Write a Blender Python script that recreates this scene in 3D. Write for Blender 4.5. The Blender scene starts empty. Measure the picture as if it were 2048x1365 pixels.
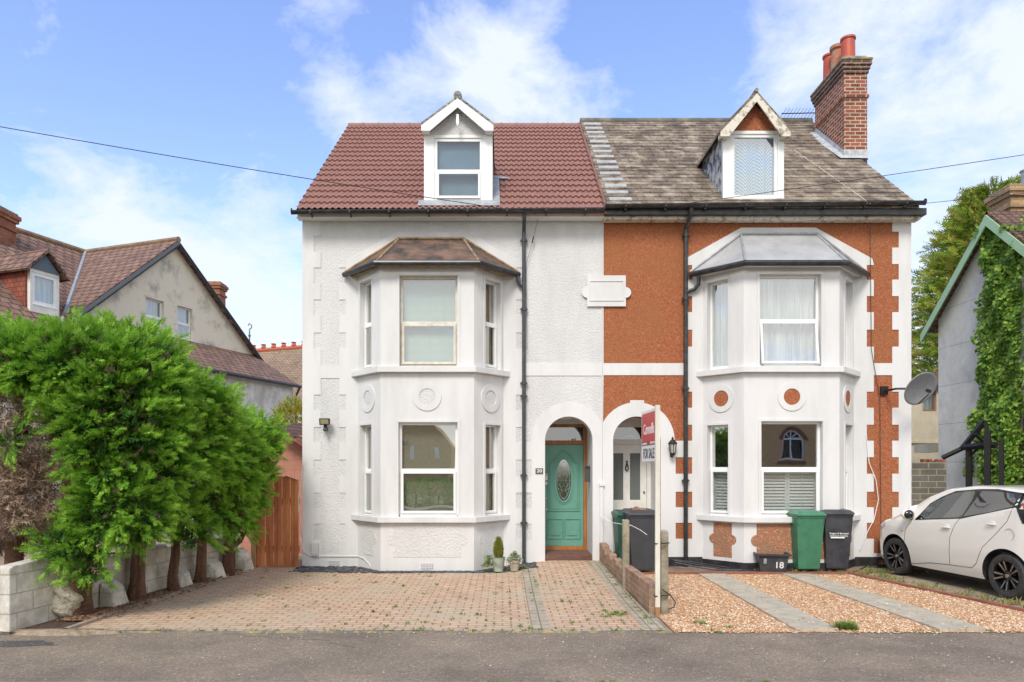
import bpy, bmesh, math, random
import numpy as np
from mathutils import Vector, Matrix
from mathutils.geometry import tessellate_polygon
SC = bpy.context.scene
R = math.radians
# ------------------------------------------------------------------ camera, sky, sun, exposure
HC = 1.905            # eye height
F = 1400.0            # focal length in photo pixels (2048 wide)
VX, HY = 1005.0, 935.0
cam = bpy.data.cameras.new("camera"); camo = bpy.data.objects.new("camera", cam)
SC.collection.objects.link(camo)
camo.location = (0, 0, HC); camo.rotation_euler = (R(90), 0, 0)
cam.sensor_width = 36; cam.lens = 36*F/2048
cam.shift_x = (1024-VX)/2048; cam.shift_y = (HY-682.5)/2048
cam.clip_start = .1; cam.clip_end = 3000
SC.camera = camo
SUN_EL, SUN_AZ = 47, 195        # azimuth clockwise from +Y: behind and left of the camera
w = bpy.data.worlds.new("World"); SC.world = w; w.use_nodes = True
nt = w.node_tree; nt.nodes.clear()
def N(t, **k):
    n = nt.nodes.new(t)
    for a, b in k.items(): setattr(n, a, b)
    return n
def L(a, b): nt.links.new(a, b)
out = N('ShaderNodeOutputWorld'); bg = N('ShaderNodeBackground'); bg.inputs[1].default_value = .12
sky = N('ShaderNodeTexSky', sky_type='NISHITA'); sky.sun_disc = False
sky.sun_elevation = R(SUN_EL); sky.sun_rotation = R(SUN_AZ); sky.ozone_density = 3.0; sky.air_density = 1.0; sky.dust_density = .6
tc = N('ShaderNodeTexCoord'); sep = N('ShaderNodeSeparateXYZ'); L(tc.outputs['Generated'], sep.inputs[0])
den = N('ShaderNodeMath', operation='ADD'); L(sep.outputs[2], den.inputs[0]); den.inputs[1].default_value = .25
dx = N('ShaderNodeMath', operation='DIVIDE'); L(sep.outputs[0], dx.inputs[0]); L(den.outputs[0], dx.inputs[1])
dy = N('ShaderNodeMath', operation='DIVIDE'); L(sep.outputs[1], dy.inputs[0]); L(den.outputs[0], dy.inputs[1])
cmb = N('ShaderNodeCombineXYZ'); L(dx.outputs[0], cmb.inputs[0]); L(dy.outputs[0], cmb.inputs[1]); cmb.inputs[2].default_value = 3.7
n1 = N('ShaderNodeTexNoise'); n1.inputs['Scale'].default_value = 3.4; n1.inputs['Detail'].default_value = 9; n1.inputs['Roughness'].default_value = .62; n1.inputs['Distortion'].default_value = .25
L(cmb.outputs[0], n1.inputs['Vector'])
# low sky fills with pale cloud, clear blue higher up
lo = N('ShaderNodeMapRange'); L(sep.outputs[2], lo.inputs[0]); lo.inputs[1].default_value = .15; lo.inputs[2].default_value = .62
lo.inputs[3].default_value = .19; lo.inputs[4].default_value = -.03
ad = N('ShaderNodeMath', operation='ADD'); L(n1.outputs[0], ad.inputs[0]); L(lo.outputs[0], ad.inputs[1])
# a little more cloud towards the right
rx = N('ShaderNodeMath', operation='MULTIPLY_ADD'); L(sep.outputs[0], rx.inputs[0]); rx.inputs[1].default_value = .06; L(ad.outputs[0], rx.inputs[2])
def cloud_bank(prev, px, py, rad, wt):      # a bank of cloud in a compass direction of the sky
    v = Vector(((px-VX)/F, 1, (HY-py)/F)); k = 1/v.length; v.normalize(); a = math.atan(rad/F*k)
    d = N('ShaderNodeVectorMath', operation='DOT_PRODUCT'); L(tc.outputs['Generated'], d.inputs[0]); d.inputs[1].default_value = v
    r_ = N('ShaderNodeMapRange', interpolation_type='SMOOTHSTEP'); L(d.outputs['Value'], r_.inputs[0]); r_.inputs[1].default_value = math.cos(a*1.35); r_.inputs[2].default_value = math.cos(a*.3); r_.inputs[3].default_value = 0; r_.inputs[4].default_value = wt
    s_ = N('ShaderNodeMath', operation='ADD'); L(prev, s_.inputs[0]); L(r_.outputs[0], s_.inputs[1]); return s_.outputs[0]
acc = rx.outputs[0]
for b in ((700,60,150,.10),(960,140,170,.11),(1100,215,160,.12),(300,140,90,.05),(400,390,200,.06),(120,400,180,.05),(1500,170,160,.04),(1750,110,240,.05),(1950,200,260,.06),(60,40,420,-.12),(1330,60,200,-.10),(420,260,200,-.08),(520,680,260,.06)):
    acc = cloud_bank(acc, *b)
# brighter, cloudier half of the sky behind the camera
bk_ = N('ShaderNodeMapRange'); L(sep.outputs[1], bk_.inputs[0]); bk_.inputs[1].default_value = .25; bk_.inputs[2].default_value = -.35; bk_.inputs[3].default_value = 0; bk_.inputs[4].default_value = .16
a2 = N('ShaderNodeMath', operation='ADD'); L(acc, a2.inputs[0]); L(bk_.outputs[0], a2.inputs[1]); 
rp = N('ShaderNodeValToRGB'); L(a2.outputs[0], rp.inputs[0])
rp.color_ramp.elements[0].position = .515; rp.color_ramp.elements[0].color = (0,0,0,1)
rp.color_ramp.elements[1].position = .735; rp.color_ramp.elements[1].color = (.95,.95,.95,1)
e = rp.color_ramp.elements.new(.60); e.color = (.42,.42,.42,1)
hs = N('ShaderNodeHueSaturation'); L(sky.outputs[0], hs.inputs['Color']); hs.inputs['Saturation'].default_value = 1.0; hs.inputs['Value'].default_value = 1.75; hs.inputs['Hue'].default_value=.512
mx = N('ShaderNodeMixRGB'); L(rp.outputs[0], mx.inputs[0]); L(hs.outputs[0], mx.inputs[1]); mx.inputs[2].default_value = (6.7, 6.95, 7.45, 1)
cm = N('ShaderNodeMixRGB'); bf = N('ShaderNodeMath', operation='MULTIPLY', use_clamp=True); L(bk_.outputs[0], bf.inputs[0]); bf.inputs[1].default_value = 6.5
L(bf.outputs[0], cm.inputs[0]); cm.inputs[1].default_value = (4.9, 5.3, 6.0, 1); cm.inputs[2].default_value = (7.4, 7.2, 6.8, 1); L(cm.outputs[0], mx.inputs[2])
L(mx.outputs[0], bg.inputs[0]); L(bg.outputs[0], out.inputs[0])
sun = bpy.data.lights.new("sun", 'SUN'); sun.energy = 1.9; sun.angle = R(18); sun.color = (1, .935, .83)
so = bpy.data.objects.new("sun", sun); SC.collection.objects.link(so)
sd = Vector((math.sin(R(SUN_AZ))*math.cos(R(SUN_EL)), math.cos(R(SUN_AZ))*math.cos(R(SUN_EL)), math.sin(R(SUN_EL))))
so.rotation_euler = (-sd).to_track_quat('-Z', 'Y').to_euler(); so.location = (-8, -6, 20)
SC.view_settings.view_transform = 'Standard'; SC.view_settings.look = 'None'
SC.view_settings.exposure = .64; SC.view_settings.gamma = 1
# ------------------------------------------------------------------ helpers
FY = 13.33                       # depth of the house front
def P(px, py, Y): return Vector(((px-VX)*Y/F, Y, HC-(py-HY)*Y/F))
def XZ(px, py, Y=FY): return ((px-VX)*Y/F, HC-(py-HY)*Y/F)
def GY(py, z=0): return F*(HC-z)/(py-HY)
X = Vector((1,0,0)); YV = Vector((0,1,0)); Z = Vector((0,0,1))
class MB:
    def __init__(s): s.v = []; s.f = []; s.sm = False
    def add(s, vs, fs):
        o = len(s.v); s.v += [Vector(a) for a in vs]; s.f += [tuple(i+o for i in f) for f in fs]; return s
    def box(s, a, b, M=None):
        x0,y0,z0 = a; x1,y1,z1 = b
        vs = [Vector(p) for p in ((x0,y0,z0),(x1,y0,z0),(x1,y1,z0),(x0,y1,z0),(x0,y0,z1),(x1,y0,z1),(x1,y1,z1),(x0,y1,z1))]
        if M: vs = [M @ p for p in vs]
        return s.add(vs, [(0,3,2,1),(4,5,6,7),(0,1,5,4),(1,2,6,5),(2,3,7,6),(3,0,4,7)])
    def tube(s, pts, r, n=8, caps=True, arc=None):
        pts = [Vector(p) for p in pts]; rs = r if isinstance(r, (list,tuple)) else [r]*len(pts)
        rings = []; prev = None
        for i, p in enumerate(pts):
            a = pts[max(0,i-1)]; b = pts[min(len(pts)-1,i+1)]; t = (b-a).normalized()
            if prev is None:
                q = Vector((0,0,1)) if abs(t.z) < .9 else Vector((0,1,0))
                n1 = t.cross(q).normalized()
            else: n1 = (prev - t*prev.dot(t)).normalized()
            n2 = t.cross(n1); prev = n1
            rings.append([p + (n1*math.cos(2*math.pi*k/n)+n2*math.sin(2*math.pi*k/n))*rs[i] for k in range(n)])
        vs = [q for g in rings for q in g]; fs = []
        for i in range(len(rings)-1):
            for k in range(n):
                k2 = (k+1)%n; fs.append((i*n+k, i*n+k2, (i+1)*n+k2, (i+1)*n+k))
        if caps: fs += [tuple(range(n))[::-1], tuple(range((len(rings)-1)*n, len(rings)*n))]
        return s.add(vs, fs)
    def lathe(s, prof, c=(0,0,0), n=24, axis='Z', caps=False):
        vs = []; fs = []; c = Vector(c)
        for r, h in prof:
            for k in range(n):
                a = 2*math.pi*k/n; p = (r*math.cos(a), r*math.sin(a), h)
                if axis == 'Y': p = (p[0], p[2], p[1])
                vs.append(c+Vector(p))
        for i in range(len(prof)-1):
            for k in range(n):
                k2 = (k+1)%n; fs.append((i*n+k, i*n+k2, (i+1)*n+k2, (i+1)*n+k))
        if caps: fs += [tuple(range(n)), tuple(range((len(prof)-1)*n, len(prof)*n))]
        return s.add(vs, fs)
    def plate(s, O, U, V, Nn, outer, holes=(), d0=0, d1=.1):
        loops = [outer]+list(holes)
        tri = tessellate_polygon([[Vector((a,b,0)) for a,b in l] for l in loops])
        fl = [p for l in loops for p in l]; n = len(fl)
        vs = [O+U*a+V*b+Nn*d1 for a,b in fl]+[O+U*a+V*b+Nn*d0 for a,b in fl]
        fs = []
        for t in tri:
            a,b,c = [fl[i] for i in t]
            if abs((b[0]-a[0])*(c[1]-a[1])-(b[1]-a[1])*(c[0]-a[0])) < 1e-9: continue
            fs.append(tuple(t)); fs.append(tuple(i+n for i in t)[::-1])
        o = 0
        for l in loops:
            m = len(l)
            for i in range(m):
                j = (i+1)%m; fs.append((o+i, o+j, o+j+n, o+i+n))
            o += m
        return s.add(vs, fs)
    def front(s, Y, outer, holes=(), t=.1):      # outer face at Y, thickness going away from the street
        return s.plate(Vector((0,Y,0)), X, Z, -YV, outer, holes, -t, 0)
    def quad(s, *p): return s.add(p, [tuple(range(len(p)))])
    def sphere(s, c, r, n=12, m=8, sc=(1,1,1), M=None):
        vs = []; fs = []; c = Vector(c)
        for i in range(m+1):
            t = math.pi*i/m
            for k in range(n):
                a = 2*math.pi*k/n
                p = Vector((r*sc[0]*math.sin(t)*math.cos(a), r*sc[1]*math.sin(t)*math.sin(a), r*sc[2]*math.cos(t)))
                if M: p = M @ p
                vs.append(c+p)
        for i in range(m):
            for k in range(n):
                k2 = (k+1)%n; fs.append((i*n+k, (i+1)*n+k, (i+1)*n+k2, i*n+k2))
        return s.add(vs, fs)
def rect(x0, z0, x1, z1): return [(x0,z0),(x1,z0),(x1,z1),(x0,z1)]
def pxrect(a, b, c, d, Y=FY):
    x0,z1 = XZ(a,b,Y); x1,z0 = XZ(c,d,Y); return rect(x0,z0,x1,z1)
def arcpts(cx, cz, r, a0, a1, n=18): return [(cx+r*math.cos(R(a0+(a1-a0)*i/n)), cz+r*math.sin(R(a0+(a1-a0)*i/n))) for i in range(n+1)]
def bevel_me(me, wd, seg=2):
    bm = bmesh.new(); bm.from_mesh(me)
    es = [e for e in bm.edges if len(e.link_faces)==2 and e.calc_face_angle(0) > .5]
    bmesh.ops.bevel(bm, geom=es, offset=wd, segments=seg, affect='EDGES', profile=.7)
    bm.to_mesh(me); bm.free()
def uvmap(me):
    if not me.polygons: return
    uv = me.uv_layers.new(name="UVMap"); vs = me.vertices; dat = np.zeros(len(me.loops)*2)
    for p in me.polygons:
        n = p.normal
        if abs(n.z) > .93: t = X; b = YV
        else:
            t = Z.cross(n).normalized(); b = n.cross(t)
        for li in p.loop_indices:
            q = vs[me.loops[li].vertex_index].co; dat[2*li] = q.dot(t); dat[2*li+1] = q.dot(b)
    uv.data.foreach_set('uv', dat)
def rootof(p):
    while p.parent: p = p.parent
    return p
def islands(mb):
    par = list(range(len(mb.v)))
    def find(a):
        while par[a] != a: par[a] = par[par[a]]; a = par[a]
        return a
    for f in mb.f:
        r0 = find(f[0])
        for i in f[1:]: par[find(i)] = r0
    g = {}
    for f in mb.f: g.setdefault(find(f[0]), []).append(f)
    out_ = []
    for fs in g.values():
        ids = sorted({i for f in fs for i in f}); mp = {a:b for b,a in enumerate(ids)}; q = MB(); q.v = [mb.v[i] for i in ids]; q.f = [tuple(mp[i] for i in f) for f in fs]; out_.append(q)
    return out_
def objs(name, mb, mat, parent=None, **k):      # every separate piece its own object
    return [obj(name, q, mat, parent, **k) for q in islands(mb)]
def obj(name, mb, mat, parent=None, smooth=False, bevel=0, local=False, loc=None, recalc=True):
    me = bpy.data.meshes.new(name)
    me.from_pydata([tuple(v) for v in mb.v], [], mb.f)
    if recalc:
        bm = bmesh.new(); bm.from_mesh(me); bmesh.ops.remove_doubles(bm, verts=bm.verts, dist=1e-6)
        bmesh.ops.recalc_face_normals(bm, faces=bm.faces); bm.to_mesh(me); bm.free()
    if bevel: bevel_me(me, bevel)
    uvmap(me)
    off = Vector((0,0,0))
    if parent and not local: off = rootof(parent).location.copy()
    if loc is not None: off = Vector(loc)
    if off.length: me.transform(Matrix.Translation(-off))
    if smooth: me.shade_smooth(); 
    if smooth == 'auto':
        me.shade_smooth()
        bm = bmesh.new(); bm.from_mesh(me)
        for e in bm.edges:
            if len(e.link_faces)==2 and e.calc_face_angle(0) > .6: e.smooth = False
        bm.to_mesh(me); bm.free()
    if mat: me.materials.append(mat)
    o = bpy.data.objects.new(name, me); SC.collection.objects.link(o)
    if parent: o.parent = parent
    if loc is not None: o.location = loc
    return o
def tag(o, label, cat, group=None, kind=None):
    o['label'] = label; o['category'] = cat
    if group: o['group'] = group
    if kind: o['kind'] = kind
    return o
def thing(name, label, cat, loc=(0,0,0), rz=0, group=None):
    o = bpy.data.objects.new(name, None); SC.collection.objects.link(o); o.location = loc; o.rotation_euler = (0,0,rz)
    o.empty_display_size = .1
    return tag(o, label, cat, group)
def structure(o): o['kind'] = 'structure'; return o
def copy_tree(o, parent=None):
    c = o.copy(); SC.collection.objects.link(c); c.parent = parent
    for ch in o.children: copy_tree(ch, c)
    return c
FONT_BOLD = None
def text(parent, name, s, size, mat, M, depth=.001, sx=1.0):
    cu = bpy.data.curves.new(name, 'FONT'); cu.body = s; cu.size = size; cu.extrude = depth; cu.align_x = 'CENTER'; cu.align_y = 'CENTER'; cu.offset = size*.012
    t = bpy.data.objects.new('tmp', cu); SC.collection.objects.link(t)
    bpy.context.view_layer.update()
    me = bpy.data.meshes.new_from_object(t.evaluated_get(bpy.context.evaluated_depsgraph_get()))
    bpy.data.objects.remove(t)
    me.transform(M @ Matrix.Diagonal((sx,1,1,1))); me.materials.clear(); me.materials.append(mat); me.name = name
    o = bpy.data.objects.new(name, me); SC.collection.objects.link(o); o.parent = parent
    if parent: me.transform(Matrix.Translation(-rootof(parent).location)) if rootof(parent).rotation_euler.z == 0 else None
    return o
# ------------------------------------------------------------------ materials
def mat_new(name):
    m = bpy.data.materials.new(name); m.use_nodes = True; t = m.node_tree
    b = t.nodes['Principled BSDF']; return m, t, b
class NT:
    def __init__(s, t): s.t = t
    def n(s, ty, ins=None, **k):
        n = s.t.nodes.new(ty)
        for a, b in k.items(): setattr(n, a, b)
        for a, b in (ins or {}).items():
            if hasattr(b, 'is_linked'): s.t.links.new(b, n.inputs[a])
            else: n.inputs[a].default_value = b
        return n
def c4(c): return (c[0], c[1], c[2], 1)
def ramp(g, fac, stops):
    r = g.n('ShaderNodeValToRGB', {0: fac}); cr = r.color_ramp
    cr.elements[0].position, cr.elements[0].color = stops[0][0], c4(stops[0][1])
    cr.elements[1].position, cr.elements[1].color = stops[-1][0], c4(stops[-1][1])
    for p, c in stops[1:-1]: e = cr.elements.new(p); e.color = c4(c)
    return r.outputs[0]
def simple(name, col, rough=.6, metal=0, col2=None, scale=4, lo=.4, hi=.65, bump=None, spec=.5, streak=1, alpha=None, coat=0):
    m, t, b = mat_new(name); g = NT(t)
    b.inputs['Roughness'].default_value = rough; b.inputs['Metallic'].default_value = metal
    b.inputs['Specular IOR Level'].default_value = spec; b.inputs['Base Color'].default_value = c4(col)
    b.inputs['Coat Weight'].default_value = coat
    pos = g.n('ShaderNodeNewGeometry').outputs['Position']
    if col2:
        mp = g.n('ShaderNodeMapping', {0: pos, 'Scale': (1,1,streak)})
        no = g.n('ShaderNodeTexNoise', {0: mp.outputs[0], 'Scale': scale, 'Detail': 6, 'Roughness': .65})
        t.links.new(ramp(g, no.outputs[0], [(lo,col),(hi,col2)]), b.inputs['Base Color'])
    if bump:
        no = g.n('ShaderNodeTexNoise', {0: pos, 'Scale': bump[0], 'Detail': 4, 'Roughness': .6})
        bp = g.n('ShaderNodeBump', {'Height': no.outputs[0], 'Strength': bump[1], 'Distance': bump[2] if len(bump)>2 else .01})
        t.links.new(bp.outputs[0], b.inputs['Normal'])
    return m
def brickmat(name, c1, c2, mortar, bw=.225, bh=.075, ms=.01, off=.5, rough=.85, var=.25, bump=.6, stain=None, uv=True, rot=0, squash=1, vs=3):
    m, t, b = mat_new(name); g = NT(t); b.inputs['Roughness'].default_value = rough
    uvn = g.n('ShaderNodeTexCoord').outputs['UV'] if uv else g.n('ShaderNodeNewGeometry').outputs['Position']
    if rot: uvn = g.n('ShaderNodeMapping', {0: uvn, 'Rotation': (0,0,R(rot))}).outputs[0]
    br = g.n('ShaderNodeTexBrick', {'Vector': uvn, 'Color1': c4(c1), 'Color2': c4(c2), 'Mortar': c4(mortar), 'Scale': 1, 'Mortar Size': ms, 'Mortar Smooth': .15, 'Brick Width': bw, 'Row Height': bh}, offset=off)
    pos = g.n('ShaderNodeNewGeometry').outputs['Position']
    no = g.n('ShaderNodeTexNoise', {0: pos, 'Scale': vs, 'Detail': 8, 'Roughness': .7})
    dark = ramp(g, no.outputs[0], [(.3,(1-var,)*3),(.7,(1+var*.5,)*3)])
    mu = g.n('ShaderNodeMixRGB', {0: 1, 1: br.outputs[0], 2: dark}, blend_type='MULTIPLY'); col = mu.outputs[0]
    if stain:
        n2 = g.n('ShaderNodeTexNoise', {0: pos, 'Scale': stain[1], 'Detail': 7, 'Roughness': .7})
        col = g.n('ShaderNodeMixRGB', {0: ramp(g, n2.outputs[0], [(stain[2],(0,0,0)),(stain[3],(1,1,1))]), 1: col, 2: c4(stain[0])}).outputs[0]
    t.links.new(col, b.inputs['Base Color'])
    n3 = g.n('ShaderNodeTexNoise', {0: pos, 'Scale': 60, 'Detail': 3})
    h = g.n('ShaderNodeMath', {0: br.outputs['Fac'], 1: -1.0}, operation='MULTIPLY')
    h2 = g.n('ShaderNodeMath', {0: n3.outputs[0], 1: .25, 2: h.outputs[0]}, operation='MULTIPLY_ADD')
    bp = g.n('ShaderNodeBump', {'Height': h2.outputs[0], 'Strength': bump, 'Distance': .01}); t.links.new(bp.outputs[0], b.inputs['Normal'])
    return m
def pebble(name, c1, c2, c3, dirt=None, sc=55, dist=.02, st=.8):
    m, t, b = mat_new(name); g = NT(t); b.inputs['Roughness'].default_value = .9
    pos = g.n('ShaderNodeNewGeometry').outputs['Position']
    vo = g.n('ShaderNodeTexVoronoi', {0: pos, 'Scale': sc}); 
    bw = g.n('ShaderNodeSeparateColor', {0: vo.outputs['Color']})
    col = ramp(g, bw.outputs[0], [(0,c1),(.5,c2),(.90,c2),(1,c3)])
    if dirt:
        no = g.n('ShaderNodeTexNoise', {0: pos, 'Scale': dirt[1], 'Detail': 6, 'Roughness': .6})
        col = g.n('ShaderNodeMixRGB', {0: ramp(g, no.outputs[0], [(.4,(0,0,0)),(.75,(.7,.7,.7))]), 1: col, 2: c4(dirt[0])}).outputs[0]
    t.links.new(col, b.inputs['Base Color'])
    no = g.n('ShaderNodeTexNoise', {0: pos, 'Scale': sc*.55, 'Detail': 3, 'Roughness': .6})
    bp = g.n('ShaderNodeBump', {'Height': no.outputs[0], 'Strength': st, 'Distance': dist}); t.links.new(bp.outputs[0], b.inputs['Normal'])
    return m
def glassmat(name, refl=.2, tint=(.8,.85,.85), rough=.0):
    m, t, b = mat_new(name); g = NT(t); t.nodes.remove(b)
    tr = g.n('ShaderNodeBsdfTransparent', {0: c4(tint)}); gl = g.n('ShaderNodeBsdfGlossy', {0: (.95,.97,1,1), 'Roughness': rough})
    no = g.n('ShaderNodeTexNoise', {0: g.n('ShaderNodeNewGeometry').outputs['Position'], 'Scale': 1.3, 'Detail': 1})
    bp = g.n('ShaderNodeBump', {'Height': no.outputs[0], 'Strength': .06, 'Distance': .05}); t.links.new(bp.outputs[0], gl.inputs['Normal'])
    fr = g.n('ShaderNodeFresnel', {0: 1.5}); ad0 = g.n('ShaderNodeMath', {0: fr.outputs[0], 1: refl}, operation='ADD', use_clamp=True); fb = g.n('ShaderNodeMath', {0: 1.0, 1: g.n('ShaderNodeNewGeometry').outputs['Backfacing']}, operation='SUBTRACT'); ad = g.n('ShaderNodeMath', {0: ad0.outputs[0], 1: fb.outputs[0]}, operation='MULTIPLY')
    mx = g.n('ShaderNodeMixShader', {0: ad.outputs[0], 1: tr.outputs[0], 2: gl.outputs[0]})
    t.links.new(mx.outputs[0], [n for n in t.nodes if n.type=='OUTPUT_MATERIAL'][0].inputs[0]); return m
MT = {}
MT['white_smooth'] = simple('white_smooth_render', (.67,.67,.665), .75, col2=(.56,.56,.55), scale=2.2, lo=.42, hi=.75, streak=.22, bump=(18,.12,.01))
MT['white_rough'] = simple('white_roughcast', (.66,.66,.655), .85, col2=(.56,.56,.555), scale=2.0, lo=.42, hi=.75, streak=.3, bump=(34,.75,.03))
MT['orange'] = pebble('orange_pebbledash', (.21,.052,.02), (.38,.122,.052), (.52,.27,.14), dirt=((.29,.12,.04), 1.0), sc=74)
MT['orange_grey'] = pebble('faded_pebbledash', (.30,.12,.06), (.38,.17,.09), (.6,.42,.3), dirt=((.22,.16,.11), 5))
MT['upvc'] = simple('white_upvc', (.82,.83,.82), .3, col2=(.76,.77,.75), scale=3, spec=.5)
MT['cream_frame'] = simple('cream_painted_frame', (.66,.63,.55), .5, col2=(.52,.47,.38), scale=8)
MT['white_paint'] = simple('white_gloss_paint', (.76,.76,.72), .4, col2=(.68,.67,.62), scale=5)
MT['fascia_worn'] = simple('worn_white_board', (.66,.62,.53), .7, col2=(.26,.22,.16), scale=9, lo=.5, hi=.62, bump=(40,.4,.01))
MT['black_plastic'] = simple('black_gutter_plastic', (.018,.018,.02), .35, col2=(.05,.05,.05), scale=8)
MT['dark_grey_pipe'] = simple('dark_grey_pipe_paint', (.045,.05,.06), .4, col2=(.12,.12,.12), scale=14, lo=.55, hi=.75)
MT['black_iron'] = simple('black_iron', (.01,.01,.012), .4)
MT['black_plinth'] = simple('black_bitumen_plinth', (.012,.012,.014), .5, col2=(.04,.04,.04), scale=6, bump=(14,.5,.02))
MT['lead'] = simple('grey_lead', (.28,.30,.32), .5, metal=.2, col2=(.4,.42,.43), scale=7)
MT['lead_roof'] = simple('lead_bay_roof', (.42,.43,.44), .36, metal=.3, col2=(.55,.56,.57), scale=3, lo=.35, bump=(6,.2,.02))
MT['felt_roof'] = simple('worn_brown_roof_felt', (.19,.115,.082), .8, col2=(.045,.04,.037), scale=2.6, lo=.42, hi=.64, bump=(30,.5,.01))
MT['wood_trim'] = simple('ochre_wood_edge', (.38,.27,.16), .7, col2=(.16,.11,.07), scale=9)
MT['wood_frame'] = simple('orange_wood_frame', (.42,.17,.045), .45, col2=(.27,.09,.02), scale=9, streak=.2)
MT['glass'] = glassmat('window_glass', .34, (.95,.97,.96)); MT['glass_dormer'] = glassmat('dormer_glass', .07, (.9,.95,.97))
MT['glass_sky'] = glassmat('window_glass_reflective', .24, (.85,.92,.92))
MT['glass_dark'] = glassmat('fanlight_glass', .18, (.35,.37,.38))
MT['glass_car'] = glassmat('car_tinted_glass', .16, (.06,.07,.065))
MT['glass_car_front'] = glassmat('car_clear_glass', .16, (.55,.62,.58))
MT['frosted'] = simple('frosted_glass', (.10,.115,.11), .45, col2=(.17,.18,.17), scale=60, bump=(90,.6,.01))
MT['blind'] = simple('pale_blind', (.66,.66,.56), .6)
MT['blind_dark'] = simple('beige_blind', (.30,.28,.20), .6)
MT['shutter'] = simple('white_shutter', (.80,.81,.80), .4)
MT['interior'] = simple('dark_interior', (.25,.24,.22), .9)
MT['interior_back'] = simple('interior_grey', (.40,.39,.37), .9)
MT['curtain_tan'] = simple('tan_curtain', (.58,.45,.27), .9)
MT['green_door'] = simple('sage_green_door_paint', (.135,.34,.265), .35, col2=(.12,.31,.24), scale=5)
MT['lead_came'] = simple('lead_came', (.45,.46,.46), .4)
MT['oval_glass'] = glassmat('leaded_oval_glass', .3, (.25,.27,.25), .05)
MT['brick'] = brickmat('red_brick', (.33,.10,.055), (.20,.055,.035), (.30,.27,.22), var=.5)
MT['brick_chim'] = brickmat('chimney_brick', (.36,.095,.055), (.15,.045,.035), (.50,.42,.30), ms=.011, var=.35, bw=.222, bh=.08)
MT['brick_corbel'] = brickmat('dark_corbel_brick', (.16,.06,.045), (.08,.045,.04), (.30,.26,.2), var=.4, stain=((.30,.24,.08), 6, .58, .66))
MT['lichen'] = simple('lichened_mortar_cap', (.20,.18,.15), .95, col2=(.45,.36,.14), scale=7, lo=.45, hi=.62, bump=(25,.8,.02))
MT['pot'] = simple('red_clay_pot', (.48,.075,.035), .5, col2=(.36,.07,.04), scale=6)
MT['pot_old'] = simple('weathered_clay_pot', (.42,.13,.07), .8, col2=(.3,.26,.18), scale=9)
MT['red_tile'] = simple('red_concrete_tile', (.31,.155,.12), .7, col2=(.22,.11,.088), scale=7, lo=.3, hi=.7, bump=(60,.15,.005))
MT['white_sliver'] = simple('pale_lead_soaker', (.42,.43,.42), .5, col2=(.30,.31,.31), scale=8)
MT['slate'] = brickmat('old_brown_slate', (.235,.18,.125), (.16,.125,.095), (.05,.04,.035), bw=.30, bh=.215, ms=.007, rough=.85, var=.55, bump=.9, stain=((.46,.40,.31), 3.2, .48, .74), vs=1.6)
MT['slate_clean'] = MT['slate']
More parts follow.
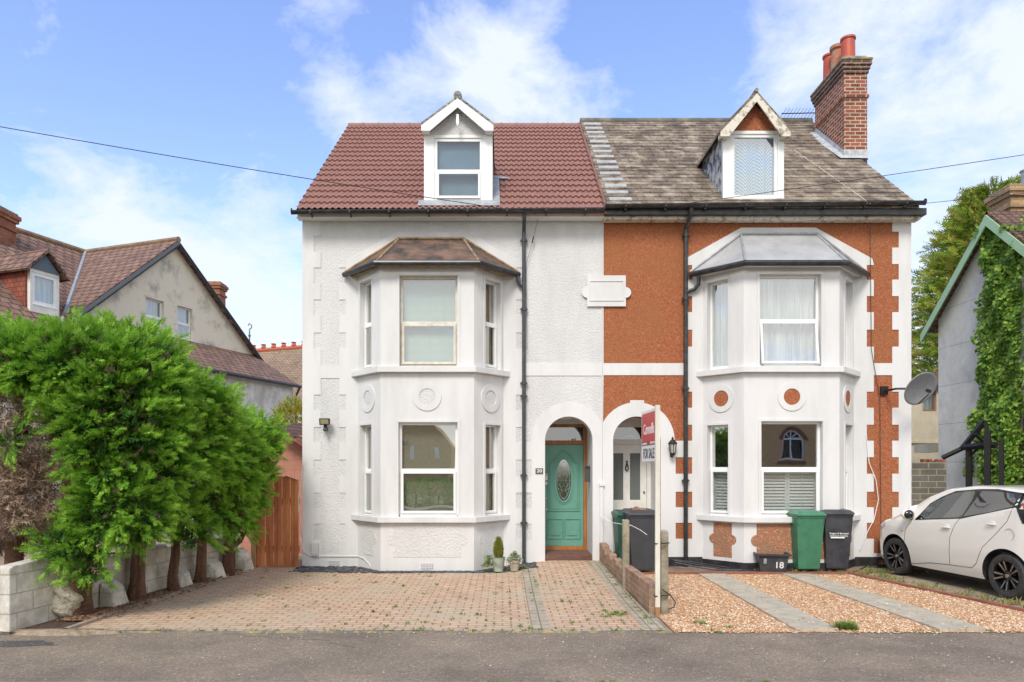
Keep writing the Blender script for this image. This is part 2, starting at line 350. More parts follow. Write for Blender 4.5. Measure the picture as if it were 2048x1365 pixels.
# ------------------------------------------------------------------ windows
def window(par, O, U, V, Nn, u0, v0, u1, v1, vt=None, glass='glass', frame='upvc', fw=.045, fill=None, open_lower=0, mull=False, name='window'):
    """casement window in the plane O+U*u+V*v, outer face of the frame at O; fill = blind / curtain behind"""
    f = MB(); d = .06
    holes = []
    a, b = u0+fw, u1-fw
    if vt is None: holes = [rect(a, v0+fw, b, v1-fw)]
    else: holes = [rect(a, v0+fw, b, vt-.03), rect(a, vt+.03, b, v1-fw)]
    f.plate(O, U, V, Nn, rect(u0, v0, u1, v1), holes, -d, 0)
    f.plate(O, U, V, Nn, rect(u0+.015, v0-.03, u1-.015, v0-.001), (), -d, .035)      # cill nose
    w_ = obj(name, f, MT[frame], par, bevel=.004)
    for i, h in enumerate(holes):
        (x0,z0),_,(x1,z1),_ = h
        g = MB()
        if vt is not None and i == 0:           # opening lower sash: own frame standing proud
            s = MB(); ang = open_lower
            U2, V2, N2 = U, (V*math.cos(ang)-Nn*-math.sin(ang)*-1) if 0 else V, Nn
            O2 = O
            if ang:
                rot = Matrix.Rotation(-ang if U.cross(V).dot(Nn) > 0 else ang, 3, U)
                V2 = rot @ V; N2 = rot @ Nn
                if V2.dot(Nn) > 0: rot = Matrix.Rotation(ang if U.cross(V).dot(Nn) > 0 else -ang, 3, U); V2 = rot @ V; N2 = rot @ Nn
                O2 = O + V*(z1+.012) - V2*(z1+.012)
            s.plate(O2, U2, V2, N2, rect(x0-.012, z0-.012, x1+.012, z1+.012), [rect(x0+.032, z0+.032, x1-.032, z1-.032)], .001, .028)
            obj('sash', s, MT[frame], w_, bevel=.004)
            g.plate(O2, U2, V2, N2, rect(x0+.030, z0+.030, x1-.030, z1-.030), (), .004, .012)
        else: g.plate(O, U, V, Nn, rect(x0-.005, z0-.005, x1+.005, z1+.005), (), -.036, -.030)
        obj('pane', g, MT[glass], w_)
    ia = u0+.02; ib = u1-.02
    if fill == 'blind' or fill == 'blind_dark':
        m = MB(); z = v0+.04
        while z < v1-.03:
            m.plate(O-Nn*.11, U, (V*.85-Nn*.5).normalized(), Nn, rect(ia, 0, ib, .019), (), 0, .001) if 0 else None
            p = O-Nn*.11+V*z; q = (V*.92+Nn*-.39)*.0185
            m.add([p+U*ia, p+U*ib, p+U*ib+q, p+U*ia+q], [(0,1,2,3)])
            z += .021
        for u in (ia+(ib-ia)*.25, (ia+ib)/2, ia+(ib-ia)*.75):
            m.tube([O-Nn*.095+U*u+V*v0, O-Nn*.095+U*u+V*v1], .0015, 4)
        obj('blind', m, MT[fill], w_, recalc=False)
    if fill in ('curtain', 'lace', 'tan'):
        m = MB(); n = 90; zs = np.linspace(v0, v1, 7); vs = []
        rnd = random.Random(int(u0*100)); ph = [rnd.uniform(0,6) for _ in range(4)]
        for z in zs:
            for i in range(n+1):
                u = ia+(ib-ia)*i/n
                s = .018*math.sin(u*42+ph[0]+math.sin(u*9+ph[1])*1.5)+.012*math.sin(u*77+ph[2])
                vs.append(O-Nn*(.13-s)+U*u+V*z)
        fs = [(j*(n+1)+i, j*(n+1)+i+1, (j+1)*(n+1)+i+1, (j+1)*(n+1)+i) for j in range(6) for i in range(n)]
        m.add(vs, fs); obj('curtain', m, MT[{'curtain':'net','lace':'lace','tan':'curtain_tan'}[fill]], w_, smooth=True, recalc=False)
    if fill == 'sky_board':  # flat board added behind the pane; its colour imitates sky reflected in the glass
        m = MB(); m.plate(O, U, V, Nn, rect(ia, v0+.02, ib, v1-.02), (), -.112, -.11); obj('blind', m, simple('blue_grey_sky_tone', (.13,.19,.22), .8, col2=(.10,.15,.18), scale=2), w_)
    if fill == 'shutter':
        top = (vt if vt else v1)
        m = MB(); cs = [(ia, (ia+ib)/2-.002), ((ia+ib)/2+.002, ib)] if mull else [(ia, ib)]
        for (a_, b_) in cs:
            m.plate(O-Nn*.10, U, V, Nn, rect(a_, v0, b_, top), [rect(a_+.04, v0+.05, b_-.04, top-.04)], -.02, .005)
            z = v0+.06
            while z < top-.06:
                p = O-Nn*.105+V*z; q = V*.034-Nn*.020; r_ = V*.012
                m.add([p+U*(a_+.04)-q*.5, p+U*(b_-.04)-q*.5, p+U*(b_-.04)+q*.5, p+U*(a_+.04)+q*.5,
                       p+U*(a_+.04)-q*.5+r_, p+U*(b_-.04)-q*.5+r_, p+U*(b_-.04)+q*.5+r_, p+U*(a_+.04)+q*.5+r_], [(0,1,2,3),(4,5,6,7),(0,1,5,4),(2,3,7,6)])
                z += .058
            m.tube([O-Nn*.075+U*(a_+b_)*.5+V*(v0+.05), O-Nn*.075+U*(a_+b_)*.5+V*(top-.05)], .005, 4)
        obj('shutter', m, MT['shutter'], w_)
    return w_
def lace(name, base, hole, scale, pat):
    m, t, b = mat_new(name); g = NT(t); b.inputs['Roughness'].default_value = .9
    uv = g.n('ShaderNodeNewGeometry').outputs['Position']
    if pat == 'zig':
        sp = g.n('ShaderNodeSeparateXYZ', {0: uv})
        pp = g.n('ShaderNodeMath', {0: g.n('ShaderNodeMath', {0: sp.outputs[0], 1: .16}, operation='PINGPONG').outputs[0], 1: 1.3, 2: sp.outputs[2]}, operation='MULTIPLY_ADD')
        wv = g.n('ShaderNodeMath', {0: g.n('ShaderNodeMath', {0: pp.outputs[0], 1: 95.}, operation='MULTIPLY').outputs[0]}, operation='SINE')
        col = ramp(g, wv.outputs[0], [(.2,hole),(.7,base)])
    else:
        no = g.n('ShaderNodeTexNoise', {0: g.n('ShaderNodeMapping', {0: uv, 'Scale': (1,1,.06)}).outputs[0], 'Scale': scale, 'Detail': 3})
        col = ramp(g, no.outputs[0], [(.35,hole),(.65,base)])
    t.links.new(col, b.inputs['Base Color']); return m
MT['net'] = lace('white_net_curtain', (.62,.63,.60), (.30,.33,.32), 14, 'net')
MT['lace'] = lace('blue_lace_curtain', (.50,.70,.78), (.08,.22,.33), 20, 'zig')
# ------------------------------------------------------------------ the two semi-detached houses
NU = [(473,505),(536,567),(600,631),(666,698)]; NL = [(790,822),(855,886),(920,954),(986,1018),(1048,1082)]
NU2 = [(464,496),(529,560),(593,625),(660,694)]; NL2 = [(784,816),(850,882),(915,948),(984,1015),(1046,1078)]
def col_poly(xl, xr, dl, dr, top, bot, courses, lf=None):
    """toothed column outline in photo measurements of the front: xl..xr with teeth reaching dl / dr"""
    p = [(xl,top),(xr,top)]
    for a,b in courses: p += [(xr,a),(dr,a),(dr,b),(xr,b)]
    p += [(xr,bot),(xl,bot)]
    for a,b in reversed(courses): p += [(xl,b),(dl,b),(dl,a),(xl,a)]
    return p
def tz(poly): return [XZ(a,b) for a,b in poly]
def arch(cx, r, base, spring=881): # opening outline
    c = XZ(cx, spring); rr = r*FY/F
    return [XZ(cx-r, base), XZ(cx+r, base)]+arcpts(c[0], c[1], rr, 0, 180, 24)
ZB = -.12
EAVE = XZ(0,438)[1]; 
def house_wall(par, x0, x1, holes_peb, openings, base_mat, top, xo0, xo1):
    b = MB(); b.front(FY, rect(x0, ZB, x1, top), openings, .28); obj('wall', b, MT[base_mat], par)
    o = MB(); o.front(FY-.012, rect(xo0, ZB, xo1, top-.001), holes_peb+openings, .0115); obj('smooth_render', o, MT['white_smooth'], par)
XM = 1.905                                     # party line
hw = thing('white_house', 'white roughcast semi-detached house with red tiled roof, one dormer and a sage green front door', 'house', (-.95, FY, 0))
ho = thing('orange_house', 'semi-detached house with orange pebbledash, white quoins, old brown slate roof and tall brick chimney', 'house', (4.9, FY, 0))
def bay_open(bx0, bx1):
    return [rect(bx0, .95, bx1, 2.75), rect(bx0, 3.85, bx1, 5.45)]
peb = []
p = [(642,443),(1203,443),(1203,727),(1047,727)]
for a,b in reversed(NU[1:]): p += [(1047,b),(1033,b),(1033,a),(1047,a)]
p += [(1047,532),(939,465),(791,465),(679,532)]
for a,b in NU[1:]: p += [(679,a),(692,a),(692,b),(679,b)]
p += [(679,733),(642,733)]
for a,b in reversed(NU): p += [(642,b),(628,b),(628,a),(642,a)]
peb.append(tz(p))
peb.append(tz(col_poly(642,679,628,692,757,1110,NL)))
q = [(1047,752),(1203,752),(1203,846)]
c = (1137,881)
for i in range(0, 19):
    a = R(28+ (180-28)*i/18); q.append((c[0]+75*math.cos(a), c[1]-75*math.sin(a)))
q += [(1062,886),(1032,886),(1032,855),(1047,855),(1047,822),(1032,822),(1032,790),(1047,790)]
peb.append(tz(q))
for a,b in NL[2:]: peb.append(tz([(1032,a),(1063,a),(1063,b),(1032,b)]))
xl = XZ(605,0)[0]; xr = XZ(1822,0)[0]
opn = [arch(1137.5,47.5,1141)]+bay_open(-2.55, -.18)
house_wall(hw, xl+.01, XM, peb, opn, 'white_rough', EAVE, xl, XM-.003)
# orange house overlay
pb = []
p = [(1207,434),(1784,434)]
for a,b in NU2: p += [(1784,a),(1797,a),(1797,b),(1784,b)]
p += [(1784,727),(1747,727)]
for a,b in reversed(NU2[1:]): p += [(1747,b),(1733,b),(1733,a),(1747,a)] if a != 529 else [(1747,b),(1733,b),(1733,531),(1747,531)]
p += [(1747,530),(1744,518),(1631,456),(1482,456),(1374,516),(1370,531),(1384,531),(1384,560),(1369,560)]
for a,b in NU2[2:]: p += [(1369,a),(1384,a),(1384,b),(1369,b)]
p += [(1369,727),(1207,727)]
pb.append(tz(p))
q = [(1207,751),(1369,751)]
for a,b in NL2[:1]: q += [(1369,a),(1384,a),(1384,b),(1369,b)]
q += [(1369,850),(1384,850),(1384,882),(1349,882)]
for i in range(0, 19):
    a = R(0+152*i/18); pt = (1273+76*math.cos(a), 881-76*math.sin(a))
    if 1262 < pt[0] < 1288: continue
    q.append(pt)
    if pt[0] >= 1288 and 1273+76*math.cos(R(152*(i+1)/18)) < 1288: q += [(1288,807),(1288,801),(1260,801),(1260,807)]
pb.append(tz(q))
for a,b in NL2[2:]: pb.append(tz([(1351,a),(1384,a),(1384,b),(1351,b)]))
pb.append(tz(col_poly(1747,1784,1733,1797,751,1107,NL2)))
opn2 = [arch(1273.5,47.5,1141)]+bay_open(4.05, 6.45)
house_wall(ho, XM+.002, xr-.01, pb, opn2, 'orange', EAVE+.06, XM+.001, xr)
b = MB(); x0 = XZ(1322,0)[0]
b.front(FY-.03, rect(x0, -.1, 3.80, .20), (), .0175); b.front(FY-.03, rect(6.70, -.1, xr+.02, .20), (), .0175)
objs('plinth', b, MT['black_plinth'], ho)
# sides, backs
YR = 21.9
b = MB(); b.box((xl+.012, FY+.282, ZB), (xl+.26, YR, 6.6)); b.box((xl+.262, YR-.25, ZB),(XM-.05, YR-.001, 6.6))
b.quad((xl+.012,FY+.29,6.6),(xl+.012,YR,6.6),(xl+.012,17.5,10.3)); b.quad((xl+.2,FY+.29,6.6),(xl+.2,YR,6.6),(xl+.2,17.5,10.3)); obj('side_wall', b, MT['white_smooth'], hw)
b = MB(); b.box((xr-.26, FY+.282, ZB), (xr-.012, YR, 6.65)); b.box((XM+.05, YR-.25, ZB),(xr-.262, YR-.001, 6.65))
b.quad((xr-.012,FY+.29,6.65),(xr-.012,YR,6.65),(xr-.012,17.5,10.38)); b.quad((xr-.2,FY+.29,6.65),(xr-.2,YR,6.65),(xr-.2,17.5,10.38)); obj('side_wall', b, MT['white_smooth'], ho)
b = MB(); b.box((xl+.3, 15.3, -.1),(XM-.01, 15.4, 6.5)); b.box((xl+.3, FY+.3, 2.98),(XM-.01, 15.29, 3.1)); b.box((xl+.3, FY+.3, -.1),(XM-.01, 15.29, .15)); obj('inner_wall', b, MT['interior_back'], hw)
b = MB(); b.box((XM+.01, 15.3, -.1),(xr-.3, 15.4, 6.5)); b.box((XM+.01, FY+.3, 2.98),(xr-.3, 15.29, 3.1)); b.box((XM+.01, FY+.3, -.1),(xr-.3, 15.29, .15)); obj('inner_wall', b, MT['interior_back'], ho)
# --- bays
def bay(par, xf0, xf1, xb0, xb1, up, lo_, side_up, side_lo, panel, sillx, side_s=(.13,.64), orange=False, up_fill='blind', lo_fill='blind', styles=None):
    BY = 12.70; bayp = None; top = 5.62; t = .16
    r = lambda a,b,c,d: pxrect(a,b,c,d,BY)
    holes = [r(*up), r(*lo_)]
    m = MB(); m.front(BY, rect(xf0, ZB, xf1, top), holes, t)
    facets = []
    for xb, xf in ((xb0, xf0), (xb1, xf1)):
        O = Vector((xb, FY, 0)); D = Vector((xf-xb, BY-FY, 0)); Ln = D.length; U = D/Ln
        Nn = Vector((D.y, -D.x, 0)).normalized()
        if Nn.y > 0: Nn = -Nn
        hs = [rect(side_s[0]*Ln, side_up[0], side_s[1]*Ln, side_up[1]), rect(side_s[0]*Ln, side_lo[0], side_s[1]*Ln, side_lo[1])]
        m.plate(O, U, Z, Nn, rect(.0, ZB, Ln, top), hs, -t, 0)
        facets.append((O,U,Nn,Ln,hs))
    bayp = obj('bay', m, MT['white_smooth'], par)
    # raised moulding round each opening
    mo = MB()
    def around(h, g=.045): (a,b_),_,(c_,d_),_ = h; return [(a-g,b_-.001),(a-.001,b_-.001),(a-.001,d_+.001),(c_+.001,d_+.001),(c_+.001,b_-.001),(c_+g,b_-.001),(c_+g,d_+g),(a-g,d_+g)]
    for h in holes: mo.plate(Vector((0,BY,0)), X, Z, -YV, around(h), (), .0, .014)
    for O,U,Nn,Ln,hs in facets:
        for h in hs: mo.plate(O, U, Z, Nn, around(h), (), 0, .014)
    objs('moulding', mo, MT['white_smooth'], bayp)
    # windows
    rec = .10
    for k, (h, pl) in enumerate(zip(holes, (up, lo_))):
        (a,b_),_,(c_,d_),_ = h
        vt = HC-((styles[k][0])-HY)*(BY+rec)/F
        window(par, Vector((0, BY+rec, 0)), X, Z, -YV, a+.001, b_+.035, c_-.001, d_-.001, vt, glass=styles[k][1], frame=styles[k][3] if len(styles[k])>3 else 'upvc', fill=styles[k][2], open_lower=styles[k][4] if len(styles[k])>4 else 0, mull=True)
    for O,U,Nn,Ln,hs in facets:
        for k, h in enumerate(hs):
            (a,b_),_,(c_,d_),_ = h
            vt = HC-((styles[k][0])-HY)*(BY+.4)/F if styles[k][5] else None
            if styles[k][2] == 'shutter': vt = HC-((styles[k][0])-HY)*(BY+.4)/F
            window(par, O-Nn*rec, U, Z, Nn, a+.001, b_+.035, c_-.001, d_-.001, vt, glass='glass', frame='upvc', fill=styles[k][6], fw=.032)
    # sills: bands following the bay
    for (zt, zb) in ((HC-(734-HY)*BY/F, HC-(744-HY)*12.6/F), (HC-(1034-HY)*BY/F, HC-(1046-HY)*12.6/F)):
        s = MB(); e = .09
        s.add(*band(xf0, xf1, xb0, xb1, BY, zb, zt, e)); obj('sill', s, MT['white_smooth'], bayp, bevel=.008)
    # roundels and dado panels
    cz = HC-(794-HY)*BY/F; ring = MB(); disc = MB()
    def roundel(O,U,Nn,u):
        outer = arcpts(u, cz, .255, 0, 360, 40)[:-1]; inner = arcpts(u, cz, .150, 0, 360, 40)[:-1]
        ring.plate(O,U,Z,Nn, outer, [inner], 0, .016); disc.plate(O,U,Z,Nn, arcpts(u, cz, .1495, 0, 360, 40)[:-1], (), 0, .005)
    roundel(Vector((0,BY,0)), X, -YV, (xf0+xf1)/2)
    for O,U,Nn,Ln,hs in facets: roundel(O,U,Nn, Ln*.47)
    objs('roundel_ring', ring, MT['white_smooth'], bayp); objs('roundel_disc', disc, MT['orange' if orange else 'white_rough'], bayp)
    pn = MB(); z0, z1 = panel
    def quatre(u0, u1, er):
        cz2 = z0+(z1-z0)*.52
        a = [(u0,z0),(u1,z0)]+arcpts(u1, cz2, er, -90, 90, 10)+[(u1,z1),(u0,z1)]+arcpts(u0, cz2, er, 90, 270, 10)
        return a
    w_ = xf1-xf0
    pn.plate(Vector((0,BY,0)), X, Z, -YV, quatre(xf0+.23, xf1-.23, .105), (), 0, .006)
    for O,U,Nn,Ln,hs in facets: pn.plate(O,U,Z,Nn, quatre(Ln*.28, Ln*.72, .09), (), 0, .006)
    objs('dado_panel', pn, MT['orange_grey' if orange else 'white_rough'], bayp)
    if orange:
        s = MB(); s.add(*band(xf0, xf1, xb0, xb1, BY, -.1, .17, .015)); obj('plinth', s, MT['black_plinth'], bayp)
    return bayp
def band(xf0, xf1, xb0, xb1, BY, zb, zt, e):
    k0 = Vector((xf0-xb0, BY-FY)).normalized(); 
    a = e*math.tan(math.atan2(FY-BY, xf0-xb0)/2)
    out_ = [(xb0-e/abs(k0.y), FY-.013),(xf0-a, BY-e),(xf1+a, BY-e),(xb1+e/abs(k0.y), FY-.013)]
    inn = [(xb0-.001, FY-.013),(xf0, BY),(xf1, BY),(xb1+.001, FY-.013)]
    vs = [(x,y,zb) for x,y in out_]+[(x,y,zb) for x,y in inn]+[(x,y,zt) for x,y in out_]+[(x,y,zt) for x,y in inn]
    fs = []
    for i in range(3):
        fs += [(i,i+1,8+i+1,8+i),(4+i,4+i+1,12+i+1,12+i),(i,i+1,5+i,4+i),(8+i,9+i,13+i,12+i)]
    fs += [(0,4,12,8),(3,7,15,11)]
    return vs, fs
sz = lambda a,b: (HC-(b-HY)*13.0/F, HC-(a-HY)*13.0/F)
bay(hw, -2.213, -.517, -2.761, .029, (799,551,915,735), (797,845,915,1035), sz(560,738), sz(850,1033), (HC-(1115-HY)*12.7/F, HC-(1048.5-HY)*12.7/F), None,
    styles=[(647,'glass_sky','blind','cream_frame',0,True,'tan'),(941,'glass','blind_dark','upvc',0,True,'tan')])
bay(ho, 4.38, 6.114, 3.805, 6.694, (1519,549,1642,736), (1522,843,1645,1035), sz(560,738), sz(850,1033), (.24, HC-(1048.5-HY)*12.7/F), None, orange=True,
    styles=[(642,'glass','curtain','upvc',R(7),False,'curtain'),(938,'glass','shutter','upvc',0,False,'shutter')])
def bay_roof(par, e0, e1, w0, w1, t0, t1, zt, mat, ze=5.60, pipe=None, trim='wood_trim'):
    """e0/e1 front eave corners (x), w0/w1 eave ends at the wall, t0/t1 top ends at the wall"""
    Y0 = 12.55; m = MB()
    A,B,C_,D = (w0,FY-.013,ze),(e0,Y0,ze),(e1,Y0,ze),(w1,FY-.013,ze); T0,T1 = (t0,FY-.013,zt),(t1,FY-.013,zt)
    m.add([A,B,C_,D,T0,T1],[(0,1,4),(1,2,5,4),(2,3,5),(0,4,5,3),(0,3,2,1)])
    rf = obj('bay_roof', m, MT[mat], par)
    rl = MB()
    for a_,b_ in ((B,T0),(C_,T1)): rl.tube([Vector(a_)+Z*.01, Vector(b_)+Z*.01], .022, 8)
    rl.tube([Vector(A)+Z*.012+YV*-.02, Vector(T0)+Z*.012-YV*.02, Vector(T1)+Z*.012-YV*.02, Vector(D)+Z*.012-YV*.02], .026, 6)
    obj('lead_roll', rl, MT['lead' if mat=='lead_roof' else trim], rf)
    s = MB(); 
    def ins(p, k): return (p[0]+(k if p[0] < (e0+e1)/2 else -k), p[1]+k*.9 if p[1] < 13 else p[1])
    pts = [ins(A,.1),ins(B,.07),ins(C_,.07),ins(D,.1)]
    s.add([(x,y,ze-.07) for x,y in pts]+[(x,y,ze-.002) for x,y in pts], [(0,1,2,3),(4,5,6,7),(0,1,5,4),(1,2,6,5),(2,3,7,6)])
    obj('soffit', s, MT['wood_trim' if mat!='lead_roof' else 'white_smooth'], rf)
    g = MB(); zz = ze-.045
    g.tube([(w0-.01,FY-.06,zz),(e0-.02,Y0-.045,zz),(e1+.02,Y0-.045,zz),(w1+.01,FY-.06,zz)], .052, 10)
    obj('gutter', g, MT['black_plastic'], rf)
    return rf
bay_roof(hw, -2.26, -.43, -2.99, .30, -1.97, -.74, 6.24, 'felt_roof')
bay_roof(ho, 4.35, 6.15, 3.56, 6.92, 4.54, 5.98, 6.33, 'lead_roof')
# --- main roofs
YE, YRI = 13.0, 17.5
def roof_z(Y, ze, zr): return ze+(zr-ze)*(Y-YE)/(YRI-YE)
ZE1, ZR1 = 6.68, 10.45; ZE2, ZR2 = 6.78, 10.56
XL1 = -3.85; XR2 = 7.74
def tile_roof(name, par, mat, x0, x1, ze, zr, rows, waves, amp, step, back=True, skew=0.0):
    n = max(2, int(waves*6)) if waves else 2
    vs = []; sl = math.hypot(YRI-YE, zr-ze); ny, nz = -(zr-ze)/sl, (YRI-YE)/sl
    nyv = (0, ny, nz)
    for r_ in range(rows):
        for e_ in (0, 1):
            t = (r_+e_)/rows; lift = step*(1-e_)
            for i in range(n+1):
                u = i/n; x = x0+(x1-x0)*u + (skew*t if i == n or i == 0 else skew*t)*0
                wv = 0
                if waves:
                    ph = (u*waves)%1.0; wv = amp*(math.sin(math.pi*ph/.62) if ph < .62 else -.25*math.sin(math.pi*(ph-.62)/.38))
                h = lift+wv
                vs.append((x, YE+(YRI-YE)*t+ny*h, ze+(zr-ze)*t+nz*h))
    fs = []; w_ = n+1
    for r_ in range(rows*2-1):
        for i in range(n): fs.append((r_*w_+i, r_*w_+i+1, (r_+1)*w_+i+1, (r_+1)*w_+i))
    m = MB().add(vs, fs)
    # underside, verge and rear slope
    d = .045; o = [(x0,YE,ze-.02),(x1,YE,ze-.02),(x1,YRI,zr-.02),(x0,YRI,zr-.02)]
    m.add([(x,y,z-d) for x,y,z in o]+o, [(0,1,2,3),(0,1,5,4),(0,3,7,4),(1,2,6,5)])
    if back:
        yb = 2*YRI-YE; m.add([(x0,YRI,zr),(x1,YRI,zr),(x1,yb,ze),(x0,yb,ze),(x0,YRI,zr-.1),(x1,YRI,zr-.1),(x1,yb,ze-.1),(x0,yb,ze-.1)], [(0,1,2,3),(4,5,6,7),(0,3,7,4),(1,2,6,5)])
    return obj(name, m, mat, par, recalc=False)
rf1 = tile_roof('roof', hw, MT['red_tile'], XL1, XM+.03, ZE1, ZR1, 18, 52, .022, .034)
rf2 = tile_roof('roof', ho, MT['slate'], XM+.032, XR2, ZE2, ZR2, 27, 0, 0, .012)
m = MB()
nrt = 15; 
for i in range(nrt):
    a = XL1+(XM-XL1)*i/nrt; b_ = XL1+(XM-XL1)*(i+1)/nrt
    m.tube([(a,YRI,ZR1-.03),(b_-.02,YRI,ZR1-.03)], .085, 12); m.tube([(b_-.03,YRI,ZR1-.03),(b_+.01,YRI,ZR1-.03)], .095, 12)
obj('ridge_tile', m, MT['red_tile'], rf1, smooth='auto')
m = MB(); m.tube([(XM+.03,YRI,ZR2-.03),(XR2-.02,YRI,ZR2-.03)], .10, 12); obj('ridge_tile', m, simple('dark_slate_ridge', (.09,.09,.085), .8, col2=(.2,.18,.13), scale=4), rf2, smooth='auto')
m = MB()                                     # stepped pale soakers along the party line
for i in range(15):
    Y0 = YE+.16+i*.29; z = roof_z(Y0, ZE2, ZR2)+.028; x = XM+.10+random.Random(i).uniform(-.01,.01)
    m.add([(x,Y0,z),(x+.42,Y0,z),(x+.42,Y0+.085,z+.073),(x,Y0+.085,z+.073)], [(0,1,2,3)])
    m.add([(x,Y0,z-.02),(x+.42,Y0,z-.02),(x+.42,Y0,z),(x,Y0,z)], [(0,1,2,3)])
objs('soaker', m, MT['white_sliver'], rf2)
m = MB(); m.tube([(XM+.03, YE, ZE1+.06),(XM+.03,YRI,ZR1+.04)], .03, 6); obj('party_joint', m, MT['red_tile'], rf1)
# verge, fascia, gutters, downpipes
m = MB(); m.box((xl-.06, YE+.10, EAVE-.05),(XM-.002, FY-.013, ZE1-.02)); obj('fascia', m, MT['upvc'], hw, bevel=.01)
m = MB(); m.box((XM+.0, YE+.03, ZE2-.17),(xr+.12, FY-.014, ZE2-.045)); obj('fascia', m, MT['black_plastic'], ho, bevel=.01)
m = MB(); m.box((XM+.001, YE+.12, ZE2-.225),(xr+.06, FY-.013, ZE2-.171)); obj('soffit_board', m, MT['fascia_worn'], ho)
def gutter(par, x0, x1, z0, z1, y=YE-.035, r=.062, mat='black_plastic', hooks=8):
    m = MB(); n = 14; pts = []
    vs = []; 
    for (x, z) in ((x0,z0),(x1,z1)):
        for k in range(n+1):
            a = math.pi+math.pi*k/n; vs.append((x, y+r*math.cos(a), z+r*math.sin(a)))
        for k in range(n+1):
            a = 2*math.pi-math.pi*k/n; vs.append((x, y+(r-.006)*math.cos(a), z+(r-.006)*math.sin(a)))
    q_ = 2*(n+1)
    fs = [(k,(k+1)%q_,q_+(k+1)%q_,q_+k) for k in range(q_)]
    m.add(vs, fs); m.tube([(x0,y,z0-.005),(x0+.008,y,z0-.005)], r, 14); m.tube([(x1-.008,y,z1-.005),(x1,y,z1-.005)], r, 14)
    for i in range(hooks):
        x = x0+(x1-x0)*(i+.5)/hooks; z = z0+(z1-z0)*(i+.5)/hooks
        m.box((x-.018, y-.0, z-r-.035),(x+.018, y+.09, z-r+.01)); m.box((x-.012,y-r-.006,z-.06),(x+.012,y-r+.004,z+.006))
    return obj('gutter', m, MT[mat], par)
gutter(hw, XL1-.06, XM-.01, ZE1-.03, ZE1+.02)
gutter(ho, XM+.0, XR2+.08, ZE2-.02, ZE2+.04, y=YE-.05)
def pipe(par, path, r, mat, collars):
    m = MB(); m.tube(path, r, 12)
    for c_ in collars: m.tube([Vector(c_)+Z*.03, Vector(c_)-Z*.03], r*1.35, 12); m.box((c_[0]-.07, c_[1]-.01, c_[2]-.012),(c_[0]+.07, c_[1]+.045, c_[2]+.012))
    return obj('downpipe', m, MT[mat], par, smooth='auto')
yp = FY-.075; px_ = .405
pipe(hw, [(px_,YE-.0,ZE1-.06),(px_,YE+.02,ZE1-.14),(px_,yp,ZE1-.32),(px_,yp,.06)], .036, 'dark_grey_pipe', [(px_,yp,z) for z in (6.2,4.9,3.5,3.25,1.75,.85)])
pipe(hw, [(.29,FY-.10,5.53),(.29,FY-.10,5.44),(.33,yp,5.36),(.41,yp,5.31)], .032, 'dark_grey_pipe', [])
px2 = 3.47
pipe(ho, [(px2+.03,YE-.02,ZE2-.06),(px2+.03,YE,ZE2-.16),(px2,yp,ZE2-.38),(px2,yp,.04)], .042, 'black_plastic', [(px2,yp,z) for z in (6.3,5.1,3.4,1.65,.12)])
pipe(ho, [(3.70,FY-.13,5.5),(3.70,FY-.12,5.36),(3.64,yp,5.28),(3.47,yp,5.22)], .038, 'black_plastic', [])
# --- dormers
def dormer(par, pxl, pxr, ze_roof, zr_roof, wz, cols, cheek, wleft, wright, vt, glass, fill, apex_py, eave_py, barge, roofm, gable_mat, tym_top):
    Y0 = 13.24
    x0 = (pxl-VX)*Y0/F; x1 = (pxr-VX)*Y0/F; zf = lambda py: HC-(py-HY)*Y0/F
    zb = zf(wz[1]+4); zt = zf(wz[0]-6)
    yb = YE+(zt-ze_roof)/(zr_roof-ze_roof)*(YRI-YE)
    wx0 = (wleft-VX)*Y0/F; wx1 = (wright-VX)*Y0/F
    m = MB(); m.front(Y0, rect(x0, zb-.05, x1, zt), [rect(wx0, zf(wz[1]), wx1, zf(wz[0]))], .08)
    fr = obj('dormer', m, MT['upvc' if cols=='upvc' else 'white_paint'], par)
    # cheeks
    yb0 = YE+(zb-ze_roof)/(zr_roof-ze_roof)*(YRI-YE)
    for s_, xx in ((0,x0),(1,x1)):
        c_ = MB(); a = xx if s_ == 0 else xx-.06
        pr = [(Y0+.081,zb-.1),(max(yb0,Y0+.1),zb-.1),(yb+.1,zt),(Y0+.081,zt)]
        c_.plate(Vector((a+.001,0,0)), YV, Z, X, pr, (), 0, .058); obj('cheek', c_, MT[cheek], fr)
    window(par, Vector((0,Y0+.02,0)), X, Z, -YV, wx0+.001, zf(wz[1])+.02, wx1-.001, zf(wz[0])-.001, vt and zf(vt), glass=glass, frame='upvc', fill=fill, fw=.06)
    # gable and roof
    za = zf(apex_py); xe0 = (barge[0]-VX)*13.1/F; xe1 = (barge[1]-VX)*13.1/F; zee = HC-(barge[2]-HY)*13.1/F; xc = (x0+x1)/2
    g = MB(); g.front(Y0-.0, [(x0+.06, zt+.001),(x1-.06,zt+.001),(xc, za-.16)], (), .06); obj('gable', g, MT[gable_mat], fr)
    rr = MB(); yr = YE+(za-ze_roof)/(zr_roof-ze_roof)*(YRI-YE)+.1; ye = YE+(zee-ze_roof)/(zr_roof-ze_roof)*(YRI-YE)+.1; yf = Y0-.16; th = .06
    for xe in (xe0, xe1):
        a = [(xe,yf,zee),(xc,yf,za),(xc,yr,za),(xe,ye,zee)]
        rr.add([(x,y,z-th) for x,y,z in a]+a, [(0,1,2,3),(4,5,6,7),(0,1,5,4),(1,2,6,5),(2,3,7,6),(3,0,4,7)])
    dr = obj('dormer_roof', rr, MT[roofm], fr)
    return fr, (x0,x1,xc,za,zee,xe0,xe1,yf,yr,zt,Y0)
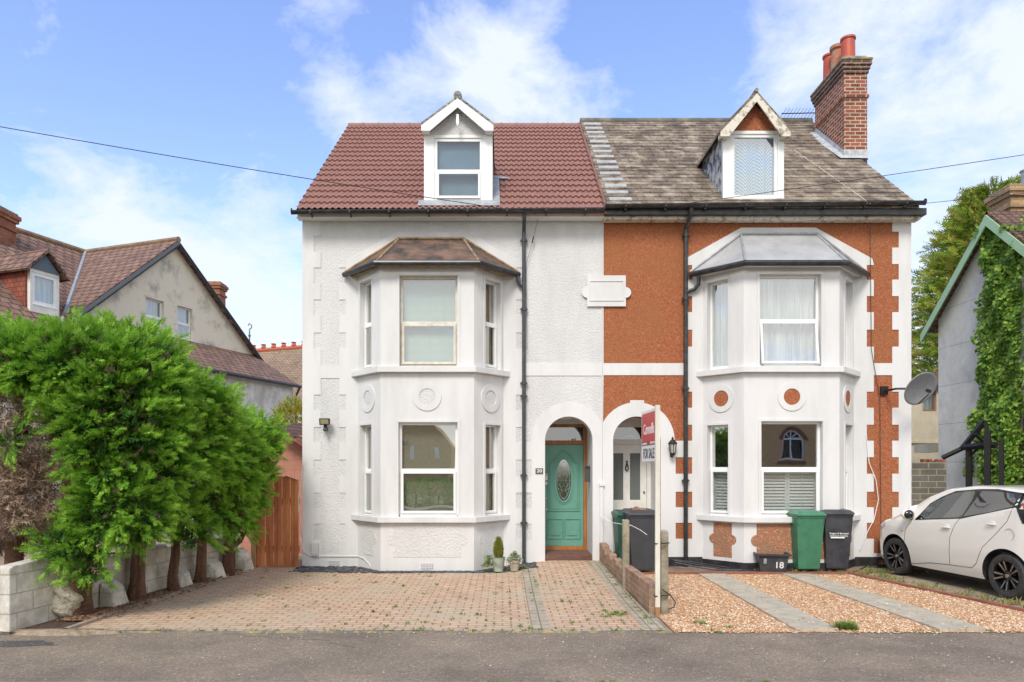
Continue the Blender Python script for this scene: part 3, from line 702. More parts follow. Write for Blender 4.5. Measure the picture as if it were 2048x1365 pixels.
MT['dorm_slate'] = brickmat('dormer_slate', (.25,.25,.22), (.16,.16,.145), (.06,.06,.05), bw=.25, bh=.15, ms=.006, var=.5, stain=((.45,.43,.36),5,.5,.7))
MT['peeling'] = simple('peeling_grey_cheek', (.50,.51,.51), .8, col2=(.07,.085,.11), scale=5, lo=.45, hi=.56, bump=(20,.6,.02))
d1, q1 = dormer(hw, 848, 985, ZE1, ZR1, (276,404), 'upvc', 'lead', 868, 966, 342, 'glass_dormer', 'sky_board', 200, 262, (843,987,246), 'dorm_slate', 'white_rough', 0)
d2, q2 = dormer(ho, 1446, 1568, ZE2, ZR2, (268,398), 'upvc', 'peeling', 1463, 1556, None, 'glass', 'lace', 190, 262, (1440,1579,258), 'slate', 'orange', 0)
def barge(fr, q, mat, wd, ball, finial):
    x0,x1,xc,za,zee,xe0,xe1,yf,yr,zt,Y0 = q
    m = MB(); sl0 = (za-zee)/(xc-xe0)
    for xe, s in ((xe0,1),(xe1,-1)):
        m.front(yf-.025, [(xe,zee-.07),(xe+s*.0,zee-.07-wd*.75),(xe+s*.16,zee-.07-wd*.75),(xc,za-.07-wd*1.25),(xc,za-.07)] , (), .03)
    o = obj('barge_board', m, MT[mat], fr)
    m = MB()
    for xe, s in ((xe0,1),(xe1,-1)): m.box((min(xe+s*.01,xe+s*.15),yf+.01,zee-.07-wd*.74),(max(xe+s*.01,xe+s*.15),Y0-.001,zee-.08))
    objs('bracket', m, MT[mat], fr)
    r_ = MB(); r_.tube([(xc,yf-.02,za+.0),(xc,yr,za+.0)], .075 if ball else .035, 12)
    obj('ridge_tile', r_, MT['dorm_slate'], fr, smooth='auto')
    if finial:
        m = MB(); m.front(yf-.056, [(xc-.02,za-.38),(xc+.02,za-.38),(xc+.03,za-.53),(xc+.005,za-.60),(xc-.005,za-.60),(xc-.03,za-.53)], (), .03); obj('finial', m, MT[mat], fr)
barge(d1, q1, 'upvc', .13, True, True); barge(d2, q2, 'fascia_worn', .12, False, False)
# lead apron round the left dormer and a strip of mortar
m = MB(); x0,x1 = q1[0]-.1, q1[1]+.14
def rfz(Y, k=1): return roof_z(Y, (ZE1,ZE2)[k-1], (ZR1,ZR2)[k-1])+.06
m.add([(x0,YE+.06,rfz(YE+.06)),(x1,YE+.06,rfz(YE+.06)),(x1,13.24,rfz(13.24)+.02),(x0,13.24,rfz(13.24)+.02)], [(0,1,2,3)])
m.add([(q1[1],13.24,rfz(13.24)+.01),(x1,13.24,rfz(13.24)+.01),(x1-.02,14.2,rfz(14.2)+.015),(q1[1],14.2,rfz(14.2)+.015)], [(0,1,2,3)])
m.add([(q1[1],14.2,rfz(14.2)+.02),(x1+.25,14.2,rfz(14.2)+.02),(x1,14.36,rfz(14.36)+.01),(q1[1],14.36,rfz(14.36)+.01)], [(0,1,2,3)])
obj('lead_flashing', m, MT['lead'], d1)
# chimney
CX0, CX1, CY0, CY1 = 7.42, 7.92, 15.2, 16.62
m = MB(); m.box((CX0,CY0,8.2),(CX1,CY1,10.46)); m.box((CX0-.03,CY0-.03,9.93),(CX1+.03,CY1+.03,10.0))
ch = obj('chimney', m, MT['brick_chim'], ho)
m = MB()
for i,(a,b) in enumerate(((10.461,10.54),(10.541,10.62),(10.621,10.72))): e=.024*(i+1); m.box((CX0-e,CY0-e,a),(CX1+e,CY1+e,b))
obj('corbel', m, MT['brick_corbel'], ch)
m = MB(); e=.09; m.box((CX0-e,CY0-e,10.721),(CX1+e,CY1+e,10.77)); m.box((CX0-.0,CY0+.0,10.771),(CX1+.0,CY1-.0,10.85)); obj('cap', m, MT['lichen'], ch, bevel=.03)
for i, y in enumerate((15.50,15.98,16.36)):
    m = MB(); x = 7.67-.02; zt = 11.40+.06*i
    rr = .148
    m.lathe([(rr-.03,10.88),(rr,10.90),(rr-.005,11.3),(rr-.01,zt-.05),(rr+.012,zt-.045),(rr+.012,zt),(rr-.02,zt),(rr-.03,zt-.2)], (x,y,0), 24) if i != 1 else m.lathe([(rr-.03,10.88),(rr,10.90),(rr,11.2),(rr-.02,11.40),(rr+.02,11.43),(rr+.02,11.50),(rr-.02,11.50),(rr-.03,11.4)], (x,y,0), 24)
    obj('chimney_pot', m, MT['pot' if i != 1 else 'pot_old'], ch, smooth='auto')
m = MB(); z0 = lambda Y: roof_z(Y,ZE2,ZR2)+.05
m.box((CX0-.012,CY0-.014,z0(CY0)-.1),(CX1+.012,CY0,z0(CY0)+.12))
m.add([(CX0-.14,CY0-.14,z0(CY0-.14)),(CX1+.02,CY0-.14,z0(CY0-.14)),(CX1+.02,CY0,z0(CY0)),(CX0,CY0,z0(CY0)),(CX0,CY1,z0(CY1)),(CX0-.17,CY1+.1,z0(CY1))], [(0,1,2,3),(0,3,4,5)])
for i in range(9):
    y = CY0+i*.157; m.add([(CX0-.012,y,z0(y)-.02),(CX0-.012,y+.16,z0(y+.16)-.02),(CX0-.012,y+.16,z0(y+.16)+.12),(CX0-.012,y,z0(y)+.12)], [(0,1,2,3)])
obj('lead_flashing', m, simple('bright_lead', (.50,.52,.53), .5, col2=(.3,.32,.34), scale=9), ch)
# aerial
ae = thing('tv_aerial', 'thin yagi television aerial beside the brick chimney above the slate ridge', 'aerial', (7.35,17.4,10.5))
m = MB(); ya = 17.35; xa0 = (1563-VX)*ya/F; xa1 = (1637-VX)*ya/F; za = HC-(226-HY)*ya/F
m.tube([(xa0,ya,za-.02),(xa1+.1,ya,za)], .012, 6); obj('boom', m, MT['black_iron'], ae)
m = MB()
for i in range(11): x = xa0+.05+i*.085; m.tube([(x+.02,ya-.14,za+.04),(x-.02,ya+.14,za-.05)], .006, 4)
obj('element', m, MT['black_iron'], ae)
m = MB(); m.tube([(xa1+.02,ya,za-.35),(xa1+.02,ya,za+.02)], .016, 6); obj('bracket', m, MT['black_iron'], ae)
# --- porches and doors
DY = FY+.90
def porch(par, cx, x0, x1, mat_frame, z_step, zdoor):
    m = MB(); zt = 2.92
    c = XZ(cx, 881); r = 47.5*FY/F
    m.box((x0-.12,FY+.281,-.1),(x0-.0,DY+.1,zt+.1)); m.box((x1+.0,FY+.281,-.1),(x1+.12,DY+.1,zt+.1)); m.box((x0-.12,FY+.281,zt),(x1+.12,DY+.1,zt+.12))
    return obj('porch', m, MT['white_smooth'], par)
ax0, ax1 = XZ(1090,0)[0], XZ(1185,0)[0]; bx0_, bx1_ = XZ(1226,0)[0], XZ(1321,0)[0]
po1 = porch(hw, 1137.5, ax0-.0, ax1, 'wood_frame', .24, .31)
po2 = porch(ho, 1273.5, bx0_, bx1_, 'white_paint', .2, .3)
# left step
m = MB(); m.box((ax0,FY+.02,-.05),(ax1,DY+.0,.235)); obj('doorstep', m, brickmat('quarry_tile', (.20,.09,.065),(.15,.07,.055),(.10,.08,.07), bw=.15,bh=.15,ms=.006,var=.3), po1, bevel=.015)
m = MB(); m.box((ax0+.05,FY+.12,.236),(ax1-.05,DY-.12,.243)); obj('tile_inlay', m, brickmat('herringbone_tile', (.26,.10,.055),(.12,.07,.05),(.10,.08,.07), bw=.12,bh=.04,ms=.005,rot=45,var=.2), po1)
m = MB(); m.box((bx0_,FY+.02,-.05),(bx1_,DY,.20)); obj('doorstep', m, simple('worn_concrete_step', (.25,.22,.19), .9, col2=(.16,.13,.11), scale=6), po2, bevel=.015)
# green door
dl, dr, db, dt = .845, 1.645, .305, 2.365
ztr0, ztr1 = 2.45, 2.72
m = MB(); m.front(DY-.04, rect(ax0-.0, .22, ax1+.0, 2.92), [rect(dl,db,dr,dt), rect(dl,ztr0,dr,ztr1)], .10)
fr = obj('door_frame', m, MT['wood_frame'], po1, bevel=.006)
m = MB(); m.front(DY-.038, rect(ax0+.0, 2.78, ax1, 2.921), (), .01); m.v = [Vector((v.x, v.y-.01, v.z)) for v in m.v]; obj('lintel_board', m, MT['white_smooth'], po1)
m = MB(); m.front(DY+.02, rect(dl,ztr0,dr,ztr1), (), .006); obj('fanlight', m, MT['glass_dark'], fr)
cx = (dl+dr)/2; zc = 1.64; a_, b_ = .150, .42
oval = lambda k, n=40: [(cx+(a_+k)*math.cos(2*math.pi*i/n), zc+(b_+k)*math.sin(2*math.pi*i/n)) for i in range(n)]
m = MB(); m.front(DY, rect(dl+.003,db+.003,dr-.003,dt-.003), [oval(0)], .045); door = obj('door', m, MT['green_door'], po1)
m = MB(); m.plate(Vector((0,DY,0)), X, Z, -YV, oval(.035), [oval(0)], 0, .02); m.plate(Vector((0,DY,0)), X, Z, -YV, oval(.075), [oval(.062)], 0, .012)
def mould(path, wd=.016, h=.012, close=True):
    pts = [Vector((p[0],DY-.003,p[1])) for p in path]
    if close: pts.append(pts[0])
    m.tube(pts, wd, 6)
arc = [(cx+.30*math.sin(R(t)), 2.02+.10*math.cos(R(t))**2*0) for t in ()]
top = [(dl+.09,1.99),(dl+.12,2.01),(dl+.17,2.03),(cx-.17,2.10),(cx-.11,2.19),(cx-.04,2.235),(cx+.04,2.235),(cx+.11,2.19),(cx+.17,2.10),(dr-.17,2.03),(dr-.12,2.01),(dr-.09,1.99)]
mould([(dl+.09,1.02)]+top+[(dr-.09,1.02)]); 
mould([(p[0]*.88+cx*.12, p[1]*.93+zc*.07) for p in [(dl+.09,1.02)]+top+[(dr-.09,1.02)]], .008)
for sx in (0,1):
    a = dl+.07+sx*.35; bb = a+.31
    mould(rect(a,.46,bb,.85)); m.plate(Vector((0,DY,0)), X, Z, -YV, rect(a+.06,.52,bb-.06,.79), (), 0, .014)
obj('panel_moulding', m, MT['green_door'], door)
m = MB(); m.front(DY+.015, oval(0), (), .006); og = obj('oval_glass', m, MT['oval_glass'], door)
m = MB()
def came(path, r=.003): m.tube([Vector((cx+u, DY+.008, zc+v)) for u,v in path], r, 4)
for s in (-1,1):
    came([(s*.0,.40),(s*.08,.30),(s*.03,.20),(s*.09,.10),(s*.03,0),(s*.09,-.10),(s*.03,-.2),(s*.08,-.30),(0,-.40)])
    came([(s*.02,.22),(s*.13,.15)]); came([(s*.03,.0),(s*.15,.0)]); came([(s*.02,-.22),(s*.13,-.15)])
    came([(s*.10,.05),(s*.05,.14),(0,.1),(0,-.1),(s*.05,-.14),(s*.10,-.05)])
came([(.125*math.cos(R(t)), .37*math.sin(R(t))) for t in range(0,361,12)], .004)
obj('lead_came', m, MT['lead_came'], door)
m = MB(); m.tube([(dl+.05,DY-.05,1.05),(dl+.05,DY,1.05)], .022, 10); m.tube([(dl+.05,DY-.012,1.28),(dl+.05,DY,1.28)], .018, 10); obj('handle', m, MT['lead_came'], door)
m = MB(); m.box((ax0+.0,DY-.10,.236),(ax1-.0,DY-.041,.30)); obj('threshold', m, MT['wood_frame'], fr)
m = MB(); lx = XZ(1135,0)[0]; m.lathe([(.16,2.92),(.17,2.90),(.15,2.87),(.08,2.855),(.001,2.85)], (lx,FY+.55,0), 24); tag(obj('ceiling_light', m, MT['upvc'], None, smooth=True), 'white round flush ceiling light inside the arch over the green door', 'light')
# right door
el, er, eb, et = 2.19, 2.93, .24, 2.37
m = MB(); m.front(DY-.04, rect(bx0_, .18, bx1_, 2.92), [rect(el,eb,er,et), rect(el,ztr0+.02,er,ztr1)], .10); fr2 = obj('door_frame', m, MT['white_paint'], po2, bevel=.006)
m = MB(); m.front(DY+.02, rect(el,ztr0+.02,er,ztr1), (), .006); obj('fanlight', m, MT['glass_dark'], fr2)
gp = [rect(2.255,1.24,2.455,2.19), rect(2.59,1.24,2.80,2.19)]
m = MB(); m.front(DY, rect(el+.003,eb+.003,er-.003,et-.003), gp, .045)
door2 = obj('door', m, MT['white_paint'], po2)
m = MB(); m.front(DY+.02, gp[0], (), .006); m.front(DY+.02, gp[1], (), .006); obj('door_glass', m, MT['frosted'], door2)
m = MB(); m.plate(Vector((0,DY,0)), X, Z, -YV, rect(2.27,.42,2.46,1.05), [rect(2.30,.45,2.43,1.02)], 0, .012); m.plate(Vector((0,DY,0)), X, Z, -YV, rect(2.59,.42,2.79,1.05), [rect(2.62,.45,2.76,1.02)], 0, .012); obj('panel_moulding', m, MT['white_paint'], door2)
m = MB(); m.tube([(2.525,DY-.03,2.0),(2.505,DY-.035,1.93),(2.495,DY-.03,1.87),(2.525,DY-.03,1.83),(2.555,DY-.03,1.87),(2.545,DY-.035,1.93),(2.525,DY-.03,2.0)], .012, 8); m.tube([(2.525,DY-.04,2.02),(2.525,DY,2.02)], .02, 8); obj('knocker', m, MT['black_iron'], door2)
m = MB(); m.tube([(2.875,DY-.03,1.40),(2.875,DY,1.40)], .018, 10); obj('handle', m, MT['black_iron'], door2)
# slim pilaster between the doors
m = MB(); m.box((XZ(1199,0)[0], FY-.05, -.05),(XZ(1206,0)[0], FY-.013, 1.55)); m.box((XZ(1198,0)[0], FY-.07, 1.55),(XZ(1208,0)[0], FY-.013, 1.6)); obj('pilaster', m, MT['white_smooth'], hw)
# plaque
u0,v1 = XZ(1174,563); u1,v0 = XZ(1251,614); cz = (v0+v1)/2+.02; er_ = .10
plq = thing('wall_plaque', 'blank raised plaque with rounded ends across the join of the two houses', 'plaque', ((u0+u1)/2, FY, cz))
m = MB(); m.plate(Vector((0,FY-.012,0)), X, Z, -YV, [(u0,v0),(u1,v0),(u1,cz-er_)]+arcpts(u1,cz,er_,-90,90,10)+[(u1,v1+.1),(u0+.0,v1+.1),(u0,cz+er_)]+arcpts(u0,cz,er_,90,270,10), (), 0, .03)
obj('backplate', m, MT['white_smooth'], plq)
m = MB(); m.plate(Vector((0,FY-.042,0)), X, Z, -YV, rect(u0+.04,v0+.10,u1-.04,v1+.0), [rect(u0+.055,v0+.115,u1-.055,v1-.015)], 0, .012); obj('border', m, MT['white_smooth'], plq)
# air bricks on the left house
for i,(a,b,c_,d_,y) in enumerate(((657,1122,679,1137,FY-.012),(842,1127,866,1138,12.70),(1012,1117,1024,1131,FY-.012),)):
    m = MB(); x0,z1 = XZ(a,b,y); x1,z0 = XZ(c_,d_,y); z0 = max(z0,.02)
    nx = 8 if i != 2 else 4; hs = []
    for r_ in range(4):
        for k in range(nx): u = x0+(x1-x0)*(k+.3)/nx; v = z0+(z1-z0)*(r_+.25)/4; hs.append(rect(u,v,u+(x1-x0)/nx*.5,v+(z1-z0)/4*.5))
    m.front(y-.012, rect(x0,z0,x1,z1), hs, .011); vb = obj('air_vent', m, MT['white_smooth'], hw)
    m = MB(); m.front(y-.0005-.001, rect(x0+.005,z0+.005,x1-.005,z1-.005), (), .0008); obj('vent_back', m, MT['black_iron'], vb)
m = MB(); 
m.box((3.97-.13,FY-.045,.06),(3.97+.13,FY-.031,.14)); m.box((7.15,FY-.045,.06),(7.4,FY-.031,.14)); objs('air_vent', m, MT['brick'], ho)
# ------------------------------------------------------------------ small fittings
def wbox(name, label, cat, px0, py0, px1, py1, dep, mat, Y=FY-.012, bev=.006):
    x0,z1 = XZ(px0,py0,Y); x1,z0 = XZ(px1,py1,Y); t = thing(name, label, cat, ((x0+x1)/2, Y, z0))
    m = MB(); m.box((x0,Y-dep,z0),(x1,Y,z1)); obj('casing', m, MT[mat], t, bevel=bev); return t,(x0,x1,z0,z1,Y-dep)
MT['grey_box'] = simple('pale_grey_plastic', (.55,.55,.52), .5); MT['dark_slate_sign'] = simple('dark_sign', (.09,.085,.07), .4); MT['char'] = simple('charcoal_plastic', (.06,.065,.07), .5)
t, q = wbox('meter_box', 'pale grey electric box low on the white wall near the wooden gate', 'box', 624, 1085, 638, 1112, .06, 'grey_box', bev=.01)
m = MB(); m.box((q[0]+.015,q[4]-.008,q[2]+.03),(q[1]-.015,q[4]-.0005,q[3]-.02)); obj('cover', m, MT['grey_box'], t, bevel=.003)
t, q = wbox('number_plate', 'small dark plate with the number 20 left of the green door', 'sign', 1071, 937, 1086, 948, .015, 'dark_slate_sign', bev=.002)
text(t, 'numerals', '20', .085, MT['upvc'], Matrix.Translation(((q[0]+q[1])/2, q[4]-.002, (q[2]+q[3])/2)) @ Matrix.Rotation(R(90),4,'X'), sx=1.2)
t, q = wbox('letterbox', 'charcoal letterbox fixed inside the arch right of the green door', 'letterbox', 1169.5, 932, 1178, 964, .10, 'char', Y=FY+.42, bev=.006)
m = MB(); m.box((q[0]-.004,q[4]-.006,q[3]-.06),(q[1]+.004,q[4]-.0005,q[3]-.01)); obj('flap', m, MT['black_plastic'], t)
t, q = wbox('doorbell', 'white video doorbell above a small keypad left of the green door', 'doorbell', 1090.5, 948, 1095, 961, .02, 'upvc', Y=DY-.041, bev=.002)
m = MB(); m.tube([((q[0]+q[1])/2, q[4]-.004, q[3]-.03),((q[0]+q[1])/2, q[4]-.0005, q[3]-.03)], .014, 10); obj('camera_lens', m, MT['black_iron'], t)
m = MB(); m.box((q[0]+.005,q[4]+.005,q[2]-.09),(q[1]-.005,q[4]+.015,q[2]-.03)); obj('keypad', m, MT['upvc'], t)
# flood light
sl = thing('security_light', 'black floodlight with motion sensor on the left quoin of the white house', 'floodlight', XZ(654,850)[:1]+(FY-.08, XZ(654,850)[1]))
c = Vector((sl.location.x, FY-.15, sl.location.z+.05))
m = MB(); m.add([c+Vector(p) for p in ((-.10,-.05,.06),(.10,-.05,.06),(.10,-.03,-.065),(-.10,-.03,-.065),(-.085,.06,.055),(.085,.06,.055),(.085,.05,-.05),(-.085,.05,-.05))], [(0,1,2,3),(4,7,6,5),(0,4,5,1),(1,5,6,2),(2,6,7,3),(3,7,4,0)]); obj('lamp_body', m, MT['black_plastic'], sl, bevel=.006)
m = MB(); m.add([c+Vector(p) for p in ((-.075,-.055,.04),(.075,-.055,.04),(.075,-.040,-.045),(-.075,-.040,-.045))], [(0,1,2,3)]); obj('lens', m, simple('lamp_lens', (.30,.27,.16), .2), sl)
m = MB(); m.tube([c+Vector((0,.03,-.04)), c+Vector((0,.03,-.12))], .014, 8); m.tube([c+Vector((-.03,.03,-.08)), c+Vector((.03,.03,-.08))], .018, 8); m.box(tuple(c+Vector((-.03,.0,-.17))), tuple(c+Vector((.03,.12,-.10)))); obj('bracket', m, MT['black_plastic'], sl)
m = MB(); m.sphere(c+Vector((0,-.01,-.15)), .036, 12, 8); obj('sensor', m, MT['char'], sl, smooth=True)
# lantern
lx, lz = XZ(1342,897); la = thing('wall_lantern', 'black traditional carriage lantern on the wall right of the white front door', 'lantern', (lx, FY-.01, lz))
y = FY-.13
m = MB(); 
for k in range(6):
    a = R(60*k+30); m.tube([(lx+.075*math.cos(a), y+.075*math.sin(a), lz+.08),(lx+.05*math.cos(a), y+.05*math.sin(a), lz-.09)], .006, 4)
m.lathe([(.088,.08),(.09,.09),(.05,.14),(.018,.165),(.025,.185),(.012,.20),(.002,.225)], (lx,y,lz), 12); m.lathe([(.052,-.09),(.058,-.10),(.04,-.13),(.015,-.15),(.002,-.16)], (lx,y,lz), 12)
obj('lantern_frame', m, MT['black_iron'], la)
m = MB(); m.lathe([(.072,.079),(.048,-.089)], (lx,y,lz), 6); obj('lantern_glass', m, simple('lantern_glass_pane', (.42,.44,.36), .15), la)
m = MB(); m.tube([(lx,y,lz-.11),(lx+.01,y+.05,lz-.17),(lx+.01,FY-.02,lz-.14)], .012, 8); m.tube([(lx+.01,FY-.03,lz-.14),(lx+.01,FY-.013,lz-.14)], .035, 12); obj('bracket', m, MT['black_iron'], la)
# satellite dish
dxp, dzp = (1835-VX)*12.75/F, HC-(775-HY)*12.75/F
sat = thing('satellite_dish', 'grey oval satellite dish on an arm beside the right quoins of the orange house', 'satellite dish', (7.55, 12.75, dzp))
m = MB(); Mx = Matrix.Translation((dxp,12.75,dzp)) @ Matrix.Rotation(R(22),4,'Z') @ Matrix.Rotation(R(118),4,'X')
rings = 8; n = 36; vs = []
for i in range(rings+1):
    r_ = i/rings
    for k in range(n): a = 2*math.pi*k/n; vs.append(Mx @ Vector((.38*r_*math.cos(a), .32*r_*math.sin(a), .07*r_*r_)))
fs = [(i*n+k, i*n+(k+1)%n, (i+1)*n+(k+1)%n, (i+1)*n+k) for i in range(rings) for k in range(n)]
m.add(vs, fs)
dish = obj('dish', m, simple('grey_dish_metal', (.26,.27,.29), .5, col2=(.2,.21,.23), scale=3), sat, smooth=True, recalc=False)
dm = dish.modifiers.new('thickness','SOLIDIFY'); dm.thickness = .012
lnb = Vector((dxp-.02,12.35,dzp-.12)); m = MB(); m.tube([(dxp,12.72,dzp-.30),lnb+Vector((0,.04,-.05))], .012, 6); m.tube([lnb, lnb+Vector((.0,.08,.03))], .032, 10); obj('receiver_arm', m, MT['black_plastic'], sat)
m = MB(); m.tube([(dxp,12.80,dzp-.02),(dxp-.25,12.98,dzp+.0),(7.30,13.20,dzp),(7.25,13.31,dzp)], .02, 8); m.box((7.18,13.28,dzp-.08),(7.32,13.317,dzp+.08)); obj('wall_bracket', m, MT['black_iron'], sat)
# ------------------------------------------------------------------ cables
def cable(label, pts, r=.006, mat='black_plastic', name='cable', sag=0, grp=None):
    m = MB()
    if len(pts) == 2 and sag:
        a, b = Vector(pts[0]), Vector(pts[1]); pts = [a.lerp(b,t)-Z*sag*4*t*(1-t) for t in np.linspace(0,1,25)]
    m.tube(pts, r, 5); tag(obj(name, m, MT[mat] if isinstance(mat,str) else mat), label, 'cable', grp)
cable('overhead line running from the upper left sky to the eaves of the white house', [P(-420,178,10.5), P(1073,428,12.9)], .007, name='telephone_line', sag=.06)
cable('upper overhead line from the right sky across the slate roof to its gutter', [P(1325,414,12.9), P(2400,255,11)], .006, name='telephone_line', sag=.03)
cable('lower overhead line from the right end of the black gutter into the sky', [P(1700,428,12.95), P(1852,407,12.8), P(2200,372,10)], .005, name='telephone_line')
cable('thin cable with a black splice hanging beside the left downpipe', [P(1078,430,13.2), P(1066,480,13.25), P(1052,530,13.27), P(1054,700,13.26)], .004)
m = MB(); m.tube([P(1067,474,13.24), P(1064.5,486,13.24)], .014, 8); tag(obj('cable_splice', m, MT['black_plastic']), 'small black splice on the cable above the left bay gutter', 'cable joint')
cable('black cable down the orange wall between the right bay and the quoins', [P(1740,436,13.27), P(1741,520,13.29), P(1743,700,13.29), P(1760,800,13.28), P(1762,1060,13.28), P(1755,1112,13.27)], .006)
cable('white cable looping down the right quoins towards the wheelie bins', [P(1733,870,13.29), P(1738,925,13.28), P(1752,960,13.27), P(1757,1000,13.27), P(1748,1040,13.28), P(1736,1062,13.28), P(1720,1100,13.28)], .007, 'upvc')
cable('white cable running along the foot of the white wall from the grey box', [P(600,1075,13.25), P(608,1104,13.3), P(622,1113,13.3), P(660,1113,13.3), P(716,1113,13.3)]+[P(728,1118,13.1), P(738,1128,13.0), P(748,1140,12.9)], .008, 'upvc')
cable('white hose looping down the left corner of the white house by the gate', [P(606,930,13.3), P(602,960,13.27), P(597,990,13.2), P(597,1020,13.2), P(603,1060,13.25), P(604,1080,13.28)], .01, simple('pinkish_hose', (.6,.5,.45), .5))
cable('cable strung from eaves corner down the slate roof towards the chimney', [P(1568,322,14.6)-YV*.5, P(1640,370,14.0)-YV*.45, P(1735,412,13.0)-YV*.1], .006, 'fascia_worn')
rr = random.Random(4)
for i in range(3):
    pts = []
    for t in np.linspace(0,1,16): pts.append(Vector((3.15+t*(2.5+.15*i), 12.95-.09*i-.35*math.sin(t*3.1)*(.3+.4*i)*.6+(.3*(1-t) if 0 else 0), .03+.16*max(0,math.cos(t*3.2+i*.4))*(1-t)+.012*i)))
    cable(['black cable lying nearest the orange house plinth', 'black cable lying in a loose curve by the black box, middle of three', 'black cable lying farthest out from the orange house plinth'][i], pts, .014, grp='cables on the ground by the plinth')
# ------------------------------------------------------------------ ground
def sstep(a, b, x): t = min(1, max(0, (x-a)/(b-a))); return t*t*(3-2*t)
def gh(x, y):   # height of the left forecourt
    return .12*sstep(-.2, 1.0, x)*sstep(9.6, 13.3, y)
def asphalt(name, c1, c2, c3):
    m, t, b = mat_new(name); g = NT(t); b.inputs['Roughness'].default_value = .9
    pos = g.n('ShaderNodeNewGeometry').outputs['Position']
    vo = g.n('ShaderNodeTexVoronoi', {0: pos, 'Scale': 62}); sc_ = g.n('ShaderNodeSeparateColor', {0: vo.outputs['Color']})
    n1 = g.n('ShaderNodeTexNoise', {0: pos, 'Scale': .9, 'Detail': 6, 'Roughness': .6})
    a = ramp(g, sc_.outputs[0], [(0,c1),(.7,c2),(.92,c2),(1,c3)])
    bl = ramp(g, n1.outputs[0], [(.3,(.66,.66,.67)),(.5,(.95,.95,.95)),(.7,(1.22,1.19,1.14))])
    mu = g.n('ShaderNodeMixRGB', {0: 1, 1: a, 2: bl}, blend_type='MULTIPLY'); t.links.new(mu.outputs[0], b.inputs['Base Color'])
    bp = g.n('ShaderNodeBump', {'Height': vo.outputs['Distance'], 'Strength': .7, 'Distance': .008}); t.links.new(bp.outputs[0], b.inputs['Normal']); return m
m = MB(); m.quad((-600,-600,-.15),(600,-600,-.15),(600,900,-.15),(-600,900,-.15)); structure(obj('ground', m, simple('grass_ground', (.10,.12,.05), .95, col2=(.16,.13,.08), scale=.3)))
m = MB(); m.quad((-60,-5.2,-.11),(60,-5.2,-.11),(60,6.05,-.11),(-60,6.05,-.11)); structure(obj('road', m, asphalt('road_asphalt', (.04,.04,.04),(.07,.07,.07),(.2,.2,.19))))
m = MB(); m.quad((-60,6.2,0),(60,6.2,0),(60,8.10,0),(-60,8.10,0)); structure(obj('pavement', m, asphalt('pavement_asphalt', (.160,.127,.092),(.240,.194,.145),(.38,.32,.25))))
m = MB(); rp_ = random.Random(4)
for x0,y0,rx_,ry_ in ((-5.3,7.55,.55,.16),):
    m.add([(x0,y0,.003)]+[(x0+rx_*rp_.uniform(.7,1.1)*math.cos(a), y0+ry_*rp_.uniform(.7,1.1)*math.sin(a), .003) for a in np.linspace(0,6.283,18)[:-1]], [(0,1+i,1+(i+1)%17) for i in range(17)])
structure(obj('tar_patch', m, asphalt('dark_tar', (.06,.055,.05),(.095,.085,.08),(.2,.19,.17))))
m = MB(); crk = []
for x0,y0,n in ((-3.2,8.0,26),(3.4,8.03,22)):
    x, y = x0, y0
    pts = []
    for i in range(n): pts.append((x,y)); x += rp_.uniform(.0,.13); y -= rp_.uniform(-.03,.085); y = max(6.25,y)
    for (a,b),(c_,d_) in zip(pts, pts[1:]): m.add([(a,b-.004,.0035),(c_,d_-.003,.0035),(c_,d_+.003,.0035),(a,b+.004,.0035)], [(0,1,2,3)])
structure(obj('pavement_crack', m, simple('crack_dirt', (.05,.045,.04), .95)))
m = MB(); m.box((-60,6.05,-.2),(60,6.20,.006)); structure(obj('kerb', m, simple('kerb_concrete', (.33,.30,.26), .9, col2=(.22,.2,.17), scale=9), bevel=.01))
m = MB(); m.box((-60,-5.35,-.2),(60,-5.2,.0)); m.quad((-60,-7.2,-.004),(60,-7.2,-.004),(60,-5.35,-.004),(-60,-5.35,-.004)); structure(obj('far_pavement', m, MT['lichen']))
m = MB(); m.quad((-60,8.08,-.012),(60,8.08,-.012),(60,60,-.012),(-60,60,-.012)); structure(obj('yard', m, simple('dirt_concrete_yard', (.34,.275,.20), .95, col2=(.22,.175,.12), scale=3, bump=(25,.5,.02))))
# left block-paved forecourt
pav = brickmat('block_paving', (.61,.41,.275), (.52,.335,.225), (.20,.175,.10), bw=.21, bh=.115, ms=.009, var=.25, bump=.9, stain=((.42,.37,.27), .75, .45, .75), vs=6)
pavg = brickmat('grey_paving_band', (.42,.36,.27), (.36,.31,.24), (.19,.175,.10), bw=.115, bh=.21, off=0, ms=.008, var=.3, bump=.8, vs=6)
def L_edge(y): return -5.02+(y-7.95)*(.28/4.45)
def R_edge(y): return 1.90-(y-8.1)*.012
def sheet(x0f, x1f, y0, y1, dz, nx=30, ny=40):
    vs = []; rnd = random.Random(2)
    for j in range(ny+1):
        y = y0+(y1-y0)*j/ny
        for i in range(nx+1):
            x = x0f(y)+(x1f(y)-x0f(y))*i/nx; vs.append((x, y, gh(x,y)+dz+.006*math.sin(x*2.1+y*1.3)*math.sin(y*1.7)))
    w_ = nx+1; return MB().add(vs, [(j*w_+i, j*w_+i+1, (j+1)*w_+i+1, (j+1)*w_+i) for j in range(ny) for i in range(nx)])
structure(obj('driveway', sheet(L_edge, R_edge, 8.08, 13.6, .012), pav, smooth=True))
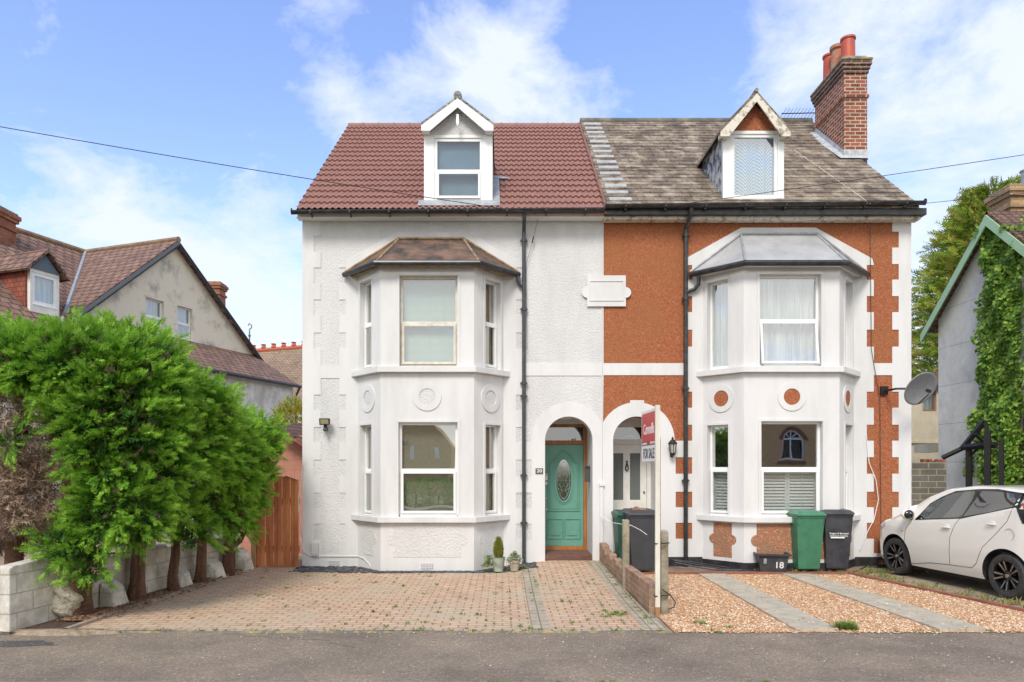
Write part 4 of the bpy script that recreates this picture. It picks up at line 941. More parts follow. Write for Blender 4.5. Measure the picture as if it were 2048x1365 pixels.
for nm, a, b, y0, y1 in (('paving_band', lambda y: .345, lambda y: .565, 8.2, 12.75), ('paving_edge', lambda y: R_edge(y)-.24, lambda y: R_edge(y), 8.2, 13.3), ('paving_front_edge', lambda y: -4.98, lambda y: 1.90, 8.08, 8.19)):
    structure(obj(nm, sheet(a, b, y0, y1, .017), pavg, smooth=True))
m = MB(); m.box((-5.05,8.055,-.1),(1.95,8.079,.016)); structure(obj('edging', m, MT['lichen']))
m = MB(); 
m.add([(L_edge(y)+dx_,y,z) for y in np.linspace(8.08,12.9,12) for dx_,z in ((-.06,-.05),(-.06,.05),(0,.05),(0,-.05))], [(4*i+k,4*i+(k+1)%4,4*i+4+(k+1)%4,4*i+4+k) for i in range(11) for k in range(4)]); structure(obj('bed_edging', m, simple('edging_concrete', (.36,.31,.25), .9, col2=(.2,.17,.14), scale=7), None))
# mulch bed
m = MB(); m.add([(-5.75,7.95,.03),(L_edge(8)-.06,7.95,.02),(L_edge(12.9)-.06,12.9,.03),(-5.1,12.9,.06)], [(0,1,2,3)]); structure(obj('soil_bed', m, simple('dark_soil', (.10,.06,.04), .95, col2=(.05,.03,.02), scale=12, bump=(30,.8,.03))))
def scatter(name, label, cat, n, fn, mats, seed, kind='stuff'):
    """small irregular chips: fn(rnd)-> (x,y,z,size, flat)"""
    rnd = random.Random(seed); objs = []
    V = [[] for _ in mats]; Fc = [[] for _ in mats]
    base = [(1,0,0),(-1,0,0),(0,1,0),(0,-1,0),(0,0,1),(0,0,-1)]; fcs = [(0,2,4),(2,1,4),(1,3,4),(3,0,4),(2,0,5),(1,2,5),(3,1,5),(0,3,5)]
    for _ in range(n):
        r_ = fn(rnd)
        if r_ is None: continue
        x,y,z,s,fl = r_; k = rnd.randrange(len(mats)); o = len(V[k]); a = rnd.uniform(0,6.28); ca, sa = math.cos(a), math.sin(a); tl = rnd.uniform(-.35,.35)
        for bx,by,bz in base:
            qx = bx*s*rnd.uniform(.7,1.2); qy = by*s*rnd.uniform(.5,.9); qz = bz*s*fl*rnd.uniform(.7,1.1)+qx*tl*fl
            V[k].append((x+qx*ca-qy*sa, y+qx*sa+qy*ca, z+qz))
        Fc[k] += [tuple(i+o for i in f) for f in fcs]
    vs = []; fs = []; mi = []
    for k in range(len(mats)): o = len(vs); vs += V[k]; fs += [tuple(i+o for i in f) for f in Fc[k]]; mi += [k]*len(Fc[k])
    me = bpy.data.meshes.new(name); me.from_pydata(vs, [], fs)
    for mt in mats: me.materials.append(mt)
    me.polygons.foreach_set('material_index', mi)
    o = bpy.data.objects.new(name, me); SC.collection.objects.link(o); tag(o, label, cat, kind=kind); return o
C = lambda n, c, r=.85: simple(n, c, r)
scatter('bark_mulch', 'brown bark and dead needles under the conifers', 'mulch', 5000, lambda r: (lambda y: (r.uniform(-5.5+(y-8)*.12, L_edge(y)+(.0 if r.random()<.93 else .18)), y, .045, r.uniform(.010,.032), .4))(r.uniform(8.5,12.8)), [C('bark_a',(.16,.075,.04)),C('bark_b',(.09,.045,.025)),C('bark_c',(.28,.17,.10))], 5)
scatter('slate_chippings', 'dark slate chippings along the foot of the white house', 'slate', 1500, lambda r: (lambda x: (x, r.uniform(12.52 if -2.9<x<.15 else 12.62, 12.72 if -2.3<x<-.4 else 13.3), gh(x,12.8)+.02, r.uniform(.03,.075), .22))(r.uniform(-3.85,.62)), [C('slate_a',(.055,.058,.065)),C('slate_b',(.10,.105,.115)),C('slate_c',(.035,.037,.042))], 6)
# right forecourt
gravm = pebble('gravel_base', (.34,.18,.09), (.54,.34,.19), (.70,.57,.42), sc=42, dist=.03, st=1)
def RB(y): return 6.16+(12.4-y)*.216
m = MB(); m.add([(1.98,8.06,.006),(8.2,8.06,.006),(RB(8.3),8.3,.008),(RB(12.4),12.4,.008),(1.98,12.4,.008)], [(0,1,2,3,4)]); structure(obj('gravel_bed', m, gravm))
strips = [(3.40,3.90,3.46,3.92),(5.07,5.64,4.92,5.42)]
conc = simple('concrete_strip', (.44,.40,.31), .9, col2=(.33,.30,.235), scale=5, bump=(40,.4,.01))
for a,b,c_,d_ in strips:
    m = MB(); m.add([(a,8.12,.03),(b,8.12,.03),(d_,12.35,.03),(c_,12.35,.03),(a,8.12,-.05),(b,8.12,-.05),(d_,12.35,-.05),(c_,12.35,-.05)], [(0,1,2,3),(0,1,5,4),(1,2,6,5),(2,3,7,6),(3,0,4,7)]); structure(obj('concrete_strip', m, conc))
def instrip(x, y):
    t = (y-8.12)/4.23
    return any(a+(c_-a)*t-.015+.03*math.sin(y*9) < x < b+(d_-b)*t+.015+.03*math.sin(y*11) for a,b,c_,d_ in strips)
def gpos(r):
    y = 8.0+4.35*r.random()**1.35; x = r.uniform(2.0, 8.3)
    if y < 8.06 and r.random() < .8: return None
    if x > RB(y)-.04 or (instrip(x,y) and r.random() < .97): return None
    return (x, y, .012 if not instrip(x,y) else .034, r.uniform(.009,.021), .6)
scatter('gravel', 'loose golden gravel between the concrete strips', 'gravel', 34000, gpos, [C('gr_a',(.52,.30,.15)),C('gr_b',(.60,.42,.25)),C('gr_c',(.36,.18,.09)),C('gr_d',(.70,.58,.43)),C('gr_e',(.44,.31,.21))], 8)
scatter('stray_stones', 'stray gravel on the pavement', 'gravel', 260, lambda r: (r.uniform(-3,8), 6.3+1.75*(1-r.random()**2), .006, r.uniform(.005,.013), .6), [C('gr_f',(.6,.45,.3)),C('gr_g',(.6,.58,.52))], 9)
redb = brickmat('red_edging_brick', (.34,.12,.075),(.24,.09,.06),(.16,.12,.09), bw=.21, bh=.2, ms=.01)
m = MB(); m.box((1.98,12.40,-.05),(RB(12.4),12.47,.045)); a = Vector((RB(12.45),12.45,0)); b_ = Vector((RB(8.2),8.2,0)); d_ = (b_-a).normalized(); n_ = Vector((-d_.y,d_.x,0))*.035
m.add([a-n_-Z*.05,b_-n_-Z*.05,b_+n_-Z*.05,a+n_-Z*.05,a-n_+Z*.045,b_-n_+Z*.045,b_+n_+Z*.045,a+n_+Z*.045],[(0,1,2,3),(4,5,6,7),(0,1,5,4),(1,2,6,5),(2,3,7,6),(3,0,4,7)]); structure(obj('brick_edging', m, redb))
m = MB(); m.quad((1.98,12.47,.02),(6.2,12.47,.02),(6.9,13.31,.02),(1.98,13.31,.02)); structure(obj('path', m, simple('mossy_path', (.27,.19,.15), .95, col2=(.17,.12,.09), scale=4, bump=(18,.6,.02))))
# weeds
def blades(name, label, cat, spots, mat, seed, h=(.02,.06), nb=(8,16), wd=.006, kind='stuff', rad=.05):
    rnd = random.Random(seed); vs = []; fs = []
    for x,y,z,k in spots:
        for _ in range(rnd.randint(*nb)):
            a = rnd.uniform(0,6.28); l = rnd.uniform(*h)*k; b = rnd.uniform(0,6.28); rr_ = rnd.uniform(0,rad)*k
            p = Vector((x+rr_*math.cos(b), y+rr_*math.sin(b), z)); d = Vector((math.cos(a),math.sin(a),rnd.uniform(.5,1.8))).normalized(); s = Vector((-math.sin(a),math.cos(a),0))*wd*k
            o = len(vs); vs += [p-s, p+s, p+d*l*.6+s*.8, p+d*l+Vector((0,0,-.1*l)), p+d*l*.6-s*.8]; fs.append((o,o+1,o+2,o+3,o+4))
    me = bpy.data.meshes.new(name); me.from_pydata([tuple(v) for v in vs], [], fs); me.materials.append(mat)
    o = bpy.data.objects.new(name, me); SC.collection.objects.link(o); return tag(o, label, cat, kind=kind)
def leafm(name, c1, c2, sc=3, tr=.25, rough=.55, zc=None):
    m, t, b = mat_new(name); g = NT(t); b.inputs['Roughness'].default_value = rough; b.inputs['Specular IOR Level'].default_value = .3
    pos = g.n('ShaderNodeNewGeometry').outputs['Position']
    no = g.n('ShaderNodeTexNoise', {0: pos, 'Scale': sc, 'Detail': 3}); wn = g.n('ShaderNodeTexNoise', {0: pos, 'Scale': 30})
    f_ = g.n('ShaderNodeMath', {0: g.n('ShaderNodeMath', {0: no.outputs[0], 1: wn.outputs[0]}, operation='ADD').outputs[0], 1: .5}, operation='MULTIPLY')
    t.links.new(ramp(g, f_.outputs[0], [(.38,c1),(.62,c2)]), b.inputs['Base Color'])
    tl = g.n('ShaderNodeBsdfTranslucent', {0: c4([x*1.3 for x in c2])}); mx = g.n('ShaderNodeMixShader', {0: tr, 1: b.outputs[0], 2: tl.outputs[0]})
    t.links.new(mx.outputs[0], [n for n in t.nodes if n.type=='OUTPUT_MATERIAL'][0].inputs[0]); return m
weedm = leafm('weed_leaf', (.10,.17,.03), (.20,.28,.06)); drym = leafm('dry_grass', (.30,.25,.09), (.36,.32,.14))
rnd = random.Random(11); sp = []
for _ in range(300):
    y = 8.12+4.7*rnd.random()**1.6; x = round(rnd.uniform(-4.3,1.8)/.105)*.105
    if x < -1.5 and rnd.random() < .55: continue
    sp.append((x, y, gh(x,y)+.012, rnd.choice((.35,.5,.5,.7,1.0))))
for _ in range(60): x = rnd.uniform(-4.8,1.9); sp.append((x, 8.09, .01, rnd.uniform(.4,.9)))
for _ in range(26): sp.append((rnd.gauss(1.45,.14), rnd.gauss(9.0,.10), .012, rnd.uniform(.6,1.1)))
for _ in range(26): x = rnd.gauss(.28,.14); sp.append((x, rnd.gauss(12.75,.1), gh(x,12.8)+.012, rnd.uniform(.7,1.4)))
for _ in range(40): x = 1.82+rnd.uniform(-.06,.05); y = rnd.uniform(8.6,13); sp.append((x, y, gh(x,y)+.012, rnd.uniform(.5,1)))
for _ in range(60): sp.append((rnd.gauss(1.0,.5), rnd.gauss(11.6,.8), gh(1,11.6)-.0, rnd.uniform(.4,.8)))
blades('weeds', 'small green weeds in the joints of the block paving', 'weeds', sp, weedm, 1)
sp = [(rnd.uniform(2.3,2.9), rnd.uniform(8.0,8.9), .015, rnd.uniform(.5,1.2)) for _ in range(14)]+[(rnd.uniform(3,8), 8.08, .01, rnd.uniform(.4,.9)) for _ in range(20)]+[(rnd.choice((-.1,.5,.9,2.2))+rnd.gauss(0,.12), 6.2, .005, rnd.uniform(.2,.6)) for _ in range(26)]

blades('weeds', 'scattered weeds in the gravel and along the kerb', 'weeds', sp, weedm, 2)
blades('weed_clump', 'bushy green weed at the front of the gravel between the concrete strips', 'weed', [(P(1690,1258,8.2).x+rnd.gauss(0,.035), 8.17+rnd.gauss(0,.03), .01, 1.3) for _ in range(22)], weedm, 3, h=(.05,.12), kind=None)
sp = [(rnd.uniform(4.6,7.6), rnd.gauss(12.62,.12), .02, rnd.uniform(.6,1.3)) for _ in range(90)]+[(RB(y)+rnd.uniform(.05,.5), y, 0, rnd.uniform(.6,1.4)) for y in [rnd.uniform(8.3,12.4) for _ in range(110)]]
blades('grass', 'dry yellow grass between the brick edging and the white car', 'grass', sp, drym, 4, h=(.03,.10))
sp = [(rnd.uniform(5.9,7.2), rnd.gauss(12.7,.2), .02, rnd.uniform(.6,1.1)) for _ in range(40)]+[(RB(y)+rnd.uniform(.1,.8), y, 0, rnd.uniform(.5,1.1)) for y in [rnd.uniform(8.3,12.4) for _ in range(60)]]
blades('grass', 'green weeds around the wheels of the white car', 'grass', sp, weedm, 5, h=(.03,.08))
# ------------------------------------------------------------------ low brick wall, posts, for-sale board
lwm = brickmat('weathered_wall_brick', (.40,.22,.14), (.28,.14,.09), (.33,.27,.19), var=.45, ms=.010, stain=((.34,.29,.20), 5, .5, .72))
lw = thing('low_brick_wall', 'low weathered brick wall with stepped broken top dividing the two forecourts', 'wall', (1.95,11,0))
m = MB(); A = Vector((1.985,9.16,0)); B = Vector((1.90,13.28,0)); rnd = random.Random(3); D = (B-A); Ln = D.length; U = D/Ln; Nn = Vector((-1,0,0)) ; Nn = U.cross(Z); 
prof = [(0,-.1),(Ln,-.1),(Ln,.48),(Ln-.35,.46),(Ln-.35,.40),(Ln-.62,.40),(Ln-.62,.34),(Ln-.86,.34),(Ln-.86,.39),(Ln-1.1,.39),(Ln-1.1,.32),(Ln-1.4,.32),(Ln-1.4,.37),(Ln-1.75,.37),(Ln-1.75,.31),(Ln-2.3,.31),(Ln-2.3,.375),(0,.375)]
m.plate(A, U, Z, Nn, prof, (), -.065, .065); obj('brickwork', m, lwm, lw, bevel=.01)
postm = simple('weathered_concrete_post', (.34,.30,.22), .95, col2=(.17,.15,.10), scale=6, bump=(30,.7,.02))
def post(label, x, y, h, w_, d_):
    m = MB(); m.add([(x-w_,y-d_,-.1),(x+w_,y-d_,-.1),(x+w_,y+d_,-.1),(x-w_,y+d_,-.1),(x-w_,y-d_,h-.02),(x+w_,y-d_,h-.02),(x+w_,y+d_,h),(x-w_,y+d_,h)],[(0,3,2,1),(4,5,6,7),(0,1,5,4),(1,2,6,5),(2,3,7,6),(3,0,4,7)])
    tag(obj('concrete_post', m, postm, None, bevel=.012, loc=(x,y,0)), label, 'post', 'old concrete fence posts')
post('short concrete post strapped to the for sale sign pole', 2.035+.06, 9.08, 1.09, .048, .05)
post('short concrete post standing in the low wall by the dark grey bin', 1.90+.0, 10.80, 1.10, .050, .05)
fs_ = thing('for_sale_sign', 'estate agent FOR SALE board, red and white, on a tall white wooden pole', 'sign', (1.985, 9.0, 0))
m = MB(); m.box((1.952,8.93,-.08),(2.012,8.97,2.70)); obj('pole', m, simple('white_timber_pole', (.72,.70,.62), .6, col2=(.58,.54,.45), scale=7, streak=.2), fs_, bevel=.004)
m = MB(); m.box((1.9515,8.929,-.08),(2.0125,8.971,.12)); obj('pole_foot', m, simple('bare_wood', (.30,.17,.08), .8), fs_)
BA = Vector((1.984, 8.99, 0)); BB = Vector((1.966, 9.86, 0)); U = (BA-BB).normalized(); Nn = U.cross(Z); 
if Nn.x > 0: Nn = -Nn
Wd = (BA-BB).length; z0, z1 = 1.985, 2.675
# written side faces the left and the camera
m = MB(); m.plate(BB, U, Z, Nn, rect(0,z0,Wd,z1), (), -.006, .006); bd = obj('board', m, simple('white_board', (.80,.80,.78), .4), fs_)
redm = simple('red_print', (.62,.018,.022), .4, col2=(.48,.012,.016), scale=2); 
m = MB(); m.plate(BB, U, Z, Nn, rect(.025,z0+.215,Wd-.03,z1-.035), (), .0063, .0073); obj('red_panel', m, redm, bd)
m = MB(); m.plate(BB, U, Z, Nn, rect(.025,z0+.216,Wd-.03,z0+.272), (), .0074, .0078); obj('dark_red_strip', m, simple('dark_red_print', (.27,.02,.03), .4), bd)
# basis for lettering
def BM(u, z, off):
    p = BB+U*u+Z*z+Nn*off; xx = U if True else -U
    return Matrix(((xx.x,0,Nn.x,p.x),(xx.y,0,Nn.y,p.y),(0,1,0,p.z),(0,0,0,1)))
wh = MT['upvc']; bk = MT['black_plastic']
text(bd, 'lettering', 'Connells', .20, wh, BM(Wd/2, z0+.43, .0085), sx=.88)
text(bd, 'lettering', 'FOR SALE', .19, bk, BM(Wd/2, z0+.10, .0085), sx=.80)
text(bd, 'lettering', 'connells.co.uk', .045, wh, BM(.19, z0+.243, .009)); text(bd, 'lettering', '01737 761 111', .045, wh, BM(Wd-.2, z0+.243, .009))
for z_ in (.93,.26):
    m = MB(); c = [(1.94,8.915),(2.15,9.02),(2.15,9.14),(2.03,9.14),(1.94,8.98)]; m.tube([(x,y,z_) for x,y in c]+[(c[0][0],c[0][1],z_)], .007, 6); obj('wire_tie', m, MT['black_iron'], fs_)
cable('black cable hanging in a loop behind the for sale sign pole', [P(1325,1180,8.9), P(1340,1190,8.95), P(1351,1205,9.0), P(1348,1215,9.0), P(1335,1220,9.0)], .008)
# ------------------------------------------------------------------ wheelie bins and box
def plas(n, c, c2=None): return simple(n, c, .45, col2=c2 or tuple(x*.75 for x in c), scale=4, bump=(6,.15,.02))
def bin_(label, x, y, rz, mat, h=1.07, w_=.29, d_=.34, lidm=None, grp='wheelie bins', lift=0):
    t = thing('wheelie_bin', label, 'bin', (x,y,.02+lift), rz, grp); m = MB()
    # body: front is -Y
    k = .84; zb, zt = .06, h-.10
    lv = [(0.,zb),(.25,zb+.25),(.9,zt-.12),(1.,zt)]
    vs = []
    sec = lambda s: [(-w_*s,-d_*s*.98),(w_*s,-d_*s*.98),(w_*s,d_*.9*s),(-w_*s,d_*.9*s)]
    for t_, z in lv:
        s = .76+.22*t_; vs += [(a_,b_,z) for a_,b_ in sec(s)]
    n_ = len(lv); m.add(vs, [(4*i+k_,4*i+(k_+1)%4,4*i+4+(k_+1)%4,4*i+4+k_) for i in range(n_-1) for k_ in range(4)]+[(0,3,2,1),(4*n_-4,4*n_-3,4*n_-2,4*n_-1)])
    body = obj('body', m, mat, t, local=True, bevel=.022)
    m = MB(); m.box((-w_*1.0,-d_*1.0,zt-.02),(w_*1.0,d_*.92,zt+.02)); m.box((-w_*.92,-d_*.99,zt-.14),(-w_*.86,-d_*.9,zt-.02)); m.box((w_*.86,-d_*.99,zt-.14),(w_*.92,-d_*.9,zt-.02))
    for s in (-1,1): m.box((s*w_*.99-.012,-d_*.6,zt-.13),(s*w_*.99+.012,-d_*.5,zt-.01)); m.box((s*w_*.99-.012,d_*.3,zt-.13),(s*w_*.99+.012,d_*.4,zt-.01))
    obj('rim', m, mat, t, local=True, bevel=.008)
    m = MB(); z = zt+.022
    m.add([(-w_*1.05,-d_*1.08,z),(w_*1.05,-d_*1.08,z),(w_*1.05,d_*1.0,z),(-w_*1.05,d_*1.0,z),(-w_*1.03,-d_*1.06,z+.03),(w_*1.03,-d_*1.06,z+.03),(w_*1.03,d_*.98,z+.045),(-w_*1.03,d_*.98,z+.045),
           (-w_*.85,-d_*.85,z+.075),(w_*.85,-d_*.85,z+.075),(w_*.85,d_*.8,z+.09),(-w_*.85,d_*.8,z+.09)],
          [(0,3,2,1),(0,1,5,4),(1,2,6,5),(2,3,7,6),(3,0,4,7),(4,5,9,8),(5,6,10,9),(6,7,11,10),(7,4,8,11),(8,9,10,11)])
    obj('lid', m, lidm or mat, t, local=True, bevel=.010)
    m = MB(); m.tube([(-w_*.8,d_*1.15,zt+.03),(w_*.8,d_*1.15,zt+.03)], .016, 8)
    for s in (-1,1): m.tube([(s*w_*.8,d_*.85,zt+.0),(s*w_*.8,d_*1.15,zt+.03)], .016, 8)
    obj('handle', m, mat, t, local=True)
    for s in (-1,1):
        m = MB(); m.lathe([(.02,-.025),(.09,-.025),(.10,-.015),(.10,.015),(.09,.025),(.02,.025)], (0,0,0), 20, 'Y'); m.v = [Vector((s*(w_*.80)+v.y, d_*.78+v.x, .10+v.z)) for v in m.v]
        obj('wheel', m, MT['black_plastic'], t, local=True, smooth='auto')
    return t, body
gm = plas('green_bin_plastic', (.055,.20,.115)); km = plas('black_bin_plastic', (.030,.032,.04), (.06,.063,.07)); dgm = plas('dark_grey_bin_plastic', (.050,.054,.062)); ggm = plas('dark_green_bin_plastic', (.02,.09,.06))
bx = lambda px, Y: (px-VX)*Y/F
b1,_ = bin_('bright green wheelie bin standing in front of the orange house bay', bx(1605,12.75), 12.75, R(4), gm, 1.10, .262, .32)
b2,_ = bin_('black wheelie bin with white printing beside the green bin', bx(1666,12.8), 12.82, R(-5), km, 1.12, .25, .32)
zz = .70; 
for i, (s_, sz_) in enumerate((('Reigate & Banstead',.042),('BOROUGH COUNCIL',.032))):
    o = text(b2, 'lettering', s_, sz_, MT['upvc'], Matrix.Translation((0.0,-.3055+.0,zz-.045*i)) @ Matrix.Rotation(R(90),4,'X')); 
m = MB(); m.box((-.14,-.303,zz-.085),(.10,-.2985,zz-.062)); obj('printed_bar', m, MT['upvc'], b2, local=True)
b3,_ = bin_('dark grey wheelie bin behind the concrete post before the white door', bx(1278,12.7), 12.62, R(3), dgm, 1.12, .27, .34)
b4,_ = bin_('dark green wheelie bin half hidden behind the dark grey bin', bx(1253,13.1), 12.98, R(3), ggm, 1.08, .25, .25)
bk4 = thing('rubble_brick', 'broken brick lying on the lid of the dark grey bin', 'brick', (bx(1275,12.6),12.6,1.17))
m = MB(); m.box((bx(1262,12.6),12.5,1.13),(bx(1290,12.6),12.66,1.175)); m.box((bx(1268,12.6),12.52,1.176),(bx(1276,12.6),12.6,1.20)); obj('brick_piece', m, lwm, bk4, bevel=.012)
cable('white cable draped over the dark grey bin from the pier between the doors', [P(1200,1030,13.2), P(1222,1045,12.9), P(1245,1049,12.2), P(1262,1051,12.15), P(1280,1060,12.2), P(1294,1070,12.22)], .006, 'upvc')
# recycling box
rb = thing('recycling_box', 'low black recycling box with 18 painted in white beside the green bin', 'box', (bx(1542,12.6),12.6,.02), R(-8), None)
m = MB(); w1,w2,d1_,d2_,hh = .21,.265,.15,.20,.34
def ring4(w_,d_,z): return [(-w_,-d_,z),(w_,-d_,z),(w_,d_,z),(-w_,d_,z)]
m.add(ring4(w1,d1_,0)+ring4(w2,d2_,hh)+ring4(w2-.012,d2_-.012,hh)+ring4(w1-.01,d1_-.01,.02), [(0,3,2,1)]+[(k,(k+1)%4,4+(k+1)%4,4+k) for k in range(4)]+[(4+k,4+(k+1)%4,8+(k+1)%4,8+k) for k in range(4)]+[(8+k,8+(k+1)%4,12+(k+1)%4,12+k) for k in range(4)]+[(12,13,14,15)])
obj('tub', m, km, rb, local=True)
m = MB(); 
for (a,b) in (((-w2-.03,-d2_-.03),(w2+.03,-d2_)),((-w2-.03,d2_),(w2+.03,d2_+.03)),((-w2-.03,-d2_),(-w2,d2_)),((w2,-d2_),(w2+.03,d2_))): m.box((a[0],a[1],hh-.03),(b[0],b[1],hh+.01))
obj('rim', m, km, rb, local=True, bevel=.006)
fl = math.atan2(d2_-d1_, hh)
text(rb, 'numerals', '18', .16, MT['upvc'], Matrix.Translation((.10,-d1_-(d2_-d1_)*.42-.004,hh*.42)) @ Matrix.Rotation(R(90)+fl,4,'X'))
m = MB(); y_ = -d1_-(d2_-d1_)*.6-.004; m.add([(-.17,y_-.008,hh*.5),(-.12,y_-.008,hh*.5),(-.12,y_-.02,hh*.78),(-.17,y_-.02,hh*.78)], [(0,1,2,3)]); obj('sticker', m, MT['lead'], rb, local=True)
# ------------------------------------------------------------------ potted plants
def conif(parent, c, h, r, n, mat, seed, local=False):
    rnd = random.Random(seed); vs = []; fs = []
    for _ in range(n):
        t = rnd.random(); a = rnd.uniform(0,6.28); rr_ = r*math.sin(math.pi*min(1,(t*.85+.12)))**.7*(1-t*.35)*rnd.uniform(.5,1); p = Vector(c)+Vector((rr_*math.cos(a), rr_*math.sin(a), h*t))
        d = Vector((math.cos(a)*.5,math.sin(a)*.5,1+rnd.uniform(-.3,.5))).normalized(); s = d.cross(Vector((rnd.uniform(-1,1),rnd.uniform(-1,1),0.1))).normalized()*.006; l = rnd.uniform(.03,.07)
        o = len(vs); vs += [p-s, p+s, p+d*l]; fs.append((o,o+1,o+2))
    m = MB().add(vs, fs); return obj('foliage', m, mat, parent, recalc=False)
pc = Vector((bx(997,12.55),12.58,gh(0,12.6)+.03))
t = thing('potted_conifer', 'small pointed conifer in a pale green metal pail', 'plant', pc)
m = MB(); m.lathe([(.001,0),(.085,0),(.12,.24),(.128,.245),(.128,.255),(.11,.25),(.105,.22),(.001,.215)], pc, 24); obj('pail', m, simple('pale_green_pail', (.36,.43,.36), .5, col2=(.28,.34,.29), scale=8), t, smooth='auto')
m = MB(); m.tube([pc+Vector((-.08,-.125,.2)), pc+Vector((-.05,-.14,.15)), pc+Vector((0,-.14,.13)), pc+Vector((.05,-.14,.15)), pc+Vector((.08,-.125,.2))], .008, 6); obj('rope_handle', m, MT['wood_trim'], t)
conif(t, pc+Z*.22, .36, .10, 3200, leafm('golden_conifer', (.14,.17,.03), (.32,.33,.06), 12), 3)
blades('trailing_leaves', '', 'x', [], weedm, 1) if 0 else None
def tuft(parent, name, c, n, r, h, mat, seed, leaf=.02):
    rnd = random.Random(seed); vs = []; fs = []
    for _ in range(n):
        a = rnd.uniform(0,6.28); q = rnd.random(); p = Vector(c)+Vector((math.cos(a)*r*q, math.sin(a)*r*q, h*(1-q*q)*rnd.uniform(.3,1)))
        d = Vector((rnd.uniform(-1,1),rnd.uniform(-1,1),rnd.uniform(-.3,1))).normalized(); s = d.cross(Vector((.3,rnd.uniform(-1,1),1))).normalized()*leaf*.4; l = leaf*rnd.uniform(.7,1.5); o = len(vs)
        vs += [p, p+d*l*.5+s, p+d*l, p+d*l*.5-s]; fs.append((o,o+1,o+2,o+3))
    m = MB().add(vs, fs); return obj(name, m, mat, parent, recalc=False)
tuft(t, 'trailing_leaves', pc+Vector((-.17,0,.05)), 260, .14, .22, weedm, 5, .035)
pc = Vector((bx(1029,12.5),12.52,gh(.2,12.5)+.025))
t = thing('potted_plant', 'leafy pale plant in a cream stone pot beside the downpipe', 'plant', pc)
m = MB(); m.lathe([(.001,0),(.07,0),(.095,.15),(.11,.155),(.11,.195),(.095,.195),(.09,.17),(.001,.165)], pc, 20); obj('pot', m, simple('cream_stone_pot', (.42,.36,.28), .8, col2=(.3,.25,.19), scale=10), t, smooth='auto')
tuft(t, 'foliage', pc+Z*.17, 420, .15, .17, leafm('variegated_leaf', (.12,.2,.08), (.45,.48,.32), 40), 6, .035)
# ------------------------------------------------------------------ foliage made of many small fronds (numpy)
def fronds(name, parent, mats, pts, dirs, L_, W_, seed, npair=3, loc=(0,0,0), mi=None, curl=.25):
    """pts, dirs: (n,3). each frond = curved spine with side needles; mats index mi (n,)"""
    rg = np.random.default_rng(seed); n = len(pts)
    d = dirs/np.linalg.norm(dirs, axis=1, keepdims=True)
    q = rg.normal(size=(n,3)); s = np.cross(d, q); s /= np.linalg.norm(s, axis=1, keepdims=True); nn = np.cross(d, s)
    Ls = (L_*rg.uniform(.6,1.35,n))[:,None]; Wd = (W_*rg.uniform(.7,1.3,n))[:,None]
    tris = []
    def tri(a,b,c): tris.append(np.stack([a,b,c],1))
    tip = pts+d*Ls+nn*Ls*curl
    tri(pts-s*Wd, pts+s*Wd, tip)
    for k in range(npair):
        t = .18+.6*k/max(1,npair-1); b = pts+d*Ls*t+nn*Ls*curl*t*t; ln = Ls*(.55-.33*t)
        for sg in (-1,1):
            jt = rg.uniform(.75,1.2,(n,1)); e = b+(d*.75+s*sg*.8*jt+nn*rg.uniform(-.15,.35,(n,1)))*ln
            tri(b-d*Wd*1.1, b+d*Wd*1.3, e)
    A = np.concatenate(tris,0).reshape(-1,3)-np.array(loc); nt_ = len(A)//3
    me = bpy.data.meshes.new(name); me.vertices.add(len(A)); me.vertices.foreach_set('co', A.ravel())
    me.loops.add(len(A)); me.loops.foreach_set('vertex_index', np.arange(len(A),dtype=np.int32))
    me.polygons.add(nt_); me.polygons.foreach_set('loop_start', np.arange(0,len(A),3,dtype=np.int32)); me.polygons.foreach_set('loop_total', np.full(nt_,3,dtype=np.int32))
    for m_ in mats: me.materials.append(m_)
    if mi is not None: me.polygons.foreach_set('material_index', np.tile(mi, 1+2*npair).astype(np.int32))
    me.update(); me.validate()
    o = bpy.data.objects.new(name, me); SC.collection.objects.link(o); o.parent = parent; return o
def blobpts(blobs, dens, seed, rmin=.72, up=.35, cut=None):
    """points near the surfaces of a union of ellipsoids + directions"""
    rg = np.random.default_rng(seed); P_ = []; D_ = []
    for (c, r) in blobs:
        c = np.array(c); r = np.array(r); area = 4*math.pi*((r[0]*r[1])**1.6/3+(r[0]*r[2])**1.6/3+(r[1]*r[2])**1.6/3)**(1/1.6)
        n = int(area*dens); v = rg.normal(size=(n,3)); v /= np.linalg.norm(v,axis=1,keepdims=True)
        k = rmin+(1.06-rmin)*rg.random((n,1))**.6
        p = c+v*r*k; nr = v/r; nr /= np.linalg.norm(nr,axis=1,keepdims=True)
        keep = np.ones(n,bool)
        for (c2,r2) in blobs:
            if c2 is c or (np.allclose(c2,c) and np.allclose(r2,r)): continue
            keep &= (np.sum(((p-np.array(c2))/np.array(r2))**2,1) > .5)
        P_.append(p[keep]); D_.append(nr[keep])
    p = np.concatenate(P_); d = np.concatenate(D_)
    d = d+np.array([0,0,up])+rg.normal(size=d.shape)*.35
    if cut is not None:
        k = cut(p); p = p[k]; d = d[k]
    return p, d
lf = [leafm('conifer_leaf', (.065,.195,.014), (.16,.37,.03), 2.5, .2), leafm('conifer_tip', (.16,.37,.03), (.32,.53,.06), 3, .25), leafm('conifer_deep', (.02,.075,.012), (.05,.13,.02), 3, .1)]
